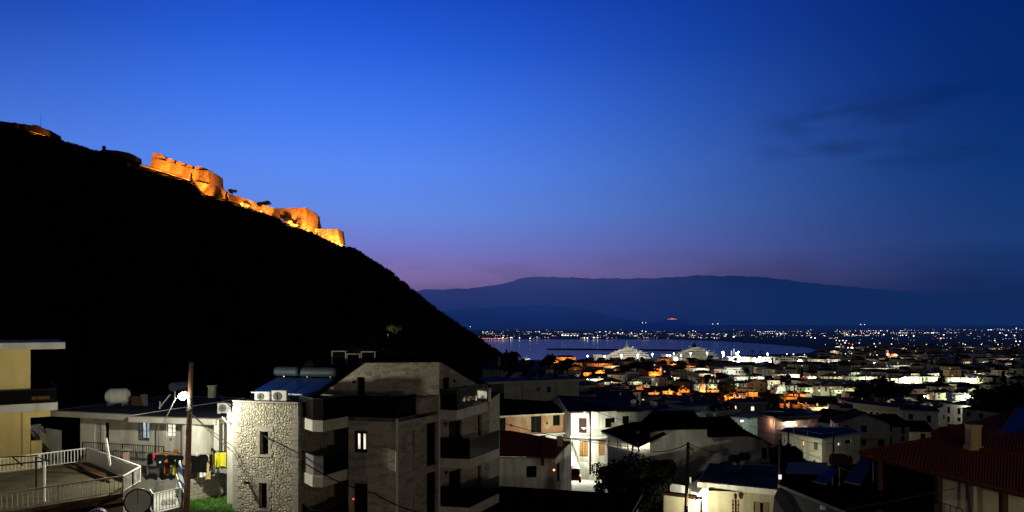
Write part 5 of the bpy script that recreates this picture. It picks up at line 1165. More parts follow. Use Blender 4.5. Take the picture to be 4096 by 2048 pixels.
rc = thing('parked_car', 'small red car partly hidden behind the dark flat roof in the lamp-lit street', 'car', PT(2291, 1920, 80)); p = PT(2288, 1922, 80)
mb = MB(); L_ = [(-1.9, .3), (-1.9, .75), (-1.1, .85), (-.7, 1.35), (.9, 1.38), (1.5, .9), (1.95, .8), (1.95, .3)]
vs = [p+Vector((-.8 if s else .8, x, z+.1)) for s in (0, 1) for x, z in L_]; k = len(L_); mb.add(vs, [tuple(range(k)), tuple(range(2*k-1, k-1, -1))]+[(i, i+k, (i+1) % k+k, (i+1) % k) for i in range(k)]); bd = mb.build('body', M('car_paint_red', (.45, .02, .02), .3, .05, 2, 0, .1, .5, .6), rc)
mb = MB(); mb.hexa([p+Vector((-.7, -1.2, .98)), p+Vector((.7, -1.2, .98)), p+Vector((.7, -1.15, 1.0)), p+Vector((-.7, -1.15, 1.0)), p+Vector((-.66, -.82, 1.42)), p+Vector((.66, -.82, 1.42)), p+Vector((.66, -.77, 1.42)), p+Vector((-.66, -.77, 1.42))]); mb.build('window', 'glass', rc)
for sx in (-.75, .75):
    for sy in (-1.25, 1.25): mb = MB(); mb.tube([p+Vector((sx-.1, sy, .38)), p+Vector((sx+.1, sy, .38))], .32, 14); mb.build('wheel', 'black', rc)
# pole with lamp in the street
dp = 90.0; LP2 = thing('lamp_pole', 'dark utility pole with wire brackets and a thin lamp arm before the bright white house', 'street lamp', PT(2361, 1893, dp))
mb = MB(); mb.tube([PT(2361, 1898, dp), PT(2361, 1640, dp)], [.14, .11], 9); mb.build('pole', 'black', LP2)
lh = PT(2335, 1713, dp-.5); mb = MB(); mb.tube([PT(2361, 1722, dp), PT(2350, 1715, dp-.2), lh], .035, 6)
for k in range(4): z = 1644+k*10; mb.tube([PT(2362, z, dp), PT(2372, z+2, dp-.1), PT(2378, z-4, dp-.1)], .02, 5)
mb.build('arm', 'metal', LP2); mb = MB(); mb.box(lh+Vector((0, 0, .06)), (.6, .28, .1)); hd = mb.build('lamp_head', 'metal', LP2)
mb = MB(); mb.ball(lh-Vector((0, 0, .03)), .1, 8, 6, .4); mb.build('bulb', 'lamp', hd); light('lamp_glow', lh-Vector((0, .1, .16)), 2300, (1, 1, .80), LP2, .12)
pl_ = thing('wall_lamp', 'small lamp over the wooden porch doors of the grey house', 'wall lamp', PT(2535, 1748, 73.8)); MB().box(PT(2535, 1744, 73.8), (.2, .2, .06)).build('housing', 'black', pl_); MB().ball(PT(2535, 1748, 73.8), .08, 8, 6).build('bulb', 'dotw', pl_); light('lamp_glow', PT(2535, 1755, 73.7), 320, (1, .95, .75), pl_, .1)
street_lamp(Vector((XY(2262, 89).x, 89, 40)), 3.6, (.5, .6), 900, (1, .98, .82), 'small street lamp hidden in the passage left of the bright white house', head=.15)
# ---- red roofed house
rA, rB, rC = XY(1940, 71.0), XY(2222, 72.2), XY(2286, 77); zr_ = ZZ(1826, 72)
RH = thing('red_roof_house', 'small pale house with a dark red tiled roof below the brick house', 'house', V3(rB, 42)); rn = outward(rA, rB); rn2 = outward(rB, rC)
hh = [hole(rA, rB, 1955, 1985, 1858, 1910), hole(rA, rB, 2105, 2147, 1864, 1910)]; h2_ = [hole(rB, rC, 2226, 2240, 1852, 1925)]
mb = MB(); facade(mb, rA, rB, 41, zr_, hh, .18); facade(mb, rB, rC, 41, zr_+.05, h2_, .15, n=Vector((.9, -.4)).normalized()); mb.poly([V3(rB, zr_), V3(rC, zr_), V3(rC, ZZ(1770, 77))]); mb.build('wall', 'white', RH)
opening(RH, rA, rB, hh[0], 'window', 'whitemetal', 'winb', .12, mull=1, trans=1); opening(RH, rA, rB, hh[1], 'window', 'black', 'glass', .12); opening(RH, rB, rC, h2_[0], 'door', 'black', 'glass', .1, mull=0, n=Vector((.9, -.4)).normalized())
mb = MB(); E0, E1 = PT(1930, 1822, 70.6), PT(2222, 1829, 71.8); T0, T1, T2 = PT(1930, 1730, 77), PT(2060, 1729, 77.4), PT(2283, 1767, 77.5)
corrugated(mb, E0, E1, PT(1930, 1732, 76), T2, 46, .06); mb.build('roof', 'darktile', RH)
mb = MB(); mb.add([PT(1930, 1732, 76), T2, PT(2180, 1750, 80), PT(2040, 1722, 80), PT(1930, 1722, 80)], [(0, 1, 2, 3, 4)]); mb.build('rear_roof', 'darktile', RH)
mb = MB(); mb.beam(PT(1945, 1829, 70.9), PT(2222, 1834, 72.0), .10, .14); mb.beam(PT(2222, 1832, 72), PT(2284, 1771, 77.3), .10, .14); mb.build('eave_trim', 'grey', RH)
mb = MB(); mb.box(PT(2239, 1770, 75.5), (.55, .55, 1.3)); mb.box(PT(2239, 1752, 75.5), (.65, .65, .12)); mb.build('chimney', 'grey', RH)
mb = MB(); mb.tube([PT(2171, 1862, 71.4), PT(2171, 1750, 71.4)], .13, 8); mb.box(PT(2173, 1750, 71.4), (.5, .4, .35)); mb.build('flue_pipe', 'darkpole', RH)
wl = thing('wall_lamp', 'tiny red wall lamp at the corner of the red-roofed house', 'wall lamp', PT(2216, 1878, 71.9)); mb = MB(); mb.box(PT(2216, 1880, 71.7), (.16, .12, .34)); mb.build('housing', 'black', wl); mb = MB(); mb.ball(PT(2216, 1880, 71.6), .11, 8, 6); mb.build('bulb', EM('red_lamp_glass', (1, .3, .1), 4), wl)
# ---- dark flat roof in the foreground
DK = thing('dark_roof_house', 'house under a wide nearly black flat roof at the bottom centre', 'house', PT(2250, 2048, 47)); zk = ZZ(1905, 54)
k0, k1, k2, k3 = XY(2000, 53.0), XY(2569, 50.2), XY(2500, 42.8), XY(1930, 44.5)
mb = MB(); mb.prism([k0, k1, k2, k3], zk-.9, zk-.5); mb.build('roof', 'blackroof', DK); mb = MB(); mb.prism([k0.lerp(k2, .03), k1.lerp(k3, .03), k2.lerp(k0, .03), k3.lerp(k1, .03)], 43, zk-.9); mb.build('wall', 'grey', DK)
mb = MB(); mb.beam(V3(k1, zk-.48), V3(k2, zk-.48), .07, .12); mb.build('edge_trim', M('dull_edge_trim', (.07, .07, .066), .9, .2, 3), DK)
# ---- big grey gable-walled house with porch
q0, q1 = XY(2600, 70.0), XY(3043, 72.6); qn = outward(q0, q1); qe = (q1-q0).normalized()
B = thing('grey_house', 'large house with a blank pale grey wall, stepped black roofs and a wooden front porch', 'house', V3(q0.lerp(q1, .5), 44))
prof = [(2600, 1760), (2600, 1732), (2663, 1718), (2828, 1714.5), (2828, 1745), (2987, 1740), (3043, 1762)]
def onq(u, v): s_ = seg_u(q0, q1, u); p = q0+qe*s_; return V3(p, ZZ(v, p.y))
mb = MB(); pts = [onq(*p) for p in prof[1:]]; mb.poly([V3(q1, 43), V3(q0, 43)]+pts); bk = Vector((2.2, 8, -.5))
mb.poly([pts[0], pts[1], pts[1]+bk, pts[0]+bk]); mb.poly([V3(q1, 43), pts[-1], pts[-1]+bk, V3(q1, 43)+bk]); mb.poly([V3(q0, 43), pts[0], pts[0]+bk, V3(q0, 43)+bk]); mb.build('wall', 'greywall', B)
mb = MB(); mb.poly([onq(3043, 1752)+V3(qn*.02, 0), onq(3044, 1770)+V3(qn*.02, 0), PT(3092, 1796, 74.5), PT(3090, 1782, 74.5)]); mb.poly([PT(3092, 1796, 74.5), PT(3090, 1782, 74.5), PT(3090, 1782, 78), PT(3092, 1796, 78)]); mb.build('eave_soffit', 'cream', B)
def roofq(p, th=.22, name='roof', mat='blackroof', parent=B):
    mb = MB(); k = len(p); mb.add(list(p)+[x-Vector((0, 0, th)) for x in p], [tuple(range(k)), tuple(range(2*k-1, k-1, -1))]+[(i, i+k, (i+1) % k+k, (i+1) % k) for i in range(k)]); return mb.build(name, mat, parent)
f_ = V3(qn*.25, .1)
roofq([onq(2590, 1724)+f_, onq(2663, 1714)+f_, onq(2830, 1711)+f_, PT(2797, 1672, 76), PT(2772, 1641, 78), PT(2611, 1642, 78.5), PT(2560, 1690, 76)])
roofq([onq(2828, 1744)+f_, onq(2990, 1738)+f_, PT(2958, 1708, 75), PT(2908, 1664, 78.2), PT(2797, 1669, 77.2)])
roofq([onq(2988, 1741)+f_, PT(3090, 1781, 74), PT(3070, 1765, 78), PT(2958, 1709, 75.2)], .1)
mb = MB(); 
for i in range(9): t = i/8; p = PT(lerp(2990, 2906, t), lerp(1738, 1664, t), lerp(72.5, 78.2, t)); mb.box(p+Vector((.08, 0, -.05)), (.35, .5, .22))
mb.build('tile_verge', 'blackroof', B)
# lit clutter on the far flat part
# porch
P0, P1, P2 = XY(2430, 74.0), XY(2556, 69.6), XY(2600, 70.2)
zd = ZZ(1806, 71)
mb = MB(); mb.prism([P0, P1, P2, XY(2600, 76), XY(2440, 78)], 43.0, zd); mb.build('porch_floor', 'white', B)
roofq([PT(2403, 1722, 74.5), PT(2556, 1783, 69.0), PT(2664, 1734, 69.6), PT(2592, 1682, 75), PT(2520, 1690, 77)], .14, 'porch_roof')
mb = MB()
for u, d in ((2430, 74), (2482, 72), (2530, 70.5), (2555, 69.6)):
    top = lerp(1733, 1782, (u-2403)/153); mb.beam(V3(XY(u, d), zd), V3(XY(u, d), ZZ(top, d)), .13)
mb.beam(PT(2410, 1730, 74.2), PT(2556, 1789, 69.2), .12, .18); mb.build('porch_post', 'whitemetal', B)
railing([V3(P0, zd), V3(P1, zd)], .95, 'wood', B, .16, .05, 2, top=.09); mb = MB(); mb.beam(V3(P0, zd+.98), V3(P1, zd+.98), .12, .09); mb.beam(V3(P0, zd+.02), V3(P1, zd+.02), .18, .2); mb.build('handrail', 'whitemetal', B)
pw0, pw1 = XY(2445, 78), XY(2602, 74.5); ph = [hole(pw0, pw1, 2484, 2514, 1757, 1806), hole(pw0, pw1, 2560, 2582, 1770, 1816)]
mb = MB(); facade(mb, pw0, pw1, 43, ZZ(1700, 76), ph, .15); mb.build('porch_wall', 'white', B)
for h_ in ph: opening(B, pw0, pw1, h_, 'door', 'wood', 'glass', .08, mull=1, fw=.1)
mb = MB(); mb.poly([PT(2592, 1722, 71), PT(2622, 1690, 75), PT(2648, 1722, 71)]); mb.build('small_gable', 'greywall', B)
mb = MB(); mb.box(PT(2552, 1738, 72.5), (.3, .3, .6)); mb.build('roof_vent', 'slab', B)
# carport frame at its right end
fr = thing('window_frame', 'empty white metal frame standing at the right end of the blank grey wall', 'frame', PT(3057, 1836, 73))
mb = MB(); 
for a, b in (((3043, 1786), (3043, 1836)), ((3043, 1836), (3072, 1836)), ((3072, 1836), (3070, 1790)), ((3043, 1786), (3070, 1790))): mb.beam(PT(*a, 73), PT(*b, 73), .07)
mb.build('frame', 'whitemetal', fr)
ac_unit(PT(3060, 1873, 71), .2, 'dark air conditioner below the empty white frame', .9, .85, mat='grey')
# ---- cream house, bottom right of centre
c0, c1 = XY(2832, 56.0), XY(3108, 55.1); cn_ = outward(c0, c1); ce = (c1-c0).normalized(); zc = ZZ(1958, 56.4)
CH = thing('cream_house', 'lamp-lit cream house with flat concrete roof, coloured-pane door and lantern', 'house', V3(c0.lerp(c1, .5), 43))
chs = [hole(c0, c1, 2928, 2959, 1998, 2110), hole(c0, c1, 3015, 3078, 2008, 2075)]
mb = MB(); facade(mb, c0, c1, 42.5, zc, chs, .15); facade(mb, c0, XY(2846, 62), 42.5, zc, (), n=Vector((-1, 0))); facade(mb, c1, XY(3112, 62), 42.5, zc, (), n=Vector((1, 0))); mb.build('wall', 'cream', CH)
w = opening(CH, c0, c1, chs[0], 'door', 'black', 'glass', .06, mull=0, fw=.05)
a, b, c, d = chs[0]; mb = MB(); MAT['pane_red'] = M('pane_red', (.30, .09, .05), .3, .1, 3); MAT['pane_dark'] = M('pane_dark', (.05, .035, .02), .3, .1, 3)
w_ = (b-a)/3; zz = d-.04; i = 0; cross = MB()
def cq(mb, s0, s1, z0, z1, k): p0, p1 = c0+ce*s0-cn_*k, c0+ce*s1-cn_*k; mb.poly([V3(p0, z0), V3(p1, z0), V3(p1, z1), V3(p0, z1)])
mr, md = MB(), MB()
while zz > c+.1:
    for k in range(3):
        if k == 1: continue
        cq((mr if (i+k) % 2 == 0 else md), a+w_*k+.03, a+w_*(k+1)-.03, zz-.24, zz-.03, .05)
    zz -= .28; i += 1
mr.build('red_pane', 'pane_red', w); md.build('dark_pane', 'pane_dark', w)
for s in (a+w_, a+2*w_, a, b): cq(cross, s-.025, s+.025, c, d, .045)
zz = d
while zz > c: cq(cross, a, a+w_, zz-.03, zz+.01, .044); cq(cross, a+2*w_, b, zz-.03, zz+.01, .044); zz -= .28
cross.build('glazing_bar', 'cream', w)
a, b, c, d = chs[1]; w = opening(CH, c0, c1, chs[1], 'window', 'whitemetal', 'glass', .1, mull=2)
mb = MB()
for s0, s1 in ((a+.04, a+(b-a)*.42), (b-(b-a)*.40, b-.04)): cq(mb, s0, s1, c, d, .06)
mb.build('shutter', M('rose_shutter', (.33, .22, .17), .8, .1, 5), w)
mb = MB(); zf_ = zc+.42; mb.prism([XY(2789, 57.2), XY(3112, 54.4), XY(3118, 64), XY(2836, 65)], zc, zf_); mb.build('roof_slab', 'white', CH)
mb = MB(); mb.prism([XY(2796, 57.6), XY(3110, 54.9), XY(3117, 63.6), XY(2840, 64.6)], zf_+.004, zf_+.03); mb.build('roof_sheet', M('roof_screed', (.034, .030, .024), .9, .3, .9, .3, grime=.5), CH)
mb = MB(); mb.beam(V3(XY(2990, 59), zf_+.06), V3(XY(3110, 57.5), zf_+.06), .1, .06); mb.build('roof_pipe', 'concrete', CH)
lt = thing('wall_lantern', 'black wrought wall lantern above the coloured-pane door of the cream house', 'lantern', PT(2942, 1988, 55.3)); p = PT(2942, 1984, 55.3)
mb = MB(); mb.tube([p+Vector((0, .3, .25)), p+Vector((0, .1, .32)), p+Vector((0, 0, .2))], .02, 5); mb.tube([p+Vector((0, 0, .2)), p+Vector((0, 0, .08)), p+Vector((0, 0, -.2)), p+Vector((0, 0, -.28))], [.03, .13, .08, .02], 6); mb.build('housing', 'black', lt)
sb_ = thing('solar_water_heater', 'dark solar collector and tank frame on the cream house flat roof', 'solar heater', PT(2925, 1930, 60)); mb = MB()
p = [PT(2885, 1930, 60), PT(2922, 1930, 60), PT(2926, 1858, 61.2), PT(2900, 1856, 61.2)]; mb.hexa([x-Vector((0, 0, .08)) for x in p]+p); mb.build('collector', 'panel', sb_)
mb = MB(); p = [PT(2926, 1930, 60), PT(2952, 1928, 60), PT(2952, 1862, 61.2), PT(2930, 1860, 61.2)]; mb.hexa([x-Vector((0, 0, .08)) for x in p]+p); mb.build('collector', 'panel', sb_)
mb = MB(); mb.tube([PT(2884, 1860, 61.4), PT(2926, 1860, 61.4)], .26, 12); mb.build('tank', 'black', sb_)
for u, v, r, lab in ((2936, 1836, 20, 'left of two black water barrels in front of the blank grey wall'), (2978, 1825, 21, 'right, higher of the two black water barrels before the blank grey wall')):
    t = thing('water_tank', lab, 'water tank', PT(u, v+18, 63)); mb = MB(); mb.tube([PT(u-r, v, 63.2), PT(u-r*.8, v, 63.2), PT(u+r*.8, v, 63.2), PT(u+r, v, 63.2)], [.25, .33, .33, .25], 14); mb.build('shell', 'black', t)
    mb = MB(); mb.beam(PT(u-10, v+8, 63.2), PT(u-10, v+90, 63), .06); mb.beam(PT(u+10, v+8, 63.2), PT(u+10, v+90, 63), .06); mb.build('stand', 'black', t)
t = thing('ventilation_cowl', 'small white box vent between the black barrels and the cream house roof', 'vent', PT(2934, 1876, 62)); mb = MB(); mb.box(PT(2934, 1863, 61.9), (.40, .3, .55)); mb.build('casing', 'acwhite', t); mb = MB(); mb.box(PT(2932, 1863, 61.72), (.14, .02, .42)); mb.build('grille', 'grey', t)
t = thing('satellite_dish', 'small dish beside the black barrels before the grey wall', 'satellite dish', PT(2971, 1870, 62)); p = PT(2971, 1852, 62); mb = MB(); mb.tube([p, p+Vector((0, .05, 0)), p+Vector((0, .14, 0))], [.2, .14, .02], 14); mb.build('dish', 'metal', t); mb = MB(); mb.beam(p, p+Vector((-.35, 0, -.7)), .04); mb.build('mast', 'metal', t)
# alley left of the cream house: lit wall, slatted awning
AL = thing('alley_wall', 'blindingly lit white alley wall left of the cream house', 'wall', PT(2790, 1980, 59)); mb = MB(); a, b = XY(2680, 62.5), XY(2838, 60.5); mb.prism([a, b, b+Vector((0, .3)), a+Vector((0, .3))], 42.5, ZZ(1945, 61.5)); mb.build('wall', 'white', AL)
A2 = thing('garden_wall', 'yellowish low wall with a rusty tile coping behind the foreground tree', 'wall', PT(2720, 2048, 56)); mb = MB(); a, b = XY(2655, 57), XY(2782, 55.4); mb.prism([a, b, b+Vector((0, .3)), a+Vector((0, .3))], 42, ZZ(1990, 56)); mb.build('wall', 'cream', A2)
mb = MB(); mb.beam(V3(a, ZZ(1984, 56)), V3(b, ZZ(1980, 56)), .5, .22); mb.build('coping', 'fartile', A2)
AW = thing('awning', 'slatted pale awning over the bright alley, seen edge-on', 'awning', PT(2800, 1930, 60))
for k in range(3):
    mb = MB(); p = [PT(2722+k*18, 1932+k*14, 62-k), PT(2766+k*14, 1950+k*10, 60.5-k), PT(2834-k*6, 1897+k*20, 61-k), PT(2812-k*6, 1890+k*20, 62-k)]; mb.hexa([x-Vector((0, 0, .06)) for x in p]+p); mb.build('slat', 'whitemetal' if k else 'darkroof', AW)
mb = MB(); mb.beam(PT(2761, 1990, 58.6), PT(2761, 1908, 58.6), .13); mb.build('post', 'whitemetal', AW)
tag(MB().prism([XY(2640, 52), XY(2835, 50), XY(2836, 62), XY(2640, 64)], 42, 43.75).build('alley', MAT['street_concrete']), kind='structure')
dp = 54.0; LP3 = thing('lamp_pole', 'dark utility pole with a short lamp arm between the tree and the cream house', 'street lamp', PT(2743, 2110, dp))
mb = MB(); mb.tube([PT(2741, 2140, dp), PT(2753, 1769, dp)], [.15, .11], 10); mb.build('pole', 'darkpole', LP3)
lh = PT(2795, 2000, dp-.3); mb = MB(); mb.tube([PT(2747, 2004, dp), PT(2760, 1997, dp-.1), lh+Vector((0, 0, .05))], .03, 6); mb.build('arm', 'metal', LP3); mb = MB(); mb.tube([lh+Vector((-.26, 0, 0)), lh+Vector((-.1, 0, .1)), lh+Vector((.15, 0, .1)), lh+Vector((.3, 0, .02))], [.05, .14, .14, .05], 10); hd = mb.build('lamp_head', 'metal', LP3)
mb = MB(); mb.ball(lh-Vector((0, 0, .08)), .10, 8, 6, .5); mb.build('bulb', 'lamp', hd); light('lamp_glow', lh-Vector((-.05, .1, .24)), 700, (1, .95, .66), LP3, .1)
mb = MB(); mb.tube([PT(2755, 1784, dp-.2), PT(2763, 1790, dp-.3), PT(2772, 1800, dp-.3), PT(2776, 1794, dp-.3), PT(2766, 1786, dp-.2)], .025, 5); mb.tube([PT(2756, 1790, dp-.2), PT(2768, 1800, dp-.25), PT(2774, 1796, dp-.2)], .03, 5); mb.build('wire_loop', 'black', LP3)
mb = MB(); mb.tube([PT(2752, 2020, dp-.16), PT(2752, 2060, dp-.16)], .09, 8); mb.build('junction_box', 'acwhite', LP3)
street_lamp(Vector((XY(2805, 58.8).x, 58.8, 43.7)), 2.4, (.25, .1), 900, (1, .98, .8), 'porch lamp lighting the alley beside the cream house', head=.14)
# foreground tree: one big and one small crown
for nm, (u, v, d), (rx, ry, rz_), n, sd, lab in (('tree', (2590, 1955, 62), (2.75, 2.5, 3.5), 11000, 5, 'big dark leafy tree in front of the grey gable-walled house'), ('tree', (2455, 1900, 66), (1.9, 1.6, 1.5), 2600, 7, 'smaller loose-leaved tree left of the big dark tree, against the lit street')):
    t = thing(nm, lab, 'tree', PT(u, v+130, d)); rr = random.Random(sd); cr = MB(); c = PT(u, v, d)
    blobs = [(c+Vector((rr.uniform(-.75, .75)*rx, rr.uniform(-.7, .7)*ry, rr.uniform(-.9, .62)*rz_)), rr.uniform(.28, .5)*rx) for _ in range(15)]
    for p, r in blobs: clump(cr, p, r, n//15, .13, rr, .95)
    clump(cr, c, rx*.62, n//5, .14, rr, 1.2)
    cr.build('crown', 'leafshade' if sd == 5 else 'leaf', t); mb = MB(); b0 = Vector((c.x, c.y, gz(c.x, c.y)-.5)); mb.tube([b0, b0.lerp(c, .5)+Vector((.15, 0, 0)), c], [.22, .16, .08], 8)
    for p, r in blobs[:8]: mb.tube([b0.lerp(c, .55), p.lerp(c, .4), p], [.08, .05, .02], 5)
    mb.build('trunk', 'bark', t)
# ---- house with flat roof behind the stone building
f0, f1 = XY(2016, 146), XY(2316, 153); zf_ = ZZ(1531, 147)
FB = thing('flat_roof_house', 'dim grey house whose flat roof is crowded with solar heaters, right of the stone building', 'house', V3(f0.lerp(f1, .5), 44)); fe = (f1-f0).normalized(); fn = outward(f0, f1)
fh = [hole(f0, f1, 2148, 2160, 1549, 1564), hole(f0, f1, 2188, 2204, 1545, 1570)]
mb = MB(); facade(mb, f0, f1, 42, zf_, fh, .2); facade(mb, f1, f1-fn*9, 42, zf_, (), n=fe); mb.build('wall', 'greywall', FB)
for h_ in fh: opening(FB, f0, f1, h_, 'window', 'grey', 'glass', .12)
mb = MB(); q = [f0+fn*1.2-fe*6, f1+fn*1.2+fe*1.3, f1-fn*12+fe*1.3, f0-fn*12-fe*6]; mb.prism(q, zf_, zf_+.42); mb.build('roof_slab', 'slab', FB); mb = MB(); mb.prism([f0+fn*.9-fe*5.7, f1+fn*.9+fe, f1-fn*11.7+fe, f0-fn*11.7-fe*5.7], zf_+.424, zf_+.45); mb.build('roof_sheet', 'blueroof', FB)
mb = MB()
for u in (2090, 2225): s_ = seg_u(f0, f1, u); mb.box(V3(f0+fe*s_+fn*.05, 46), (.14, .1, 4.6)); 
mb.build('downpipe', 'grey', FB)
for u, v, d, lab in ((2020, 1487, 158, 'leftmost'), (2054, 1498, 154, 'second from the left'), (2066, 1498, 155, 'third from the left'), (2076, 1498, 155.5, 'fourth from the left')):
    t = thing('rooftop_solar_unit', lab+' of four pale tilted solar panels on the flat-roofed house', 'solar panel', V3(XY(u, d), zf_+.45), 'tilted solar panels'); p = V3(XY(u, d), zf_+.5); mb = MB()
    a = p+Vector((-.5, -.6, 0)); b = p+Vector((.55, .5, 1.0)); sd = Vector((.28, -.2, 0)); mb.hexa([a-sd, a+sd, b+sd, b-sd]+[x+Vector((-.04, 0, .05)) for x in (a-sd, a+sd, b+sd, b-sd)]); mb.build('panel', 'acwhite', t)
solar_heater(V3(XY(2128, 151), zf_+.45), -.7, 1.25, 'large solar heater with a long pale collector on the right half of the flat roof')
solar_heater(V3(XY(2165, 156), zf_+.45), -.4, 1.1, 'dark solar heater at the right of the flat roof')
t = thing('chimney', 'tall dark brick chimney at the right end of the flat roof', 'chimney', V3(XY(2222, 154), zf_)); mb = MB(); mb.box(V3(XY(2222, 154), zf_+1.6), (.55, .5, 3.0)); mb.box(V3(XY(2222, 154), zf_+3.15), (.7, .6, .12)); mb.build('shaft', 'blackroof', t)
# white pole end etc left of it
t = thing('house', 'dim gabled house half lost in shadow at the foot of the fortress hill', 'house', PT(1985, 1540, 165)); a, b = XY(1930, 168), XY(2010, 165); mb = MB(); mb.prism([a, b, b+Vector((0, 8)), a+Vector((0, 8))], 44, ZZ(1478, 166)); mb.build('wall', 'grey', t); mb = MB(); zt_ = ZZ(1478, 166); mb.add([V3(a+Vector((-.5, -.5)), zt_), V3(b+Vector((.5, -.5)), zt_), V3(b+Vector((.5, 8)), zt_), V3(a+Vector((-.5, 8)), zt_), V3(a+Vector((-.5, 4)), zt_+2.2), V3(b+Vector((.5, 4)), zt_+2.2)], [(0, 1, 5, 4), (2, 3, 4, 5), (1, 2, 5), (3, 0, 4), (3, 2, 1, 0)]); mb.build('roof', 'blueroof', t); mb = MB(); mb.box(V3(b+Vector((-.8, 2)), zt_+1.2), (.6, .6, 3)); mb.build('chimney', 'grey', t)
# ---- pale house with blue flat roof, right middle
m0, m1, m2 = XY(3128, 134), XY(3287, 125), XY(3440, 133); zm = ZZ(1762, 125)
RM = thing('pale_house', 'pale two-storey house, left face lamp-lit, with a dark blue flat roof', 'house', V3(m1, 34)); mn, mn2 = outward(m0, m1), outward(m1, m2)
mh = [hole(m0, m1, 3206, 3217, 1761, 1786), hole(m0, m1, 3255, 3271, 1769, 1799), hole(m0, m1, 3135, 3140, 1754, 1768)]; mh2 = [hole(m1, m2, 3352, 3360, 1771, 1783), hole(m1, m2, 3380, 3404, 1760, 1774)]
mb = MB(); facade(mb, m0, m1, 32, zm, mh, .2); facade(mb, m1, m2, 32, zm, mh2, .2); mb.build('wall', 'white', RM)
opening(RM, m0, m1, mh[0], 'window', 'wood', 'wino', .1, mull=0, fw=.12); opening(RM, m0, m1, mh[1], 'window', 'wood', 'shutter', .08, mull=1); opening(RM, m0, m1, mh[2], 'window', 'wood', 'glass', .1, mull=0); opening(RM, m1, m2, mh2[0], 'window', 'black', 'winw', .1, mull=0); opening(RM, m1, m2, mh2[1], 'window', 'black', 'glass', .1)
mb = MB(); e_q = [m0+mn*.7, m1+(mn+mn2)*.6, m2+mn2*.7, m2+Vector((1, 6)), m0+Vector((2.5, 5))]; mb.prism(e_q, zm, zm+.3); mb.build('roof_slab', 'slab', RM); mb = MB(); mb.prism([m0-mn*.3, m1-(mn+mn2)*.3, m2-mn2*.3, m2+Vector((.6, 5.4)), m0+Vector((2.6, 4.4))], zm+.304, zm+.33); mb.build('roof_sheet', 'blueroof', RM)
railing([V3(m0+mn*.4, zm+.3), V3(m1+(mn+mn2)*.35, zm+.3), V3(m2+mn2*.4, zm+.3)], .9, 'metal', RM, 3.0, .03, 3, top=.05); 
mb = MB(); zb = ZZ(1828, 125); mb.prism([m0+mn*.25, m1+(mn+mn2)*.2, m2+mn2*.25, m2-mn2*.02, m1-(mn+mn2)*.02, m0-mn*.02], zb-.25, zb); mb.build('string_course', 'white', RM)
mb = MB()
for s in (.44, .80): p = m0.lerp(m1, s)+mn*.12; mb.box(V3(p, ZZ(1792, 130)), (.9, .2, .1), math.atan2((m1-m0).y, (m1-m0).x))
mb.build('window_sill', 'slab', RM)
street_lamp(Vector((XY(3205, 118).x, 118, 34.0)), 3.2, (.4, .8), 2500, (1, .98, .66), 'low street lamp before the lit left face of the pale house', head=.14)
# ---- lamp-lit terraces and pink porch house (middle distance)
def simple_block(name, label, cat, c0, c1, depth, z0, z1, wall, roofm='flatroof', over=.5, holes=(), panes='glass', th=.3, pane_list=None, frame='black'):
    t = thing(name, label, cat, V3(c0.lerp(c1, .5), z0)); n = outward(c0, c1); e = (c1-c0).normalized()
    mb = MB(); facade(mb, c0, c1, z0, z1, holes, .18); facade(mb, c0, c0-n*depth, z0, z1, (), n=-e); facade(mb, c1, c1-n*depth, z0, z1, (), n=e); facade(mb, c0-n*depth, c1-n*depth, z0, z1, (), n=-n); mb.build('wall', wall, t)
    for i, h_ in enumerate(holes): opening(t, c0, c1, h_, 'window', frame, pane_list[i] if pane_list else panes, .1, mull=0 if h_[1]-h_[0] < 1.0 else 1)
    if roofm:
        mb = MB(); mb.prism([c0+n*over-e*over, c1+n*over+e*over, c1-n*(depth+over)+e*over, c0-n*(depth+over)-e*over], z1, z1+th); mb.build('roof_slab', 'slab', t); mb = MB(); mb.prism([c0+n*(over-.2)-e*(over-.2), c1+n*(over-.2)+e*(over-.2), c1-n*depth, c0-n*depth], z1+th+.004, z1+th+.03); mb.build('roof_sheet', roofm, t)
    return t
a, b = XY(3030, 172), XY(3100, 166); c = XY(3250, 172)
PK = simple_block('pink_house', 'pinkish house with a lamp-lit covered terrace and a bright doorway', 'house', a, b, 12, 27, ZZ(1668, 168), 'greywall', holes=[hole(a, b, 3090, 3097, 1682, 1702)], pane_list=['wino'])
mb = MB(); facade(mb, b, c, 27, ZZ(1676, 169), [hole(b, c, 3131, 3152, 1690, 1706)], .3); mb.build('terrace_wall', 'pink', PK); opening(PK, b, c, hole(b, c, 3131, 3152, 1690, 1706), 'window', 'whitemetal', 'winw', .1)
nb = outward(b, c); mb = MB(); zpk = ZZ(1676, 169); mb.prism([b+nb*2.4, c+nb*2.4, c-nb*9, b-nb*9], zpk, zpk+.45); mb.build('terrace_roof', 'concrete', PK); mb = MB(); zf2 = ZZ(1712, 167); mb.prism([b+nb*2.4, c+nb*2.4, c, b], 28, zf2); mb.build('terrace_floor', 'concrete', PK)
railing([V3(b+nb*2.3, zf2), V3(c+nb*2.3, zf2)], .9, 'whitemetal', PK, .3, .05, 2)
light('terrace_glow', V3(b.lerp(c, .3)+nb*1.3, zpk-.5), 800, (1, .70, .52), PK, .15); light('door_glow', V3(b+outward(a, b)*.9-(b-a).normalized()*.8, zpk-.6), 170, (1, .5, .3), PK, .15)
for u in (3172, 3240): mb = MB(); mb.beam(V3(XY(u, 168), 28), V3(XY(u, 168), zpk), .3); mb.build('column', 'pink', PK)
a, b = XY(2905, 196), XY(2965, 190); c = XY(3030, 197)
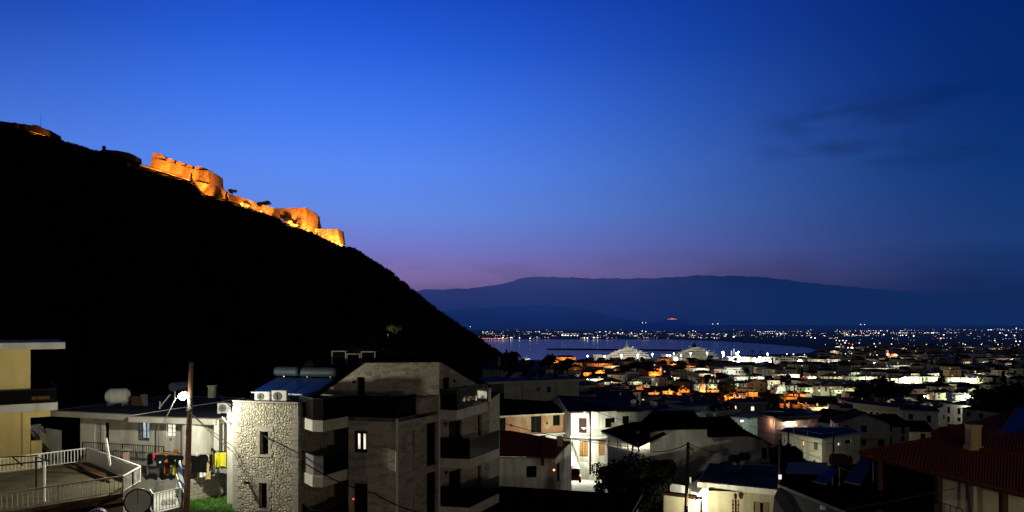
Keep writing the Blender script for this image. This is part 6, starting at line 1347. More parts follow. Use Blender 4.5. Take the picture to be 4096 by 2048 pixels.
TL_ = simple_block('teal_lit_house', 'house washed in cool greenish lamp light behind the stepped black roof', 'house', a, b, 7, 26, ZZ(1672, 193), 'white', holes=[hole(a, b, 2917, 2926, 1681, 1696)]); nb = outward(b, c); mb = MB(); zt_ = ZZ(1670, 193); mb.prism([b+nb*2, c+nb*2, c-nb*3, b-nb*3], zt_-.1, zt_+.3); mb.build('terrace_roof', 'concrete', TL_)
mb = MB(); facade(mb, b, c, 26, zt_-.1, ()); mb.build('terrace_wall', 'greywall', TL_)
street_lamp(V3(XY(2967, 180), 28), ZZ(1682, 180)-28, (.1, .2), 2200, (.72, 1, .84), 'round greenish-white street lamp among bushes behind the stepped black roof', head=.6)
tree(V3(XY(2988, 178), 27.5), 'round', 2, .85, 'yellow-green lamp-lit tree right of the greenish street lamp'); tree(V3(XY(2950, 179), 26.5), 'bush', 0, 2.0, 'bright lamp-lit bush under the greenish street lamp', name='bush', cat='bush')
# gabled house with skylights and pale balcony
a, b, c = XY(2820, 215), XY(2852, 208), XY(2945, 216); zg = ZZ(1650, 210)
GH = thing('gable_house', 'house with dark skylit gable roof, pale gable end and a long white balcony', 'house', V3(b, 24)); ap = V3(a.lerp(b, .45), ZZ(1626, 212))
mb = MB(); mb.poly([V3(a, 24), V3(b, 24), V3(b, zg), ap, V3(a, zg)]); facade(mb, b, c, 24, zg, ()); mb.build('wall', 'white', GH)
w = MB(); n_ = outward(a, b); p = a.lerp(b, .5)+n_*.05; e_ = (b-a).normalized(); w.poly([V3(p-e_*.5, ZZ(1650, 211)), V3(p+e_*.5, ZZ(1650, 211)), V3(p+e_*.5, ZZ(1633, 211)), V3(p-e_*.5, ZZ(1633, 211))]); w.build('window', 'glass', GH)
n2_ = outward(b, c); r1 = V3(c+(a-b)*.5-n2_*1, ap.z+.3); roofq([V3(b+n2_*.5, zg-.2), V3(c+n2_*.5, zg-.2), r1, ap+Vector((0, 0, .15))], .15, 'roof', 'blackroof', GH); roofq([V3(a-n2_*.2, zg-.2), ap+Vector((0, 0, .15)), r1, V3(c+(a-b), zg-.2)], .15, 'roof', 'blackroof', GH)
for s in (.2, .5, .75): p0 = V3(b.lerp(c, s)+n2_*.5, zg-.2).lerp(ap.lerp(r1, s), .5); mb = MB(); mb.box(p0+Vector((0, 0, .1)), (.9, .9, .12)); mb.build('skylight', 'metal', GH)
mb = MB(); zb = ZZ(1660, 208); mb.prism([a+n_*1.2, b+(n_+n2_)*.9, c+n2_*1.6, c, b, a], zb, zb+.15); mb.build('balcony_slab', 'white', GH); mb = MB(); mb.beam(V3(b+(n_+n2_)*.9, zb+.6), V3(c+n2_*1.6, zb+.6), .1, 1.0); mb.beam(V3(a+n_*1.2, zb+.6), V3(b+(n_+n2_)*.9, zb+.6), .06, .9); mb.build('balcony_parapet', 'white', GH)
a, b = XY(2770, 200), XY(2822, 205); simple_block('flat_house', 'low house with a pale flat roof left of the skylit gable house', 'house', a, b, 10, 24, ZZ(1652, 203), 'cream', 'paving')
# ================================================================ TILE-ROOFED HOUSE, right edge
E0, E1 = PT(3436, 1816, 48), PT(4230, 2012, 34.8); Tp0, Tp1, Tp2 = PT(3727, 1760, 47.3), PT(3871, 1797, 43.8), PT(4230, 1842, 40.5)
TH = thing('tiled_house', 'large house with red-brown corrugated tile roof and porch at the bottom right', 'house', (27, 42, 47))
mb = MB(); eL = lambda t: E0.lerp(E1, t)
corrugated(mb, E0, eL(.50), E0.lerp(Tp0, .02)+Vector((.1, 0, .05)), Tp1, 4, 0) if False else None
# porch roof: fan from the hip corner then parallel courses
corrugated(mb, E0, eL(.42), Tp0.lerp(E0, .999), Tp0, 20, .11); 
corrugated(mb, eL(.42), eL(.62), Tp0, Tp1, 14, .11); corrugated(mb, eL(.62), E1, Tp1, Tp2, 28, .11); mb.build('porch_roof', 'tile', TH)
mb = MB(); U0_, U1_, U2_ = PT(3721, 1725, 48.2), PT(3916, 1682, 52), PT(4230, 1592, 54)
corrugated(mb, Tp0+Vector((0, 0, .06)), Tp1+Vector((0, 0, .06)), U0_, U1_, 16, .11); corrugated(mb, Tp1+Vector((0, 0, .06)), Tp2+Vector((0, 0, .06)), U1_, U2_, 26, .11); mb.build('main_roof', 'tile', TH)
mb = MB(); 
for p, q in ((Tp0, Tp1), (Tp1, Tp2), (E0, Tp0)): mb.tube([p+Vector((0, 0, .08)), q+Vector((0, 0, .08))], .13, 8)
mb.build('ridge_tiles', 'darktile', TH)
mb = MB(); a, b = PT(3893, 1800, 43.6), PT(3893, 1704, 43.6); mb.box(((a+b)/2), (.62, .55, (b-a).z)); mb.box(a+Vector((0, 0, .15)), (.8, .7, .25)); mb.box(b+Vector((0, 0, .05)), (.72, .62, .09)); mb.build('chimney', 'ochre', TH)
xw = [XY(3748, 43.2), XY(3880, 41.5), XY(4230, 38.6)]
mb = MB(); facade(mb, xw[0], xw[1], 45, 51.5, ()); facade(mb, xw[1], xw[2], 45, 51.5, ()); facade(mb, XY(3748, 43.2), XY(3752, 47.5), 45, 51.5, (), n=Vector((-1, 0))); mb.build('wall', 'cream', TH)
mb = MB(); mb.box(V3(XY(3900, 41.0), 48.5), (.42, .35, 5.8)); mb.build('pilaster', 'cream', TH)
def eave_at(u):
    lo, hi = 0, 1
    for _ in range(40):
        m_ = (lo+hi)/2; p = eL(m_); uu = U0+p.x/p.y*F
        if uu < u: lo = m_
        else: hi = m_
    return eL(lo)
for u in (3506, 3741, 4000):
    p = eave_at(u)+Vector((.25, .1, -.06)); mb = MB(); mb.box((p.x, p.y, (p.z+44)/2), (.30, .3, p.z-44)); mb.build('porch_post', 'wood', TH)
mb = MB(); mb.beam(E0+Vector((.2, .1, -.14)), E1+Vector((.2, .1, -.14)), .12, .16); mb.beam(PT(3866, 1900, 41), PT(3880, 2048, 40.5), .1); mb.build('porch_beam', 'wood', TH)
railing([PT(3752, 2075, 41.5), PT(3850, 2110, 40.5)], 1.0, 'wood', TH, .3, .04, 1)
sp2 = thing('rooftop_solar_unit', 'large dark blue solar panel on the upper tile roof at the right edge', 'solar panel', PT(4050, 1750, 46)); p = [PT(3988, 1752, 46.5), PT(4210, 1790, 44), PT(4230, 1640, 46.5), PT(4068, 1634, 49)]; mb = MB(); mb.hexa([x-Vector((0, 0, .08)) for x in p]+p); mb.build('panel', 'panel', sp2); mb = MB(); mb.beam(p[0], p[1], .07); mb.beam(p[0], p[3], .07); mb.build('frame', 'metal', sp2)
# house with solar collectors left of it
g0, g1, g2 = XY(3108, 49.5), XY(3300, 44), XY(3105, 41)
DR = thing('dark_gable_house', 'dark-roofed house with a plain grey side wall and two blue solar collectors, bottom right', 'house', V3(g0, 45)); zt_ = 0
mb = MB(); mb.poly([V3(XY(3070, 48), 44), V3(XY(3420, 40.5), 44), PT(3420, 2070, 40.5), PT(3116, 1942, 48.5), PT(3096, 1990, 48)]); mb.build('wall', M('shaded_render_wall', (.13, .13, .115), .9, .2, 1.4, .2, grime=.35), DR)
roofq([PT(3112, 1936, 48.3), PT(3430, 2066, 40), PT(3600, 2000, 44), PT(3560, 1905, 51), PT(3150, 1902, 55)], .12, 'roof', 'blackroof', DR)
mb = MB(); mb.beam(PT(3112, 1941, 48.2), PT(3430, 2072, 39.9), .06, .16); mb.build('eave_trim', 'concrete', DR); mb = MB(); mb.box(PT(3291, 2030, 43.2), (.25, .2, .24)); mb.build('wall_box', 'whitemetal', DR)
for pp, lab in (((( 3250, 1925), (3306, 1938), (3357, 1872), (3330, 1863)), 'left, smaller blue solar collector on the dark roof'), (((3376, 1925), (3440, 1940), (3492, 1842), (3448, 1824)), 'right, larger blue solar collector beside the tile roof corner')):
    t = thing('rooftop_solar_unit', lab, 'solar panel', PT(*pp[0], 48)); p = [PT(*pp[0], 47), PT(*pp[1], 46.5), PT(*pp[2], 48.3), PT(*pp[3], 48.8)]; mb = MB(); mb.hexa([x-Vector((0, 0, .08)) for x in p]+p); mb.build('panel', 'panel', t); mb = MB(); mb.beam(p[0], p[1], .05); mb.build('frame', 'metal', t); [MB().beam(q_, q_-Vector((0, 0, 1.4)), .06).build('leg', 'metal', t) for q_ in p[2:]]
t = thing('water_tank', 'dark red-brown barrel-shaped water tank above the blue solar collectors', 'water tank', PT(3363, 1880, 48.6)); mb = MB(); mb.tube([PT(3323, 1838, 48.6), PT(3330, 1839, 48.6), PT(3396, 1843, 48.8), PT(3404, 1844, 48.8)], [.28, .42, .42, .28], 18); mb.build('shell', 'fartile', t); mb = MB(); mb.tube([PT(3335, 1814, 48.5), PT(3365, 1806, 48.5), PT(3395, 1822, 48.5)], .03, 5); mb.tube([PT(3375, 1806, 48.5), PT(3396, 1826, 48.5)], .02, 5); mb.build('pipe', 'acwhite', t); mb = MB(); mb.beam(PT(3340, 1850, 48.6), PT(3340, 1905, 48.6), .06); mb.beam(PT(3388, 1850, 48.8), PT(3388, 1905, 48.8), .06); mb.build('stand', 'black', t)
t = thing('sheet_roof', 'pale corrugated metal sheets lying on a low shed before the pale house', 'shed roof', PT(3220, 1900, 60)); mb = MB(); corrugated(mb, PT(3143, 1892, 60), PT(3300, 1900, 58), PT(3146, 1878, 64), PT(3320, 1868, 64), 22, .05); mb.build('sheet', 'concrete', t); mb = MB(); mb.prism([XY(3146, 60.5), XY(3298, 58.5), XY(3310, 66), XY(3150, 66)], 42, ZZ(1904, 60)); mb.build('wall', 'grey', t)
dp = 52; U4 = thing('utility_pole', 'dark wooden pole with a bright white box low on it, right of the cream house', 'utility pole', PT(3119, 1990, dp)); mb = MB(); mb.tube([PT(3119, 2010, dp), PT(3119, 1757, dp)], [.13, .09], 9); mb.build('pole', 'darkpole', U4); mb = MB(); mb.box(PT(3120, 1908, dp-.16), (.20, .08, .32)); mb.build('meter_box', EM('glowing_meter_box', (.95, .97, 1), .9), U4); mb = MB(); mb.box(PT(3117, 1955, dp-.15), (.16, .06, .5)); mb.build('bright_plate', EM('glowing_plate', (1, .75, .45), .5), U4)  # box and plate emit, standing in for lamp light on them
for u, v0_, v1_, d, lab in ((3153, 1729, 1800, 112, 'thin dark pole at the left corner of the pale house'), (3334, 1745, 1815, 108, 'dark pole in front of the right face of the pale house'), (2332-0, 1450, 1520, 200, 'distant dark pole right of the flat-roofed house')):
    t = thing('utility_pole', lab, 'utility pole', PT(u, v1_+20, d)); mb = MB(); mb.tube([PT(u, v1_+25, d), PT(u, v0_, d)], [.16, .12], 8); mb.build('pole', 'darkpole', t)
# embankment bushes in front of the pale house
for u, v, d, s, lab in ((3165, 1826, 100, 1.2, 'leafy bush against the foot of the lit pale house'), (3195, 1818, 104, 1.0, 'thin bush beside the thin pole'), (3262, 1868, 98, 1.0, 'bush at the right foot of the lit pale house wall'), (3105, 1842, 90, 1.7, 'dark bush mass right of the empty white frame'), (3080, 1872, 84, 1.8, 'dark overgrown bank below the empty white frame'), (3150, 1878, 84, 1.7, 'dark bush bank before the pale house'), (3215, 1890, 84, 1.5, 'low dark bush left of the sheet roof')):
    tree(PT(u, v+14, d)-Vector((0, 0, .3)), 'bush', hash_(lab) % 3, s, lab, None, 'leafshade' if s > 1.4 else 'leaf', 'bush', 'bush')
# unseen lamps added below and behind the viewpoint to wash the near walls
vl_ = street_lamp((15.0, -10.0, 50.0), 8.0, (-.4, .4), 6600, (1, .88, .66), 'added fill lamp behind the viewpoint', head=.2)
for o in vl_.children:
    if o.type == 'LIGHT': o.data.shadow_soft_size = .9
street_lamp((24.0, 12.0, 47.0), 9.0, (-.4, .4), 700, (1, .72, .45), 'added fill lamp right of the viewpoint', head=.2)
street_lamp((27.5, 30.0, 46.5), 3.2, (-.4, .4), 1500, (1, .78, .5), 'added fill lamp beside the tile-roofed house', head=.2)
street_lamp((14.0, 37.0, 44.0), 4.4, (-.3, .3), 5000, (1, .93, .66), 'added fill lamp before the cream house', head=.2)
street_lamp((-25.0, 26.0, 48.5), 5.5, (.4, .4), 560, (1, .88, .58), 'added fill lamp below the white-railed terrace', head=.2)
# wires
def wire(pts, r, label, sag=0):
    mb = MB(); out = []
    for a, b in zip(pts, pts[1:]):
        a, b = Vector(a), Vector(b)
        for i in range(12): t = i/12; out.append(a.lerp(b, t)-Vector((0, 0, sag*4*t*(1-t))))
    out.append(Vector(pts[-1])); mb.tube(out, r, 5); return tag(mb.build('cable', 'black', org=pts[0]), label, 'cable')
wire([PT(875, 1578, 46), PT(1200, 1840, 35)], .035, 'thick black cable slanting down across the rubble stone tower', .25)
wire([PT(1200, 1840, 35), PT(1500, 1975, 34), PT(1750, 2060, 33)], .03, 'dark cable sagging across the front of the stone building', .2)
wire([PT(1960, 1675, 85), PT(2560, 1790, 70), PT(2750, 1775, 54)], .035, 'long dark cable from the brick house to the utility pole by the tree', .5)
wire([PT(2755, 1775, 54), PT(3043, 1803, 72)], .03, 'dark cable from the utility pole along the blank grey wall', .6)
wire([PT(2752, 1772, 54), PT(2695, 1915, 56)], .02, 'thin stay wire from the utility pole down to the left', 0); wire([PT(2766, 1795, 54), PT(2850, 1890, 60)], .012, 'thin wire slanting right from the utility pole over the grey wall', .1)
wire([PT(2374, 1642, 90), PT(2548, 1690, 92)], .03, 'dark wire from the street pole to the right over the white house', .2)
wire([PT(3000, 1700, 120), PT(3155, 1738, 112), PT(3336, 1772, 108)], .03, 'wires passing before the pale house', .6); wire([PT(3160, 1780, 105), PT(3330, 1850, 70), PT(3450, 1900, 60)], .03, 'dark wire crossing below the pale house', .2)
wire([PT(3300, 2052, 30), PT(3850, 1945, 34), PT(4150, 1890, 36)], .016, 'thin grey cable crossing in front of the tile-roofed porch', .05)
wire([PT(760, 1650, 37.8), PT(932, 1808, 39.4)], .022, 'lower pale cable from the lamp pole to the stone tower', .05); wire([PT(762, 1652, 37.8), PT(932, 1786, 39.4)], .02, 'upper pale cable from the lamp pole to the stone tower', .05)
for o in list(COL.objects):
    if o.name.startswith('cable') and o.type == 'MESH' and o.get('label', '').find('cable') >= 0 and 'lamp pole' in o['label']: o.data.materials[0] = MAT['whitemetal']
    if o.get('label', '').startswith('thin grey cable'): o.data.materials[0] = M('grey_cable', (.05, .05, .05), .8, .2, 3)
mb = MB(); mb.tube([PT(702, 1592, 37.9), PT(655, 1690, 41)], .03, 5); tag(mb.build('stay_cable', 'whitemetal', org=PT(702, 1592, 37.9)), 'thick pale stay cable slanting down left from the dazzling street lamp', 'cable')
# ================================================================ THE TOWN
PROT = [(2886, 2990, 1466, 1512, 740), (2370, 2612, 1385, 1445, 1190), (2640, 2885, 1380, 1440, 1190), (2880, 3095, 1418, 1457, 1085), (3050, 3200, 1430, 1460, 1035)]                                   # parts of the view that hand-placed lit fronts need kept open
def blocked(x, y, w, h, z):
    u, v1 = scr((x, y, z+h)); hw = w*.6/y*F
    for a, b, c, e, d in PROT:
        if y < d-2:
            ov = min(b, u+hw)-max(a, u-hw)
            if ov > min(14, .12*(b-a)) and v1 < c+(e-c)*.72: return True
    return False
OCC = []                                    # (x, y, r) of plots already taken
def free(x, y, r): return all((x-a)**2+(y-b)**2 > (r+c)**2 for a, b, c in OCC)
for u, d, r in ((2170, 152, 14), (2350, 98, 14), (2800, 78, 16), (3280, 134, 16), (3140, 172, 16), (2960, 196, 12), (2880, 215, 12), (2795, 205, 8), (1970, 168, 8), (2120, 98, 12)):
    p = XY(u, d); OCC.append((p.x, p.y, r))
UNIQ = []                                   # things whose label is completed after the layout is known
def scr(p): return (U0+p[0]/p[1]*F, V0+(H-p[2])/p[1]*F)
def house(x, y, z, w, dp, h, yaw, roof='flat', wall='white', roofm='fartile', st=2, lit=0.0, warm=False, detail=2, kind='house', desc=None, litmat=None, balc=False, chim=True, rr=R, name='town_house', label=None, cat='house', group='houses of the town', nwin=None):
    """front face centre at (x,y), front looks along -Y turned by yaw"""
    t = thing(name, label, cat, (x, y, z), group)
    ca, sa = math.cos(yaw), math.sin(yaw)
    def T(a, b, c): return (x+ca*a-sa*b, y+sa*a+ca*b, z+c)
    def T2(a, b): return (x+ca*a-sa*b, y+sa*a+ca*b)
    rect = [T2(-w/2, 0), T2(w/2, 0), T2(w/2, dp), T2(-w/2, dp)]
    mb = MB(); mb.prism(rect, z-4, z+h)
    if roof == 'gable':
        hr = min(w, dp)*.22
        for s in (-1, 1): mb.poly([T(s*(w/2-.01), 0, h), T(s*(w/2-.01), dp, h), T(s*(w/2-.01), dp/2, h+hr)])
    if roof == 'front':
        hr = w*.2
        for b in (.01, dp-.01): mb.poly([T(-w/2, b, h), T(w/2, b, h), T(0, b, h+hr)])
    mb.build('wall', wall, t)
    o = .5; mb = MB(); th = .14
    def rp(p):
        k = len(p); p = [Vector(q) for q in p]; mb.add(p+[q-Vector((0, 0, th)) for q in p], [tuple(range(k)), tuple(range(2*k-1, k-1, -1))]+[(i, i+k, (i+1) % k+k, (i+1) % k) for i in range(k)])
    if roof == 'flat':
        mb.prism([T2(-w/2-o, -o), T2(w/2+o, -o), T2(w/2+o, dp+o), T2(-w/2-o, dp+o)], z+h, z+h+.3); rf = mb.build('roof_slab', 'slab' if wall != 'grey' else 'grey', t)
        m2 = MB(); m2.prism([T2(-w/2-o+.2, -o+.2), T2(w/2+o-.2, -o+.2), T2(w/2+o-.2, dp+o-.2), T2(-w/2-o+.2, dp+o-.2)], z+h+.304, z+h+.33); m2.build('roof_sheet', 'flatroof', rf)
    elif roof == 'gable':
        e = h-o*.4
        rp([T(-w/2-o, -o, e+th), T(w/2+o, -o, e+th), T(w/2+o, dp/2, h+hr+th), T(-w/2-o, dp/2, h+hr+th)]); rp([T(w/2+o, dp+o, e+th), T(-w/2-o, dp+o, e+th), T(-w/2-o, dp/2, h+hr+th), T(w/2+o, dp/2, h+hr+th)]); rf = mb.build('roof', roofm, t)
    elif roof == 'front':
        e = h-o*.4
        rp([T(-w/2-o, -o, e+th), T(0, -o, h+hr+th), T(0, dp+o, h+hr+th), T(-w/2-o, dp+o, e+th)]); rp([T(w/2+o, dp+o, e+th), T(0, dp+o, h+hr+th), T(0, -o, h+hr+th), T(w/2+o, -o, e+th)]); rf = mb.build('roof', roofm, t)
    else:
        m_ = min(w, dp)/2; hr = m_*.42; A = [T(-w/2-o, -o, h), T(w/2+o, -o, h), T(w/2+o, dp+o, h), T(-w/2-o, dp+o, h)]
        if w >= dp: r0, r1 = T(-w/2+m_, dp/2, h+hr), T(w/2-m_+.05, dp/2, h+hr); fs = [(0, 1, 5, 4), (1, 2, 5), (2, 3, 4, 5), (3, 0, 4), (3, 2, 1, 0)]
        else: r0, r1 = T(0, m_, h+hr), T(0, dp-m_+.05, h+hr); fs = [(0, 1, 4), (1, 2, 5, 4), (2, 3, 5), (3, 0, 4, 5), (3, 2, 1, 0)]
        mb.add(A+[r0, r1], fs); rf = mb.build('roof', roofm, t)
    if chim and rr.random() < .6:
        a, b = rr.uniform(-.35, .35)*w, dp*rr.uniform(.35, .7); mc = MB(); zc = h+(.3 if roof == 'flat' else .9); mc.box(T(a, b, zc+.3), (.6, .6, 1.6), yaw); mc.box(T(a, b, zc+1.15), (.75, .75, .12), yaw); mc.build('chimney', wall, rf)
    # windows on the two faces that look towards the viewpoint
    faces = [((-w/2, 0), (w/2, 0), (0, -1))]
    side = 1 if (ca*0+0) is None else (1 if (x+ca*w/2)*1.0 < 0 else -1)
    nx = Vector((ca*side, sa*side)); 
    if nx.dot(Vector((-x, -y))) < 0: side = -side
    faces.append(((side*w/2, 0), (side*w/2, dp), (side, 0)))
    if detail:
        fh = h/st
        for fi, (pa, pb, nn) in enumerate(faces):
            L_ = math.hypot(pb[0]-pa[0], pb[1]-pa[1]); k = max(1, int(L_/3.3)) if nwin is None or fi else nwin
            for s_ in range(st):
                for i in range(k):
                    if rr.random() < (.22 if nwin is None else 0): continue
                    c = (i+.5)/k; cx, cy = lerp(pa[0], pb[0], c), lerp(pa[1], pb[1], c); ww, wh = (1.0, 1.25); zb = s_*fh+1.0
                    if rr.random() < .35: wh = 2.05; zb = s_*fh+.25
                    ex = Vector((pb[0]-pa[0], pb[1]-pa[1])).normalized(); 
                    def Q(da, dn, dz): return T(cx+ex.x*da+nn[0]*dn, cy+ex.y*da+nn[1]*dn, zb+dz)
                    on = rr.random() < lit
                    pm = (litmat or ('wino' if warm or rr.random() < .35 else 'winw')) if on else 'glass'
                    fr = MB(); f = .1
                    for d0, d1, e0, e1 in ((-ww/2-f, -ww/2, -f, wh+f), (ww/2, ww/2+f, -f, wh+f), (-ww/2, ww/2, wh, wh+f), (-ww/2, ww/2, -f, 0)):
                        fr.hexa([Q(d0, -.01, e0), Q(d1, -.01, e0), Q(d1, .06, e0), Q(d0, .06, e0), Q(d0, -.01, e1), Q(d1, -.01, e1), Q(d1, .06, e1), Q(d0, .06, e1)])
                    fr.mi = 1; fr.poly([Q(-ww/2, .02, 0), Q(ww/2, .02, 0), Q(ww/2, .02, wh), Q(-ww/2, .02, wh)])
                    fr.build('window', ['shutter' if rr.random() < .5 else 'whitemetal', pm], t)
        if balc:
            for s_ in range(1, st):
                mb = MB(); zb = s_*fh; mb.prism([T2(-w*.42, -1.3), T2(w*.42, -1.3), T2(w*.42, -.01), T2(-w*.42, -.01)], z+zb-.1, z+zb+.1)
                mb.hexa([T(-w*.42, -1.3, zb+.1), T(w*.42, -1.3, zb+.1), T(w*.42, -1.22, zb+.1), T(-w*.42, -1.22, zb+.1), T(-w*.42, -1.3, zb+.95), T(w*.42, -1.3, zb+.95), T(w*.42, -1.22, zb+.95), T(-w*.42, -1.22, zb+.95)]); mb.build('balcony', wall, t)
    if label is None: UNIQ.append((t, desc or kind, (x, y, z+h*.7)))
    OCC.append((x-sa*dp/2, y+ca*dp/2, max(w, dp)*.55))
    return t
COLN = {'white': 'white', 'cream': 'cream', 'grey': 'dim grey', 'pink': 'pinkish', 'ochre': 'ochre', 'greywall': 'pale grey', 'concrete': 'concrete'}
RFN = {'flat': 'flat-roofed', 'gable': 'gable-roofed', 'front': 'gable-fronted', 'hip': 'hip-roofed'}
LAMPS = []
def lit_house(u, v, wpx, hpx, roof, wall, col, pw, yaw=0.0, st=2, lit=.2, label=None, ratio=.8, balc=False, lamp=True, off=0.0, near=None, roofm='fartile', nwin=None, name='town_house', cat='house', desc=None, dd=None):
    """hand-placed house: v is the visible foot in the survey"""
    d = dd or ground_hit(u, v); p = XY(u, d); w = wpx/F*d; h = hpx/F*d
    z = ZZ(v, d)
    t = house(p.x, p.y, z, w, max(6, min(14, w*ratio)), h, yaw, roof, wall, roofm, st, lit, col == SOD, 2, balc=balc, label=label, name=name, cat=cat, nwin=nwin, desc=desc or f'{"orange lamp-lit" if col == SOD else "lamp-lit"} {COLN.get(wall, wall)} {RFN[roof]} house')
    if pw >= 800: PROT.append((u-wpx/2, u+wpx/2, v-hpx, v, d))
    if lamp:
        LAMPS.append((p.x+off*w, p.y-(near or max(5, w*.42)), z, col, pw, max(3.2, h*.45)))
    return t
# church tower
d = 470; k_ = d/545; p = XY(2808, d); CT = thing('bell_tower', 'orange floodlit church bell tower with tiered belfry and small dome', 'bell tower', V3(p, ZZ(1580, d)))
mb = MB(); zb0 = ZZ(1580, d)
def sq(c, r, z0, z1): return [(c.x-r, c.y-r), (c.x+r, c.y-r), (c.x+r, c.y+r), (c.x-r, c.y+r)], z0, z1
mb.prism(*sq(p, 2.0*k_, zb0-6, ZZ(1561, d))); mb.prism(*sq(p, 2.25*k_, ZZ(1561, d), ZZ(1559, d))); mb.build('shaft', 'white', CT)
mb = MB()
for k, (v1_, v2_, r) in enumerate(((1559, 1547, 1.9*k_), (1547, 1535, 1.65*k_))):
    z0, z1 = ZZ(v1_, d), ZZ(v2_, d)
    for sx in (-1, 0, 1):
        for sy in (-1, 0, 1):
            if sx or sy: mb.box((p.x+sx*r*.82, p.y+sy*r*.82, (z0+z1)/2), (.5, .5, z1-z0-.1))
    mb.prism(*sq(p, r+.2, z1-.25, z1+.1))
mb.build('belfry', 'white', CT)
mb = MB(); c = V3(p, ZZ(1532, d)); mb.tube([c-Vector((0, 0, .6)), c+Vector((0, 0, .4))], 1.15*k_, 8); mb.ball(c+Vector((0, 0, .4)), 1.15*k_, 12, 8, 1.1); mb.build('dome', 'tile', CT)
mb = MB(); mb.beam(c+Vector((0, 0, 1.5)), c+Vector((0, 0, 3.4)), .16); mb.beam(c+Vector((-.5, 0, 2.8)), c+Vector((.5, 0, 2.8)), .14); mb.build('cross', 'ochre', CT)
OCC.append((p.x, p.y, 5)); PROT.append((2794, 2822, 1525, 1580, d)); LAMPS.append((p.x-1, p.y-7, ZZ(1580, d), (1, .48, .13), 3200, 3.5)); LAMPS.append((p.x+3, p.y-5, ZZ(1580, d), (1, .5, .16), 900, 9))
house(XY(2840, 450).x, 450, ZZ(1598, 450), 26, 9, 2.2, -.12, 'hip', 'ochre', 'fartile', 1, 0, detail=0, label='long dark tiled church nave in front of the bell tower', name='church', cat='church', group=None, chim=False)
# lit buildings, hand placed from the photograph (u, foot v, width, height, roof, wall, lamp colour, power)
O_ = SOD; Wt = (1, .97, .80); Gn = (.86, 1, .70)
for a in (
  (2262, 1444, 82, 15, 'hip', 'ochre', O_, 26000), (2215, 1453, 40, 10, 'flat', 'ochre', O_, 9000), (2398, 1466, 100, 13, 'hip', 'pink', O_, 16000), (2448, 1473, 66, 9, 'flat', 'cream', (1, .62, .3), 9000), (2245, 1473, 22, 11, 'flat', 'ochre', O_, 5000),
  (2350, 1505, 34, 14, 'flat', 'ochre', O_, 4200), (2400, 1500, 38, 13, 'front', 'ochre', O_, 6000), (2300, 1487, 60, 20, 'hip', 'grey', O_, 900), (2620, 1510, 56, 22, 'flat', 'ochre', O_, 9000), (2628, 1490, 26, 16, 'hip', 'ochre', O_, 4000),
  (2615, 1592, 42, 20, 'flat', 'ochre', O_, 3200), (2672, 1578, 40, 12, 'flat', 'cream', O_, 5500), (2718, 1583, 22, 10, 'flat', 'cream', O_, 3000), (2735, 1570, 44, 14, 'gable', 'ochre', O_, 3000), (2852, 1577, 44, 15, 'flat', 'ochre', O_, 3000), (2560, 1560, 30, 12, 'flat', 'pink', O_, 1500),
  (2925, 1604, 50, 18, 'gable', 'ochre', O_, 7000), (2955, 1602, 26, 10, 'flat', 'cream', O_, 4500), (3014, 1588, 38, 19, 'flat', 'ochre', O_, 3000), (2890, 1602, 26, 11, 'front', 'cream', O_, 3200), (3175, 1588, 40, 14, 'gable', 'ochre', O_, 2200), (3140, 1632, 34, 18, 'hip', 'ochre', O_, 1300), (3165, 1598, 46, 8, 'flat', 'ochre', O_, 2600), (3205, 1634, 40, 11, 'flat', 'ochre', O_, 2600)):
    lit_house(*a, yaw=R.uniform(-.3, .3), st=1 if a[3] < 13 else 2, lit=.12)
lit_house(2700, 1464, 40, 8, 'hip', 'ochre', O_, 9000, label='tiny orange tiled house beside the quay lamps'); 
lit_house(3285, 1642, 92, 11, 'flat', 'cream', YEL, 7000, yaw=-.12, st=1, lit=0, label='long low building with a glowing yellow wall under a dark roof', near=7, ratio=1.0, name='long_building', cat='building')
lit_house(3368, 1644, 72, 12, 'flat', 'cream', YEL, 500, yaw=.2, st=1, lit=0, label='dim right wing of the long yellow-lit low building', name='long_building', cat='building')
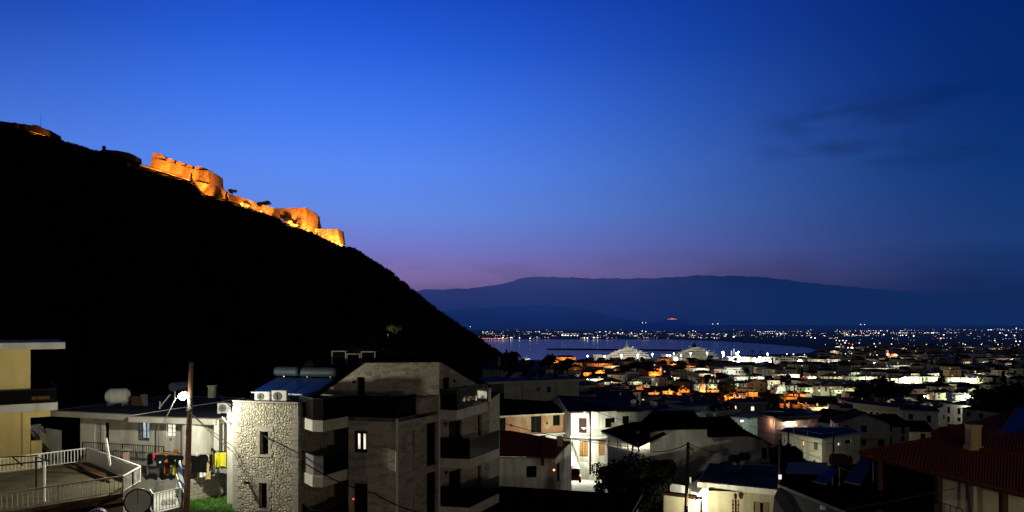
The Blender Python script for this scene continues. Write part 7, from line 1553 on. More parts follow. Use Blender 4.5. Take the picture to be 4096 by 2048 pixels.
# white / greenish lit blocks
for a, k in (
  ((2385, 1532, 70, 16, 'flat', 'white', Wt, 4500), {}), ((2440, 1540, 90, 12, 'hip', 'cream', Gn, 2200), {}), ((2345, 1545, 24, 13, 'flat', 'pink', Wt, 700), {}), ((2545, 1540, 50, 12, 'flat', 'cream', Gn, 1600), {}), ((2580, 1550, 40, 10, 'flat', 'cream', (1, .6, .35), 900), {}),
  ((2800, 1562, 44, 22, 'flat', 'white', Gn, 900), dict(balc=True)), ((2850, 1562, 40, 24, 'flat', 'cream', Gn, 1400), dict(balc=True)), ((2820, 1510, 52, 14, 'flat', 'pink', Wt, 1200), {}), ((2870, 1505, 28, 28, 'flat', 'pink', Wt, 1500), dict(balc=True)), ((2850, 1512, 30, 8, 'flat', 'cream', Wt, 4500), {}),
  ((2945, 1557, 36, 20, 'flat', 'cream', Gn, 900), dict(balc=True)), ((2985, 1562, 44, 26, 'flat', 'grey', Gn, 500), {}), ((3122, 1575, 46, 32, 'flat', 'white', Gn, 1300), dict(balc=True, nwin=3)), ((3168, 1570, 40, 26, 'flat', 'white', Gn, 400), {}), ((3130, 1512, 60, 14, 'flat', 'pink', Wt, 2000), {}), ((3175, 1513, 46, 14, 'flat', 'cream', Wt, 7000), {}),
  ((3245, 1517, 40, 9, 'flat', 'cream', Gn, 6500), {}), ((3340, 1516, 92, 9, 'hip', 'cream', Gn, 4500), {}), ((3235, 1580, 56, 28, 'flat', 'cream', Gn, 1500), dict(balc=True, nwin=3)), ((3290, 1585, 52, 38, 'flat', 'cream', Gn, 700), {}), ((3235, 1590, 30, 14, 'front', 'white', Gn, 500), {}), ((3355, 1575, 64, 14, 'flat', 'cream', Gn, 2200), {}),
  ((3430, 1575, 96, 22, 'hip', 'cream', (1, .93, .6), 3000), dict(lit=.5)), ((3340, 1458, 40, 20, 'flat', 'white', Wt, 3500), dict(balc=True)), ((3270, 1456, 62, 18, 'flat', 'cream', Wt, 5200), dict(balc=True)), ((3335, 1584, 20, 8, 'flat', 'white', Gn, 900), {}),
  ((3425, 1506, 46, 17, 'hip', 'cream', Gn, 1700), {}), ((3475, 1485, 70, 12, 'flat', 'pink', Wt, 1600), {}), ((3530, 1480, 110, 8, 'flat', 'white', Wt, 5000), {}), ((3605, 1470, 66, 8, 'flat', 'white', Wt, 5000), {}), ((3510, 1502, 34, 15, 'flat', 'grey', Wt, 700), {}),
  ((3470, 1526, 150, 18, 'flat', 'cream', Gn, 12000), dict(near=9)), ((3560, 1530, 50, 16, 'flat', 'cream', Gn, 4200), {}), ((3620, 1534, 44, 20, 'front', 'white', Gn, 5000), {}), ((3655, 1534, 66, 26, 'flat', 'cream', Gn, 8000), dict(nwin=3)), ((3735, 1534, 78, 26, 'flat', 'cream', Gn, 7000), dict(balc=True, nwin=4)), ((3750, 1507, 70, 12, 'flat', 'white', Wt, 6000), {}),
  ((3832, 1534, 76, 22, 'flat', 'white', Gn, 7500), {}), ((3890, 1534, 52, 20, 'flat', 'cream', Gn, 6000), dict(balc=True)), ((3935, 1538, 26, 12, 'hip', 'cream', Gn, 2200), {}), ((3610, 1572, 46, 20, 'hip', 'cream', Gn, 1100), {}), ((3785, 1600, 84, 28, 'hip', 'cream', Gn, 2600), dict(nwin=3)), ((3850, 1612, 74, 36, 'flat', 'white', Gn, 3600), dict(balc=True, nwin=4)), ((3905, 1606, 40, 30, 'flat', 'white', (.7, 1, .82), 2600), {}), ((3965, 1596, 60, 18, 'hip', 'cream', Gn, 1600), {}), ((4055, 1606, 34, 34, 'front', 'grey', Gn, 900), {}),
  ((3940, 1453, 40, 6, 'flat', 'cream', Wt, 1500), {}), ((4010, 1440, 90, 7, 'flat', 'cream', (1, .7, .4), 3500), {}), ((4056, 1445, 30, 7, 'flat', 'pink', (1, .8, .7), 6000), {}), ((3870, 1455, 36, 7, 'flat', 'cream', (1, .8, .5), 2500), {}), ((3880, 1575, 60, 12, 'hip', 'grey', Gn, 200), {})):
    kk = dict(st=1 if a[3] < 14 else (3 if a[3] > 29 else 2), lit=.15, yaw=R.uniform(-.22, .22)); kk.update(k); lit_house(*a, **kk)
# white hotel with teal sign tubes
d = 760; hz = ZZ(1512, d)
pz = XY(2910, d); HT = thing('hotel', 'white three-storey hotel with teal light tubes and a lit rooftop restaurant', 'hotel', V3(pz, hz)); OCC.append((pz.x, pz.y, 18))
mb = MB(); a, b, c = XY(2886, d), XY(2938, d-10), XY(2985, d+2); zt = ZZ(1476, d)
hs1 = [hole(a, b, 2908+i*14, 2913+i*14, v, v+9) for i in range(2) for v in (1484, 1499)]; hs2 = [hole(b, c, 2944+i*12, 2950+i*12, v, v+9) for i in range(3) for v in (1484, 1499)]
facade(mb, a, b, hz-6, zt, hs1, .4); facade(mb, b, c, hz-6, zt, hs2, .4); mb.prism([a, b, c, c+Vector((0, 14)), a+Vector((0, 16))], zt-.3, zt); mb.build('wall', 'white', HT)
for i, h_ in enumerate(hs1): opening(HT, a, b, h_, 'window', 'black', 'glass', .3, mull=0)
for i, h_ in enumerate(hs2): opening(HT, b, c, h_, 'window', 'black', 'winw' if i == 3 else 'glass', .3, mull=0)
mb = MB(); nb = outward(b, c)
for v in (1481, 1495, 1510): z = ZZ(v, d); mb.prism([b+nb*1.4, c+nb*1.4, c+nb*.01, b+nb*.01], z, z+.25); mb.beam(V3(b+nb*1.4, z+.7), V3(c+nb*1.4, z+.7), .1, .9)
mb.build('balcony', 'white', HT)
mb = MB(); r0, r1 = XY(2906, d+2), XY(2965, d); mb.poly([V3(r0, ZZ(1476.5, d)), V3(r1, ZZ(1476, d)), V3(r1, ZZ(1471, d)), V3(r0, ZZ(1472, d))]); mb.build('restaurant_window', LITWIN('restaurant_glow', (1, .75, .45), 1.6), HT)
mb = MB(); mb.prism([XY(2896, d+2), XY(2970, d), XY(2970, d+14), XY(2896, d+14)], ZZ(1470, d), ZZ(1467, d)); mb.build('restaurant_roof', 'concrete', HT)
for u0, u1, v0_, v1_ in ((2906, 2930, 1479, 1481), (2927, 2933, 1486, 1493), (2927, 2933, 1505, 1509), (2950, 2960, 1478, 1480)):
    mb = MB(); q = XY(u0, d-12); q2 = XY(u1, d-12); mb.poly([V3(q, ZZ(v1_, d-12)), V3(q2, ZZ(v1_, d-12)), V3(q2, ZZ(v0_, d-12)), V3(q, ZZ(v0_, d-12))]); mb.build('light_tube', 'teal', HT)
LAMPS.append((XY(2918, d-24).x, d-24, hz, (1, .9, .85), 9000, 6)); LAMPS.append((XY(2968, d-22).x, d-22, hz, Wt, 7000, 5)); LAMPS.append((XY(2897, d-14).x, d-14, hz, Wt, 2500, 11))
lit_house(2965, 1524, 54, 16, 'flat', 'white', Wt, 6000, label='white two-storey annex with long balconies right of the hotel', balc=True, near=10)
lit_house(3030, 1517, 56, 9, 'flat', 'white', Wt, 4500, label='low white flat-roofed annex at the far right of the hotel')
# red awning stall
t = thing('red_awning', 'small red-glowing awning among the dark roofs right of the hotel', 'awning', PT(3221, 1522, 640)); mb = MB(); a, b = PT(3208, 1519, 640), PT(3234, 1520, 640); mb.hexa([a, b, b+Vector((0, 3, 0)), a+Vector((0, 3, 0)), a+Vector((0, 1.5, 2.2)), b+Vector((0, 1.5, 2.2)), b+Vector((0, 3, 2.2)), a+Vector((0, 3, 2.2))]); mb.build('canopy', EM('red_awning_glow', (.55, .03, .04), .5), t)  # canopy emits its own red instead of being lit
# long school-like block with piers
a, b, c = XY(3412, 262), XY(3722, 236), XY(3790, 246); zt = ZZ(1634, 238); LB = thing('school_building', 'long dim grey school-like block with a row of pale window piers', 'building', V3(a.lerp(b, .5), 22)); nb = outward(a, b)
hs = [hole(a, b, u, u+20, lerp(1640, 1660, (u-3424)/270), lerp(1658, 1692, (u-3424)/270)) for u in range(3424, 3700, 25)]
mb = MB(); facade(mb, a, b, 20, ZZ(1616, 262), hs, .5); facade(mb, b, c, 20, ZZ(1636, 238), [hole(b, c, 3772, 3782, 1654, 1682)], .4); mb.build('wall', 'grey', LB)
zt1 = ZZ(1616, 262); mb = MB(); mb.prism([a+nb*.6, b+nb*.6, c, c+Vector((-6, 12)), a+Vector((0, 12))], zt1, zt1+.5); mb.build('roof_slab', 'grey', LB); mb = MB(); mb.prism([a, b, c+Vector((-1, 1)), c+Vector((-6, 11)), a+Vector((0, 11))], zt1+.504, zt1+.53); mb.build('roof_sheet', 'flatroof', LB)
for h_ in hs: opening(LB, a, b, h_, 'window', 'white', 'glass', .05, fw=.3, mull=0)
opening(LB, b, c, hole(b, c, 3772, 3782, 1654, 1682), 'window', 'white', 'glass', .1, fw=.25, mull=0)
for s in (.1, .3, .5, .7, .9): q = a.lerp(b, s); OCC.append((q.x-nb.x*5, q.y-nb.y*5, 8))
LAMPS.append((XY(3870, 228).x, 228, gz(XY(3870, 228).x, 228), Wt, 900, 6.5))
# white house, dim, right of the pale house
house(*XY(3455, 152), ZZ(1800, 152), 10, 9, 5.6, -.25, 'front', 'greywall', 'fartile', 2, 0, balc=True, label='dim grey two-storey gabled house with balcony behind the pale house', rr=random.Random(2))
house(*XY(3560, 165), ZZ(1785, 165), 11, 9, 4.6, .3, 'gable', 'greywall', 'blackroof', 2, .0, balc=False, label='dim house with dark roof and bright balcony strip right of the dim gabled house', rr=random.Random(3))
house(*XY(3620, 185), ZZ(1770, 185), 13, 9, 3.0, -.1, 'gable', 'cream', 'blackroof', 1, .0, label='low house under a black gable roof just above the tile-roofed porch', rr=random.Random(5)); LAMPS.append((XY(3600, 176).x, 176, gz(XY(3600, 176).x, 176), Wt, 300, 3))
# small dark houses behind the stepped black roof
house(*XY(3010, 225), ZZ(1655, 225), 9, 8, 3.3, .1, 'flat', 'grey', 'flatroof', 1, 1, litmat='winw', nwin=1, label='dim grey house with one bright wide window right of the skylit gable house', rr=random.Random(6))
# church far right with pink floodlit tower and dome
d = 1150; p = XY(3548, d); P2 = thing('church', 'distant pink floodlit church with square tower and pale dome', 'church', V3(p, ZZ(1419, d))); mb = MB(); mb.prism(*sq(p, 1.9, ZZ(1422, d), ZZ(1413, d))); mb.prism(*sq(p, 2.3, ZZ(1413, d), ZZ(1412, d))); mb.prism(*sq(p, 1.6, ZZ(1412, d), ZZ(1402, d))); mb.build('tower', 'pink', P2)
mb = MB(); q = XY(3566, d); mb.prism([(q.x-6, d), (q.x+8, d), (q.x+8, d+8), (q.x-6, d+8)], ZZ(1424, d), ZZ(1416, d)); mb.build('nave', 'tile', P2); mb = MB(); q = XY(3579, d-2); mb.ball(V3(q, ZZ(1421, d)), 4.6, 14, 8, .75); mb.build('dome', 'pink', P2)
LAMPS.append((p.x, d-8, ZZ(1423, d), (1, .62, .45), 7000, 2)); LAMPS.append((q.x, d-11, ZZ(1423, d), (1, .62, .45), 6000, 2))
# ---------------------------------------------------------------- the rest of the town, near rows as single houses
rr = random.Random(77); d = 172.0
while d < 640:
    step = lerp(19, 27, (d-172)/470); s = .045 if d > 260 else .19
    s += rr.uniform(0, .02)
    while s < .73:
        w = rr.uniform(9, 16); x, y = s*d, d+rr.uniform(-4, 4); s += (w+rr.uniform(3, 9))/d
        if rr.random() < .16 or not free(x, y+4, w*.5): continue
        if d < 235 and (x/y) > .34 and rr.random() < .5: continue
        st = 1 if rr.random() < .4 else (2 if rr.random() < .85 else 3); roof = rr.choice(['flat', 'flat', 'gable', 'hip', 'hip', 'front']); wall = rr.choice(['white', 'cream', 'grey', 'cream', 'white', 'pink', 'greywall'])
        lit = rr.random() < .12; z = gz(x, y)
        if blocked(x, y, w, st*3.1+.6+(0 if roof == 'flat' else 2.3), z):
            st = 1; roof = 'flat'
            if blocked(x, y, w, 3.7, z): continue
        house(x, y, z, w, rr.uniform(8, 12), st*3.1+.3, rr.uniform(-.5, .5), roof, wall, rr.choice(['fartile', 'fartile', 'darkroof', 'blackroof', 'blueroof']), st, .5 if lit else .035, rr.random() < .3, 2 if d < 480 else 1, balc=rr.random() < .4 and st > 1, rr=rr, nwin=None if d < 430 else 2,
              desc=f'{"dark " if wall in ("grey",) else ""}{COLN[wall]} {["", "one", "two", "three"][st]}-storey {RFN[roof]} house'.replace('dark dim', 'dim'))
        if roof == 'flat' and d < 400 and rr.random() < .7:
            sh0 = globals().get('sh0') or solar_heater((0, -50, 0), 0, 1.0, 'x'); first = sh0.location.y < 0; yw = rr.uniform(-.9, .9); lc = (x+rr.uniform(-2, 2), y+rr.uniform(3, 6), z+st*3.1+.63)
            if first: sh0.location = lc; sh0.rotation_euler = (0, 0, yw); q_ = sh0
            else: q_ = copy_tree(sh0, lc, yw)
            q_['group'] = 'rooftop solar heaters'; UNIQ.append((q_, 'small rooftop solar heater', lc))
        if rr.random() < .10: LAMPS.append((x+rr.uniform(-.4, .4)*w, y-rr.uniform(4, 6), z, (SOD if (d > 400 and x/d < .36 and rr.random() < .6) else rr.choice([Wt, Gn, (1, .8, .5)])), rr.uniform(500, 1500)*(d/300), 4))
    d += step
# ---------------------------------------------------------------- and the far quarter as one mass
far = MB(); rr = random.Random(31); d = 655.0; WM = ['white', 'cream', 'grey', 'ochre', 'fartile', 'flatroof', 'slab', 'winw', 'wino', 'glass']
while d < 1900:
    s = .06 if d < 1120 else (.40 if d < 1250 else .43)+(.02 if d > 1600 else 0)
    while s < .74:
        w = rr.uniform(9, 22); x, y = s*d, d+rr.uniform(-6, 6); s += (w+rr.uniform(3, 12))/d
        if rr.random() < (.2 if d < 1165 else .55) or in_sea(x, y) or in_sea(x-30, y) or not free(x, y+4, 6): continue
        z = gz(x, y); h = rr.choice([3.4, 6.4, 6.4, 9.4]) if d < 1080 else rr.choice([3.2, 3.4, 6, 6.4]); dp = rr.uniform(8, 13); yaw = rr.uniform(-.4, .4); ca, sa = math.cos(yaw), math.sin(yaw)
        T2 = lambda a, b: (x+ca*a-sa*b, y+sa*a+ca*b)
        if blocked(x, y, w, h, z): h = 3.2
        if blocked(x, y, w, h, z): continue
        far.mi = rr.choice([0, 1, 2, 2, 2, 3]); far.prism([T2(-w/2, 0), T2(w/2, 0), T2(w/2, dp), T2(-w/2, dp)], z-2, z+h)
        if rr.random() < .5:
            far.mi = 6; far.prism([T2(-w/2-.4, -.4), T2(w/2+.4, -.4), T2(w/2+.4, dp+.4), T2(-w/2-.4, dp+.4)], z+h, z+h+.3); far.mi = 5; far.prism([T2(-w/2, 0), T2(w/2, 0), T2(w/2, dp), T2(-w/2, dp)], z+h+.31, z+h+.34)
        else:
            far.mi = 4; far.add([(*T2(-w/2-.5, -.5), z+h), (*T2(w/2+.5, -.5), z+h), (*T2(w/2+.5, dp+.5), z+h), (*T2(-w/2-.5, dp+.5), z+h), (*T2(-w/4, dp/2), z+h+2), (*T2(w/4, dp/2), z+h+2)], [(0, 1, 5, 4), (1, 2, 5), (2, 3, 4, 5), (3, 0, 4), (3, 2, 1, 0)])
        for k in range(int(w/4)):
            for q in range(int(h/3)):
                far.mi = 9 if rr.random() > .05 else rr.choice([7, 8, 7]); c = -w/2+2+k*4; zz = z+q*3+1; far.poly([(*T2(c, -.03), zz), (*T2(c+1.1, -.03), zz), (*T2(c+1.1, -.03), zz+1.3), (*T2(c, -.03), zz+1.3)])
        if rr.random() < .045: LAMPS.append((x, y-7, z, (SOD if (x/d < .26 and rr.random() < .75) else rr.choice([Wt, Wt, (1, .8, .5)])), rr.uniform(1800, 6000), 4.5))
    d += rr.uniform(26, 34)
tag(far.build('far_town_houses', WM), 'mass of small far houses between the near town and the harbour', 'houses', kind='stuff')
# ---------------------------------------------------------------- trees of the town
TREES = []
for u, v, sty, sc, lab in ((2545, 1508, 'round', 1.9, 'large dark tree clump before the hull of the left yacht'), (2592, 1502, 'round', 1.7, 'dark tree at the right end of the big clump below the left yacht'), (2495, 1512, 'round', 1.6, 'dark tree left in the clump below the left yacht'), (2445, 1462, 'round', 1.0, 'dark low tree row in front of the left yacht bow'), (2765, 1470, 'round', 1.35, 'orange lamp-lit tree below the right yacht'), (2805, 1480, 'round', 1.5, 'dark tree right of the orange-lit tree'), (2720, 1495, 'round', 1.8, 'dark tree left below the orange-lit tree'), (2840, 1482, 'round', 1.0, 'dark tree beside the bright gap above the hotel'),
                          (2905, 1598, 'round', 1.9, 'reddish lamp-lit bare tree right of the bell tower'), (2838, 1545, 'round', 1.2, 'dark tree behind the bell tower'), (2885, 1545, 'round', 1.5, 'dark tree mass right behind the bell tower'), (2985, 1506, 'round', 1.0, 'dark tree in front of the right half of the hotel'), (2655, 1475, 'round', 1.4, 'dark tree below the twin harbour floodlights'),
                          (3450, 1560, 'palm', 1.0, 'left palm before the long bright cream row'), (3506, 1562, 'palm', 1.05, 'right palm before the long bright cream row'), (3765, 1548, 'fir', 1.5, 'dark conical fir before the bright white stair house'), (3530, 1650, 'round', 3.4, 'broad black tree before the school-like block'), (3470, 1630, 'round', 2.6, 'black tree left of the broad black tree by the school-like block'), (3600, 1640, 'round', 2.6, 'black tree right of the broad one by the school-like block'),
                          (3960, 1690, 'round', 3.2, 'large black tree with a green-lit left edge at the right'), (4050, 1690, 'round', 3.6, 'biggest black tree at the right edge of the town'), (3890, 1690, 'round', 2.2, 'green-lit tree beside the dazzling right street lamp'), (2022, 1462, 'round', 1.25, 'dark tree at the foot of the hill by the water'), (2026, 1450, 'cypress', 1.0, 'dark cypress against the bay at the end of the hill'), (2060, 1462, 'round', 1.5, 'broad dark tree right of the cypress against the bay'), (2095, 1468, 'round', 1.35, 'dark tree in the row before the water, below the sailing boat'), (2130, 1474, 'round', 1.3, 'dark tree right below the sailing boat mast'), (2165, 1482, 'round', 1.25, 'dark tree at the right end of the row before the water'), (2045, 1478, 'round', 1.2, 'lower dark tree in front of the row by the water'), (2110, 1488, 'round', 1.2, 'lower dark tree before the sailing boat row'),
                          (2200, 1490, 'round', 2.3, 'faintly green-lit tree among the orange houses'), (2270, 1500, 'round', 2.0, 'brownish lamp-lit tree below the orange houses'), (2240, 1512, 'round', 1.8, 'dim tree behind the tall dark chimney'), (3012, 1434, 'palm', 1.6, 'left small palm on the bright quay'), (3045, 1436, 'palm', 1.6, 'right small palm on the bright quay')):
    d = ground_hit(u, v); p = XY(u, d); k = d/380.0
    tree(V3(p, gz(p.x, p.y)-.3), sty, hash_(lab) % 4, sc*(max(.75, min(1.6, k))), lab, 'trees of the town', 'leaf' if ('lit' in lab) else 'leafshade', {'palm': 'palm_tree', 'fir': 'fir_tree', 'cypress': 'cypress_tree'}.get(sty, 'tree')); OCC.append((p.x, p.y, 5))
p = XY(2768, ground_hit(2768, 1466)); LAMPS.append((p.x, p.y-9, gz(p.x, p.y), SOD, 9000, 4)); p = XY(2905, ground_hit(2905, 1600)); LAMPS.append((p.x, p.y-4, gz(p.x, p.y), (1, .35, .1), 1800, 3)); p = XY(3885, ground_hit(3885, 1700)); LAMPS.append((p.x-3, p.y-2.5, gz(p.x, p.y), Wt, 700, 6)); p = XY(2205, ground_hit(2205, 1490)); LAMPS.append((p.x+3, p.y-6, gz(p.x, p.y), YEL, 2500, 4))
rr = random.Random(5)
for i in range(64):
    s = rr.uniform(.06, .72); d = rr.uniform(240, 1100)**1; x, y = s*d, d
    if not free(x, y, 3): continue
    u, v = scr((x, y, gz(x, y))); st = rr.choice(['round', 'round', 'round', 'pine', 'cypress'])
    if blocked(x, y, 8, 8, gz(x, y)): continue
    t = tree((x, y, gz(x, y)-.3), st, i % 4, rr.uniform(1.0, 1.9)*(1 if st != 'cypress' else 1.2), None, 'trees of the town', 'leafshade', 'cypress_tree' if st == 'cypress' else ('pine_tree' if st == 'pine' else 'tree')); UNIQ.append((t, {'round': 'dark round-crowned tree', 'pine': 'dark pine', 'cypress': 'dark slender cypress'}[st], (x, y, gz(x, y)+4))); OCC.append((x, y, 3))
# ---------------------------------------------------------------- street lamps
CN = lambda c: 'orange' if c == SOD else ('reddish' if c[1] < .5 else ('amber' if c[1] < .85 else ('greenish-white' if c[0] < .9 else 'white')))
for x, y, z, c, pw, h_ in LAMPS:
    t = street_lamp((x, y, z), h_, (.3, .5), pw*(1.15 if c == SOD else 1.3), c, None, 'street lamps of the town', head=.30 if y < 500 else .42, bulb='heado' if c[1] < .7 else 'headw'); UNIQ.append((t, f'{CN(c)} street lamp', (x, y, z+h_)))
# bright lamps named one by one
for u, v, vb, col, hd, lab in ((2663, 1512, 1530, Wt, 1.3, 'bright round white lamp above the left of the bell tower'), (2348, 1516, 1535, Wt, .9, 'white lamp at the end of the flat roof eave beside the white wall'), (2895, 1476, 1500, Wt, 1.2, 'white lamp on the left front corner of the hotel'), (3472, 1512, 1530, Wt, 1.3, 'dazzling lamp in front of the long cream row'), (3828, 1516, 1535, Wt, 1.3, 'dazzling lamp before the bright cream row right of the stair house'), (3872, 1670, 1700, Wt, .55, 'dazzling street lamp beside the green-lit tree at the right'), (3930, 1513, 1530, Wt, .9, 'white lamp at the right end of the bright cream row'), (3488, 1442, 1455, Wt, 1.3, 'white lamp cluster below the distant pink church, upper one'), (3497, 1450, 1462, Wt, 1.8, 'white lamp cluster below the distant pink church, lower one'), (3902, 1419, 1428, (1, .8, .5), 1.5, 'single warm lamp in the dark quarter at the right'), (3604, 1454, 1464, Wt, 1.2, 'white lamp at the right end of the white roofs'), (3316, 1557, 1568, (1, .8, .7), .8, 'square pinkish lit lamp right of the cream blank wall'), (3696, 1584, 1596, (1, .75, .5), .8, 'warm lamp among dark roofs below the bright cream row'), (2857, 1454, 1462, Wt, 2.2, 'glaring white lamp in the gap between dark trees above the hotel')):
    d = ground_hit(u, vb); p = XY(u, d); zb = ZZ(vb, d); street_lamp(V3(p, zb), ZZ(v, d)-zb, (.2, -.1), 900, col, lab, 'bright single street lamps', head=hd)
# ================================================================ HARBOUR
def yacht(u0, u1, vw, d, label, hullmat, flip=False, dark=False):
    """bow at u0, stern at u1, waterline vw"""
    a, b = XY(u0, d), XY(u1, d); L_ = (b-a).length; t = thing('yacht', label, 'yacht', V3(a.lerp(b, .5), 0)); B_ = L_*.075
    def X(s): return a.x+(b.x-a.x)*s
    y0 = d+4
    def hw(s): return B_*(min(1, (s/.32))**.6 if s < .32 else 1-.12*((s-.32)/.68)**2)
    n = 24; mb = MB(); Hh = L_*.082
    def sheer(s): return Hh*(1.28-.42*min(1, s/.5)) if s < .86 else Hh*(.86-.30*((s-.86)/.14))
    rows = []
    for k, (zz, f) in enumerate(((-1, .55), (.5, .78), (.55, .92), (1.0, 1.0))):
        row = []
        for i in range(n+1):
            s = i/n; z = -1 if k == 0 else sheer(s)*(0 if k == 1 else (.55 if k == 2 else 1))+(.1 if k == 1 else 0); rk = (1-f)*.085*(1-min(1, s/.3))
            row.append((s+rk*1.2, hw(s)*f, z))
        rows.append(row)
    for sgn in (-1, 1):
        vs = [Vector((X(s), y0+sgn*w+B_, z)) for row in rows for s, w, z in row]; mb.add(vs, [(r*(n+1)+i, r*(n+1)+i+1, (r+1)*(n+1)+i+1, (r+1)*(n+1)+i) for r in range(3) for i in range(n)])
    tp = rows[3]; mb.add([Vector((X(s), y0-w+B_, z)) for s, w, z in tp]+[Vector((X(s), y0+w+B_, z)) for s, w, z in tp], [(i, i+1, n+1+i+1, n+1+i) for i in range(n)])
    w0, w1 = tp[-1][1], 0; mb.poly([Vector((X(1), y0-hw(1)*.78+B_, -1)), Vector((X(1), y0+hw(1)*.78+B_, -1)), Vector((X(1), y0+hw(1)+B_, sheer(1))), Vector((X(1), y0-hw(1)+B_, sheer(1)))]); mb.build('hull', hullmat, t)
    decks = [(.22, .955, .86, .95), (.28, .90, 1.26, .86), (.34, .84, 1.62, .78), (.42, .76, 1.97, .66), (.50, .68, 2.30, .5)]
    for s0, s1, zf, wf in decks:
        z0, z1 = Hh*zf, Hh*(zf+.34); mb = MB(); w = B_*wf; sl = .045; ys = (y0+B_-w, y0+B_+w)
        mb.hexa([(X(s0), ys[0]+w*.3, z0), (X(s1), ys[0], z0), (X(s1), ys[1], z0), (X(s0), ys[1]-w*.3, z0), (X(s0+sl), ys[0]+w*.4, z1), (X(s1-.012), ys[0]+.2, z1), (X(s1-.012), ys[1]-.2, z1), (X(s0+sl), ys[1]-w*.4, z1)]); dk = mb.build('deck_house', hullmat, t)
        mb = MB(); mb.hexa([(X(s0+sl*.5), ys[0]+w*.28, z1), (X(s1+.03), ys[0]-.5, z1), (X(s1+.03), ys[1]+.5, z1), (X(s0+sl*.5), ys[1]-w*.28, z1), (X(s0+sl*.5), ys[0]+w*.28, z1+.5), (X(s1+.03), ys[0]-.5, z1+.35), (X(s1+.03), ys[1]+.5, z1+.35), (X(s0+sl*.5), ys[1]-w*.28, z1+.5)]); mb.build('deck_edge', hullmat, dk)
        mb = MB(); zz0, zz1 = lerp(z0, z1, .40), lerp(z0, z1, .72); mb.poly([(X(s0+.12), ys[0]-.06, zz0), (X(s1-.03), ys[0]-.06, zz0), (X(s1-.03), ys[0]+.06, zz1), (X(s0+.13), ys[0]+.06, zz1)]); mb.build('window_band', 'glass', dk)
    mb = MB()
    for k in range(12):
        for q in range(2): s = .3+k*.05; mb.box((X(s), y0+B_-hw(s)*.97-.1, Hh*(.30+.28*q)), (1.3, .3, .7))
    mb.build('porthole', 'glass', t)
    mb = MB(); zt = Hh*2.64; mb.hexa([(X(.54), y0+B_-2, zt), (X(.62), y0+B_-2, zt), (X(.62), y0+B_+2, zt), (X(.54), y0+B_+2, zt), (X(.575), y0+B_-.6, zt+Hh*.9), (X(.60), y0+B_-.6, zt+Hh*.9), (X(.60), y0+B_+.6, zt+Hh*.9), (X(.575), y0+B_+.6, zt+Hh*.9)]); mb.beam((X(.588), y0+B_, zt+Hh*.8), (X(.588), y0+B_, zt+Hh*1.5), .5); mb.beam((X(.565), y0+B_, zt+Hh*.6), (X(.615), y0+B_, zt+Hh*.6), .5); mb.build('mast', 'blackroof' if dark else 'metal', t)
    for s in ((.60, .69) if not dark else (.50,)): mb = MB(); mb.ball((X(s), y0+B_-1, zt+Hh*.12), Hh*.21, 10, 8); mb.build('radar_dome', hullmat, t)
    return t
MAT['yacht_paint'] = M('yacht_paint', (.80, .77, .64), .35, .04, .05); MAT['yacht_grey'] = M('yacht_grey_paint', (.46, .45, .36), .4, .05, .05)
yacht(2375, 2608, 1446, 1222, 'left white superyacht with pale hull moored behind dark trees, bow to the left', 'yacht_paint')
yacht(2648, 2880, 1440, 1240, 'right dimmer grey superyacht with many stepped decks and dark mast, bow to the left', 'yacht_grey', dark=True)
# sailing boat at the left
t = thing('sailing_boat', 'small moored sailing boat with a tall thin mast left in the bay', 'sailing boat', PT(2105, 1420, 1240)); p = Vector((XY(2105, 1240).x, 1240, 0)); mb = MB(); mb.hexa([p+Vector(q) for q in ((-5, -1, 0), (6, -1.2, 0), (6, 1.2, 0), (-5, 1, 0), (-6.5, -1.4, 1.6), (7, -1.5, 1.8), (7, 1.5, 1.8), (-6.5, 1.4, 1.6))]); mb.box(p+Vector((0, 0, 2.1)), (5, 1.6, .8)); mb.build('hull', 'yacht_paint', t); mb = MB(); mb.beam(p+Vector((1, 0, 1.5)), p+Vector((1, 0, 20)), .35); mb.beam(p+Vector((1, 0, 4)), p+Vector((-5, 0, 4)), .25); mb.build('mast', 'whitemetal', t)
street_lamp(p+Vector((3, -9, -.2)), 3.2, (.1, 1), 2500, WHITE, 'tiny mooring lamp lighting the sailing boat', head=.5)
# bright quay apron and car park
tag(MB().prism([(285, 1085), (470, 1085), (470, 1188), (400, 1192), (285, 1179)], 2.0, 2.75).build('pavement', M('pale_quay_paving', (.55, .55, .52), .8, .15, .05, .1)), kind='structure')
tag(MB().prism([(405, 1180), (560, 1190), (545, 1300), (432, 1390)], 1.0, 2.65).build('pavement', M('far_quay_paving', (.40, .41, .42), .8, .15, .05, .1)), kind='structure')
WB = simple_block('quay_warehouse', 'overexposed white low building on the floodlit quay', 'warehouse', XY(2925, 1130), XY(3020, 1132), 22, 2, 9.5, 'white', 'concrete')
QB = simple_block('quay_hotel', 'white four-storey harbour building with reddish roof beside the glaring lamp', 'building', XY(3055, 1092), XY(3100, 1095), 16, 2, ZZ(1429, 1092), 'white', 'tile', holes=[hole(XY(3055, 1092), XY(3100, 1095), u, u+4, v, v+5) for u in (3062, 3074, 3086) for v in (1436, 1445)])
AB = simple_block('apartment_block', 'long four-storey apartment block with rows of white balconies by the harbour', 'apartment block', XY(3120, 1040), XY(3195, 1042), 14, 2, ZZ(1432, 1040), 'cream', 'flatroof', holes=[hole(XY(3120, 1040), XY(3195, 1042), u, u+5, v, v+5) for u in range(3126, 3190, 10) for v in (1436, 1444, 1453)])
mb = MB(); a, b = XY(3121, 1038.6), XY(3194, 1040.6)
for v in (1442, 1450, 1458): mb.beam(V3(a, ZZ(v, 1040)), V3(b, ZZ(v, 1040)), 1.6, .9)
mb.build('balcony', 'white', AB); mb = MB()
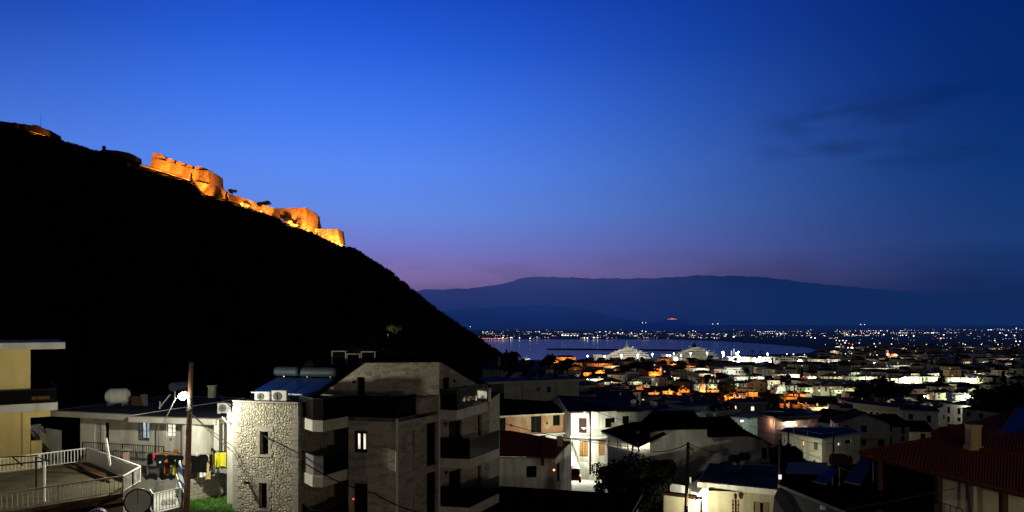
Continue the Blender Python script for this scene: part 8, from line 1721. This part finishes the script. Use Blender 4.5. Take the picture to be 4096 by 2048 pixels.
for u in (3131, 3143, 3165, 3175): mb.box(V3(XY(u, 1046), ZZ(1429, 1040)+.4), (1, 1, 2.4))
mb.build('chimney', 'white', AB)
for x0, (u0, u1, v0_, v1_, lab) in enumerate(((2640, 2690, 1440, 1447, 'low dim quay shed below the twin floodlights'), (3235, 3300, 1438, 1454, 'pale harbour house right of the glaring lamp'), (2345, 2372, 1444, 1452, 'small lit pale kiosk left of the yacht bow'), (2430, 2470, 1452, 1460, 'dim row house below the left yacht'))):
    d = 1130; simple_block('harbour_house', lab, 'house', XY(u0, d), XY(u1, d+2), 10, 1, ZZ(v0_, d), 'cream' if x0 != 2 else 'white', 'flatroof')
def mast(u, v, vb, d, power, label, head=1.5, col=WHITE, two=False, aim=None):
    base = V3(XY(u, d), 2.6); h_ = ZZ(v, d)-2.6; t = thing('light_mast', label, 'light mast', base, 'harbour light masts'); mb = MB(); mb.tube([base, base+Vector((0, 0, h_))], [.45, .3], 8); mb.build('pole', 'whitemetal', t)
    mb = MB(); mb.box(base+Vector((0, 0, h_+head*.5)), (head*2.2, head*.8, .3)); hd = mb.build('lamp_head', 'metal', t); mb = MB()
    for s in ((-1, 1) if two else (0,)): mb.ball(base+Vector((s*head*.8, -.2, h_-head*.1)), head*.62, 10, 6, .8)
    mb.build('bulb', 'lamp', hd); light('lamp_glow', base+Vector((0, -.3, h_-head*.75)), power, col, t, .8); return t
for a in ((2350, 1424, 1450, 1160, 40000, 'leftmost harbour light mast, left of the yacht bow', 2.0), (2419, 1425, 1448, 1165, 42000, 'light mast before the bow of the left yacht', 1.5), (2486, 1420, 1448, 1165, 55000, 'taller double light mast before the middle of the left yacht', 2.4), (2551, 1419, 1448, 1165, 50000, 'light mast before the stern decks of the left yacht', 1.8), (2610, 1417, 1446, 1165, 50000, 'light mast between the two yachts', 1.6),
          (2696, 1414, 1440, 1180, 13000, 'light mast before the bow of the right yacht', 1.3), (2763, 1413, 1440, 1180, 13000, 'light mast before the middle of the right yacht', 1.3), (2828, 1411, 1440, 1180, 13000, 'light mast before the stern of the right yacht', 1.3), (2724, 1420, 1440, 1190, 3000, 'short lamp between the masts of the right yacht', .9),
          (2891, 1409, 1440, 1150, 60000, 'tall double-headed mast at the left of the bright quay', 2.2), (2896, 1417, 1440, 1145, 20000, 'shorter lamp just right of the tall double-headed mast', 1.5), (2946, 1413, 1440, 1150, 60000, 'tall mast in the middle of the bright quay', 2.2), (2954, 1407, 1440, 1200, 20000, 'tallest thin mast behind the middle quay mast', 1.4), (2955, 1424, 1440, 1140, 40000, 'low bright lamp beside the middle quay mast', 1.7), (3070, 1415, 1440, 1080, 60000, 'single tall mast above the white harbour building', 2.0)): mast(*a)
for u, v, d, hd, pw, lab in ((2667, 1436, 1110, 4.6, 9000, 'left of the two dazzling low harbour floodlights'), (2703, 1436, 1110, 4.8, 9000, 'right of the two dazzling low harbour floodlights'), (2679, 1422, 1180, 1.4, 2000, 'small lamp above the twin harbour floodlights'), (2668, 1421, 1170, 1.8, 2000, 'lamp on a post above the left harbour floodlight'), (3199, 1447, 1030, 5.0, 14000, 'dazzling round floodlight at the right end of the apartment block'), (3082, 1452, 1070, 4.0, 30000, 'glaring floodlight in front of the white harbour building')):
    base = V3(XY(u, d), 2.4); h_ = max(3, ZZ(v, d)-2.4); t = thing('floodlight_mast', lab, 'floodlight', base, 'harbour floodlights'); mb = MB(); mb.tube([base, base+Vector((0, 0, h_))], .3, 8); mb.build('pole', 'metal', t); mb = MB(); mb.tube([base+Vector((0, -.6, h_)), base+Vector((0, -1.0, h_))], hd*.55, 18); mb.build('lamp_face', 'lamp', t); mb = MB(); mb.tube([base+Vector((0, 0, h_)), base+Vector((0, -.58, h_))], hd*.5, 12); mb.build('housing', 'metal', t); light('lamp_glow', base+Vector((0, -2.5, h_-.5)), pw, WHITE, t, 1.0)
for u, v in ((2962, 1449), (2990, 1450), (3020, 1449)):
    p = XY(u, 1105); street_lamp(V3(p, 2.75), 7, (0, 1), 50000, WHITE, f'{dict(((2962, "left"), (2990, "middle"), (3020, "right")))[u]} of the three low lamps flooding the white quay building', head=1.6)
# navigation buoy lights / small boats out in the bay
for u, v, lab in ((2936, 1402, 'white harbour beacon column out in the bay'), (2993, 1406, 'dim beacon column right in the bay'), (2926, 1410, 'small white lamp on the water left of the beacon')):
    d = (H-2)*F/(v+4-V0); p = Vector((XY(u, d).x, d, 0)); t = thing('beacon', lab, 'beacon', p); mb = MB(); mb.tube([p-Vector((0, 0, 1)), p+Vector((0, 0, 8 if 'dim' not in lab else 6))], [1.2, .8], 8); mb.build('column', 'whitemetal' if 'dim' in lab else EM('beacon_glow_'+str(u), (.9, .95, 1), .9), t)
# ================================================================ LIGHTS OF THE FAR SHORE AND PLAIN
rr = random.Random(99); dots = []
def dens(u):
    for (a, p), (b, q) in zip(((1900, .5), (2000, 1.0), (2150, 1.3), (2300, 1.0), (2500, 1.4), (2700, 1.2), (2900, 1.5), (3300, 1.3), (3600, 1.0), (3900, .7), (4096, .7)), ((2000, 1.0), (2150, 1.3), (2300, 1.0), (2500, 1.4), (2700, 1.2), (2900, 1.5), (3300, 1.3), (3600, 1.0), (3900, .7), (4096, .7), (4200, .6))):
        if u <= b: return lerp(p, q, (u-a)/(b-a))
    return .6
def rowv(u, k):
    return (1327, 1335, 1343, 1351)[k]-(max(0, u-3000)/1100*(9, 6, 2, -3)[k])
cl_ = []
while len(cl_) < 150:
    u = rr.uniform(1895, 4110)
    if rr.random()*1.6 < dens(u): cl_.append((u, rr.choice([0, 1, 1, 2, 2, 3]) if u < 3300 else rr.choice([0, 0, 1, 1, 2, 3]), rr.uniform(6, 46)))
for cu, k, wd in cl_:
    for _ in range(int(wd/6*rr.uniform(.8, 1.5))+1):
        u = cu+rr.gauss(0, wd*.5); v = rowv(u, k)+rr.gauss(0, 1.1)
        if u < 1900 or (u < 2800 and v > 1355): continue
        dots.append((u, v, min(2.4, .55*math.exp(rr.gauss(.1, .42))), rr.choice(['dotw', 'doty', 'doty', 'dotw', 'doto', 'doty', 'dotb', 'dotr' if rr.random() < .3 else 'doty'])))
for _ in range(170):
    u = rr.uniform(1900, 4100); v = rr.uniform(1318, 1356)-(max(0, u-3000)/1100*6)
    if u < 2800 and v > 1355: continue
    dots.append((u, v, rr.uniform(.4, .8), rr.choice(['doty', 'doty', 'dotw', 'doto'])))
for _ in range(60): dots.append((rr.uniform(3300, 4100), rr.uniform(1352, 1400), rr.uniform(.4, .9), rr.choice(['doty', 'doto', 'dotw'])))
for u, v, s, m_ in ((2250, 1341, 3.6, 'dotw'), (2262, 1341, 3.4, 'dotw'), (2272, 1342, 2.4, 'dotw'), (2285, 1342, 2.2, 'dotw'), (2298, 1342, 2.2, 'dotw'), (2310, 1343, 2.2, 'dotw'), (2338, 1351, 2.6, 'dotw'), (2350, 1352, 2.6, 'dotw'), (2375, 1350, 2.8, 'dotw'), (2390, 1350, 2.6, 'dotw'), (2472, 1331, 3.0, 'dotw'), (2490, 1331, 2.2, 'dotw'), (2525, 1330, 2.0, 'doto'), (2012, 1350, 2.4, 'dotw'), (2043, 1351, 2.6, 'dotw'), (2078, 1351, 2.4, 'dotw'), (2120, 1353, 2.2, 'dotw'), (2935, 1347, 3.4, 'dotw'), (2905, 1338, 2.4, 'dotw'), (3245, 1350, 2.8, 'dotw'), (3260, 1352, 2.6, 'dotw'), (3388, 1338, 2.4, 'dotw'), (3412, 1338, 2.6, 'dotw'), (3535, 1338, 3.0, 'dotw'), (3655, 1344, 3.0, 'dotw'), (3610, 1341, 2.4, 'dotw'), (3625, 1341, 2.2, 'dotw'), (3775, 1339, 2.6, 'dotw'), (4000, 1332, 2.4, 'dotw'), (4025, 1341, 3.0, 'dotw'), (4058, 1342, 2.8, 'dotw'), (4065, 1313, 2.4, 'dotb'),
                    (2570, 1291, 1.5, 'dotw'), (2583, 1291, 1.2, 'dotw'), (2744, 1308, 1.6, 'dotw'), (2750, 1312, 1.4, 'dotw'), (2760, 1318, 1.4, 'dotw'), (2772, 1323, 1.4, 'dotw'), (2782, 1326, 1.4, 'dotw'), (2851, 1296, 1.4, 'dotw'), (2871, 1295, 1.7, 'dotw'), (3443, 1298, 1.5, 'dotw'), (3458, 1298, 1.6, 'dotw'), (2569, 1324, 1.8, 'dotw'), (2583, 1326, 2, 'dotw'), (1881, 1307, 1.5, 'dotw'), (1907, 1314, 1.4, 'dotw'), (1914, 1317, 1.4, 'dotw'), (1948, 1310, 1.3, 'dotw'), (1932, 1328, 1.8, 'dotw'),
                    (3634, 1377, 2.4, 'doto'), (3706, 1378, 2.4, 'doto'), (3783, 1377, 2.4, 'doto'), (3852, 1375, 2.4, 'doto'), (3861, 1378, 2, 'dotw'), (3926, 1378, 2.4, 'dotw'), (3979, 1362, 2.2, 'dotw'), (3992, 1378, 2.8, 'doto'), (4074, 1379, 2.6, 'doto'), (4064, 1365, 2.6, 'dotw'), (4080, 1365, 2.6, 'dotw'), (3570, 1353, 1.7, 'dotw'), (3345, 1361, 2.4, 'doto'), (3358, 1363, 2.2, 'dotw'), (3372, 1362, 2.2, 'dotw'), (3385, 1363, 2.2, 'dotw'), (3380, 1371, 3, 'dotw'), (3396, 1374, 2.6, 'dotr'), (3410, 1379, 2.4, 'dotr'), (3425, 1382, 2.2, 'dotr'), (3437, 1372, 2, 'dotw'),
                    (3408, 1391, 5.2, 'dotw'), (3392, 1391, 2.6, 'dotw'), (3475, 1391, 4.2, 'dotw'), (3490, 1394, 2.8, 'dotw'), (3502, 1387, 2.6, 'dotw'), (3513, 1393, 2.2, 'dotw'), (3524, 1396, 2, 'dotw'), (3670, 1393, 2.6, 'dotw'), (3675, 1385, 2, 'doto'), (3783, 1396, 2.6, 'dotw'), (3800, 1393, 2.6, 'dotw'), (3860, 1392, 2, 'dotw'), (3520, 1372, 2, 'doto'), (3566, 1376, 2, 'dotw'), (3497, 1375, 2.2, 'dotw'),
                    (3148, 1416, 2.6, 'dotw'), (3174, 1417, 3, 'dotw'), (3218, 1419, 2, 'dotw'), (3382, 1415, 1.8, 'dotw'), (3400, 1408, 1.8, 'dotw'), (3406, 1414, 1.8, 'dotw'), (3418, 1413, 2, 'dotw'), (3508, 1420, 2, 'dotw'), (3480, 1420, 1.8, 'doto'), (3705, 1423, 3, 'dotw'), (3698, 1413, 2, 'dotw'), (3830, 1431, 2.2, 'dotw'), (3360, 1443, 2, 'doto'), (3396, 1443, 2, 'dotb'), (3418, 1445, 2.4, 'dotw')):
    dots.append((u, v, s*.72, m_))
for k in range(26): dots.append((1915+k*4.6+rr.uniform(-2, 2), 1354+rr.uniform(-1, 1.5), rr.uniform(.9, 1.5), rr.choice(['dotr', 'dotr', 'doto'])))
def dot_d(v):
    if v > 1308: return min(9000, (H-4)*F/(v-V0+1.5))
    return 7400
dots.sort(key=lambda q: -q[2]); mass = MB(); mm = ['dotw', 'doto', 'dotb', 'dotr', 'doty']; cn = {'dotw': 'white', 'doty': 'dim warm', 'doto': 'orange', 'dotb': 'cool white', 'dotr': 'red'}
OCTA = [Vector(q) for q in ((1, 0, 0), (-1, 0, 0), (0, 1, 0), (0, -1, 0), (0, 0, 1), (0, 0, -1))]; OF = [(0, 2, 4), (2, 1, 4), (1, 3, 4), (3, 0, 4), (2, 0, 5), (1, 2, 5), (3, 1, 5), (0, 3, 5)]
for i, (u, v, s, m_) in enumerate(dots):
    d = dot_d(v); p = PT(u, v, d); r = s*1.25/F*d
    if i < 150:
        mb = MB(); mb.add([p+Vector((q.x*r*1.25, q.y*r, q.z*r*.9)) for q in OCTA], OF); o = mb.build('distant_lamp', m_, None, p); tag(o, None, 'lamp', 'lights of the far shore and plain'); UNIQ.append((o, f'tiny {cn[m_]} lamp', p, 'far'))
    else:
        mass.mi = mm.index(m_); mass.add([p+Vector((q.x*r*1.25, q.y*r, q.z*r*.9)) for q in OCTA], OF)
tag(mass.build('far_shore_lights', mm), 'countless tiny lights strewn along the far shore and plain', 'lights', kind='stuff')

# ================================================================ LABELS that tell every town house, tree and lamp apart
LM = [('the church bell tower', 2808, 1550), ('the white hotel', 2930, 1490), ('the left yacht', 2490, 1430), ('the right yacht', 2770, 1420), ('the pale lamp-lit house', 3220, 1780), ('the pink terrace house', 3140, 1690), ('the school-like block', 3600, 1655), ('the long bright cream row', 3480, 1520), ('the fir before the stair house', 3765, 1525), ('the skylit gable house', 2860, 1640),
      ('the long yellow-lit wall', 3290, 1635), ('the distant pink church', 3555, 1412), ('the biggest right-hand tree', 4040, 1640), ('the flat-roofed house with solar heaters', 2170, 1540), ('the harbour apartment block', 3157, 1446), ('the red awning', 3221, 1518), ('the tile-roofed porch', 3650, 1790), ('the bright quay', 2980, 1440), ('the blue-roofed white house', 2420, 1620), ('the palms', 3478, 1545)]
LF = [('the red hilltop castle', 2692, 1278), ('the sailing boat', 2105, 1400), ('the left yacht', 2490, 1400), ('the right yacht', 2770, 1390), ('the harbour beacon', 2936, 1402), ('the distant pink church', 3555, 1412), ('the hill foot', 1960, 1380), ('the tallest quay mast', 2954, 1407), ('the apartment block', 3157, 1440), ('the right photo edge', 4096, 1350), ('the harbour mast above the white building', 3070, 1415)]
ORD = ['nearest', 'second', 'third', 'fourth', 'fifth', 'sixth', 'seventh', 'eighth', 'ninth', 'tenth', 'eleventh', 'twelfth', 'thirteenth', 'fourteenth', 'fifteenth', 'sixteenth']
# leave out what other things hide completely from the viewpoint
dg = bpy.context.evaluated_depsgraph_get(); dg.update(); eye = Vector((0, 0, H)); KEEP = []
def parts_of(o): return ([o] if o.type == 'MESH' else [])+[m for c in o.children for m in parts_of(c)]
def seen(o):
    for m in parts_of(o):
        vs = m.data.vertices; st_ = max(1, len(vs)//60)
        for i in range(0, len(vs), st_):
            w = m.matrix_world @ vs[i].co; u, v = scr(w)
            if not (0 < u < 4096 and 0 < v < 2048): continue
            w = w+(eye-w).normalized()*.15; dv = w-eye
            if not SC.ray_cast(dg, eye, dv.normalized(), distance=dv.length)[0]: return True
    return False
def drop(o):
    for c in list(o.children): drop(c)
    bpy.data.objects.remove(o)
gone = []
for it in UNIQ:
    if len(it) > 3 or it[0].name.startswith('street_lamp') or seen(it[0]): KEEP.append(it)
    else: gone.append(it[0])
for o in gone: drop(o)
UNIQ = KEEP
grp = {}
for it in UNIQ:
    o, desc, p = it[:3]; u, v = scr(p); lm = LF if len(it) > 3 else LM
    n_, lu, lv = min(lm, key=lambda q: (q[1]-u)**2+((q[2]-v)*2.2)**2); dx, dy = u-lu, (v-lv)*2.2
    dr = ('right of' if dx > 0 else 'left of') if abs(dx) > abs(dy) else ('nearer the viewer than' if dy > 0 else 'beyond')
    grp.setdefault((desc, dr, n_), []).append((math.hypot(dx, dy), o))
for (desc, dr, n_), lst in grp.items():
    lst.sort(key=lambda q: q[0])
    for i, (_, o) in enumerate(lst): o['label'] = f'{desc} {dr} {n_}' if len(lst) == 1 else f'{desc}, {ORD[min(i, 15)]}{" one" if i else ""} {dr} {n_}'
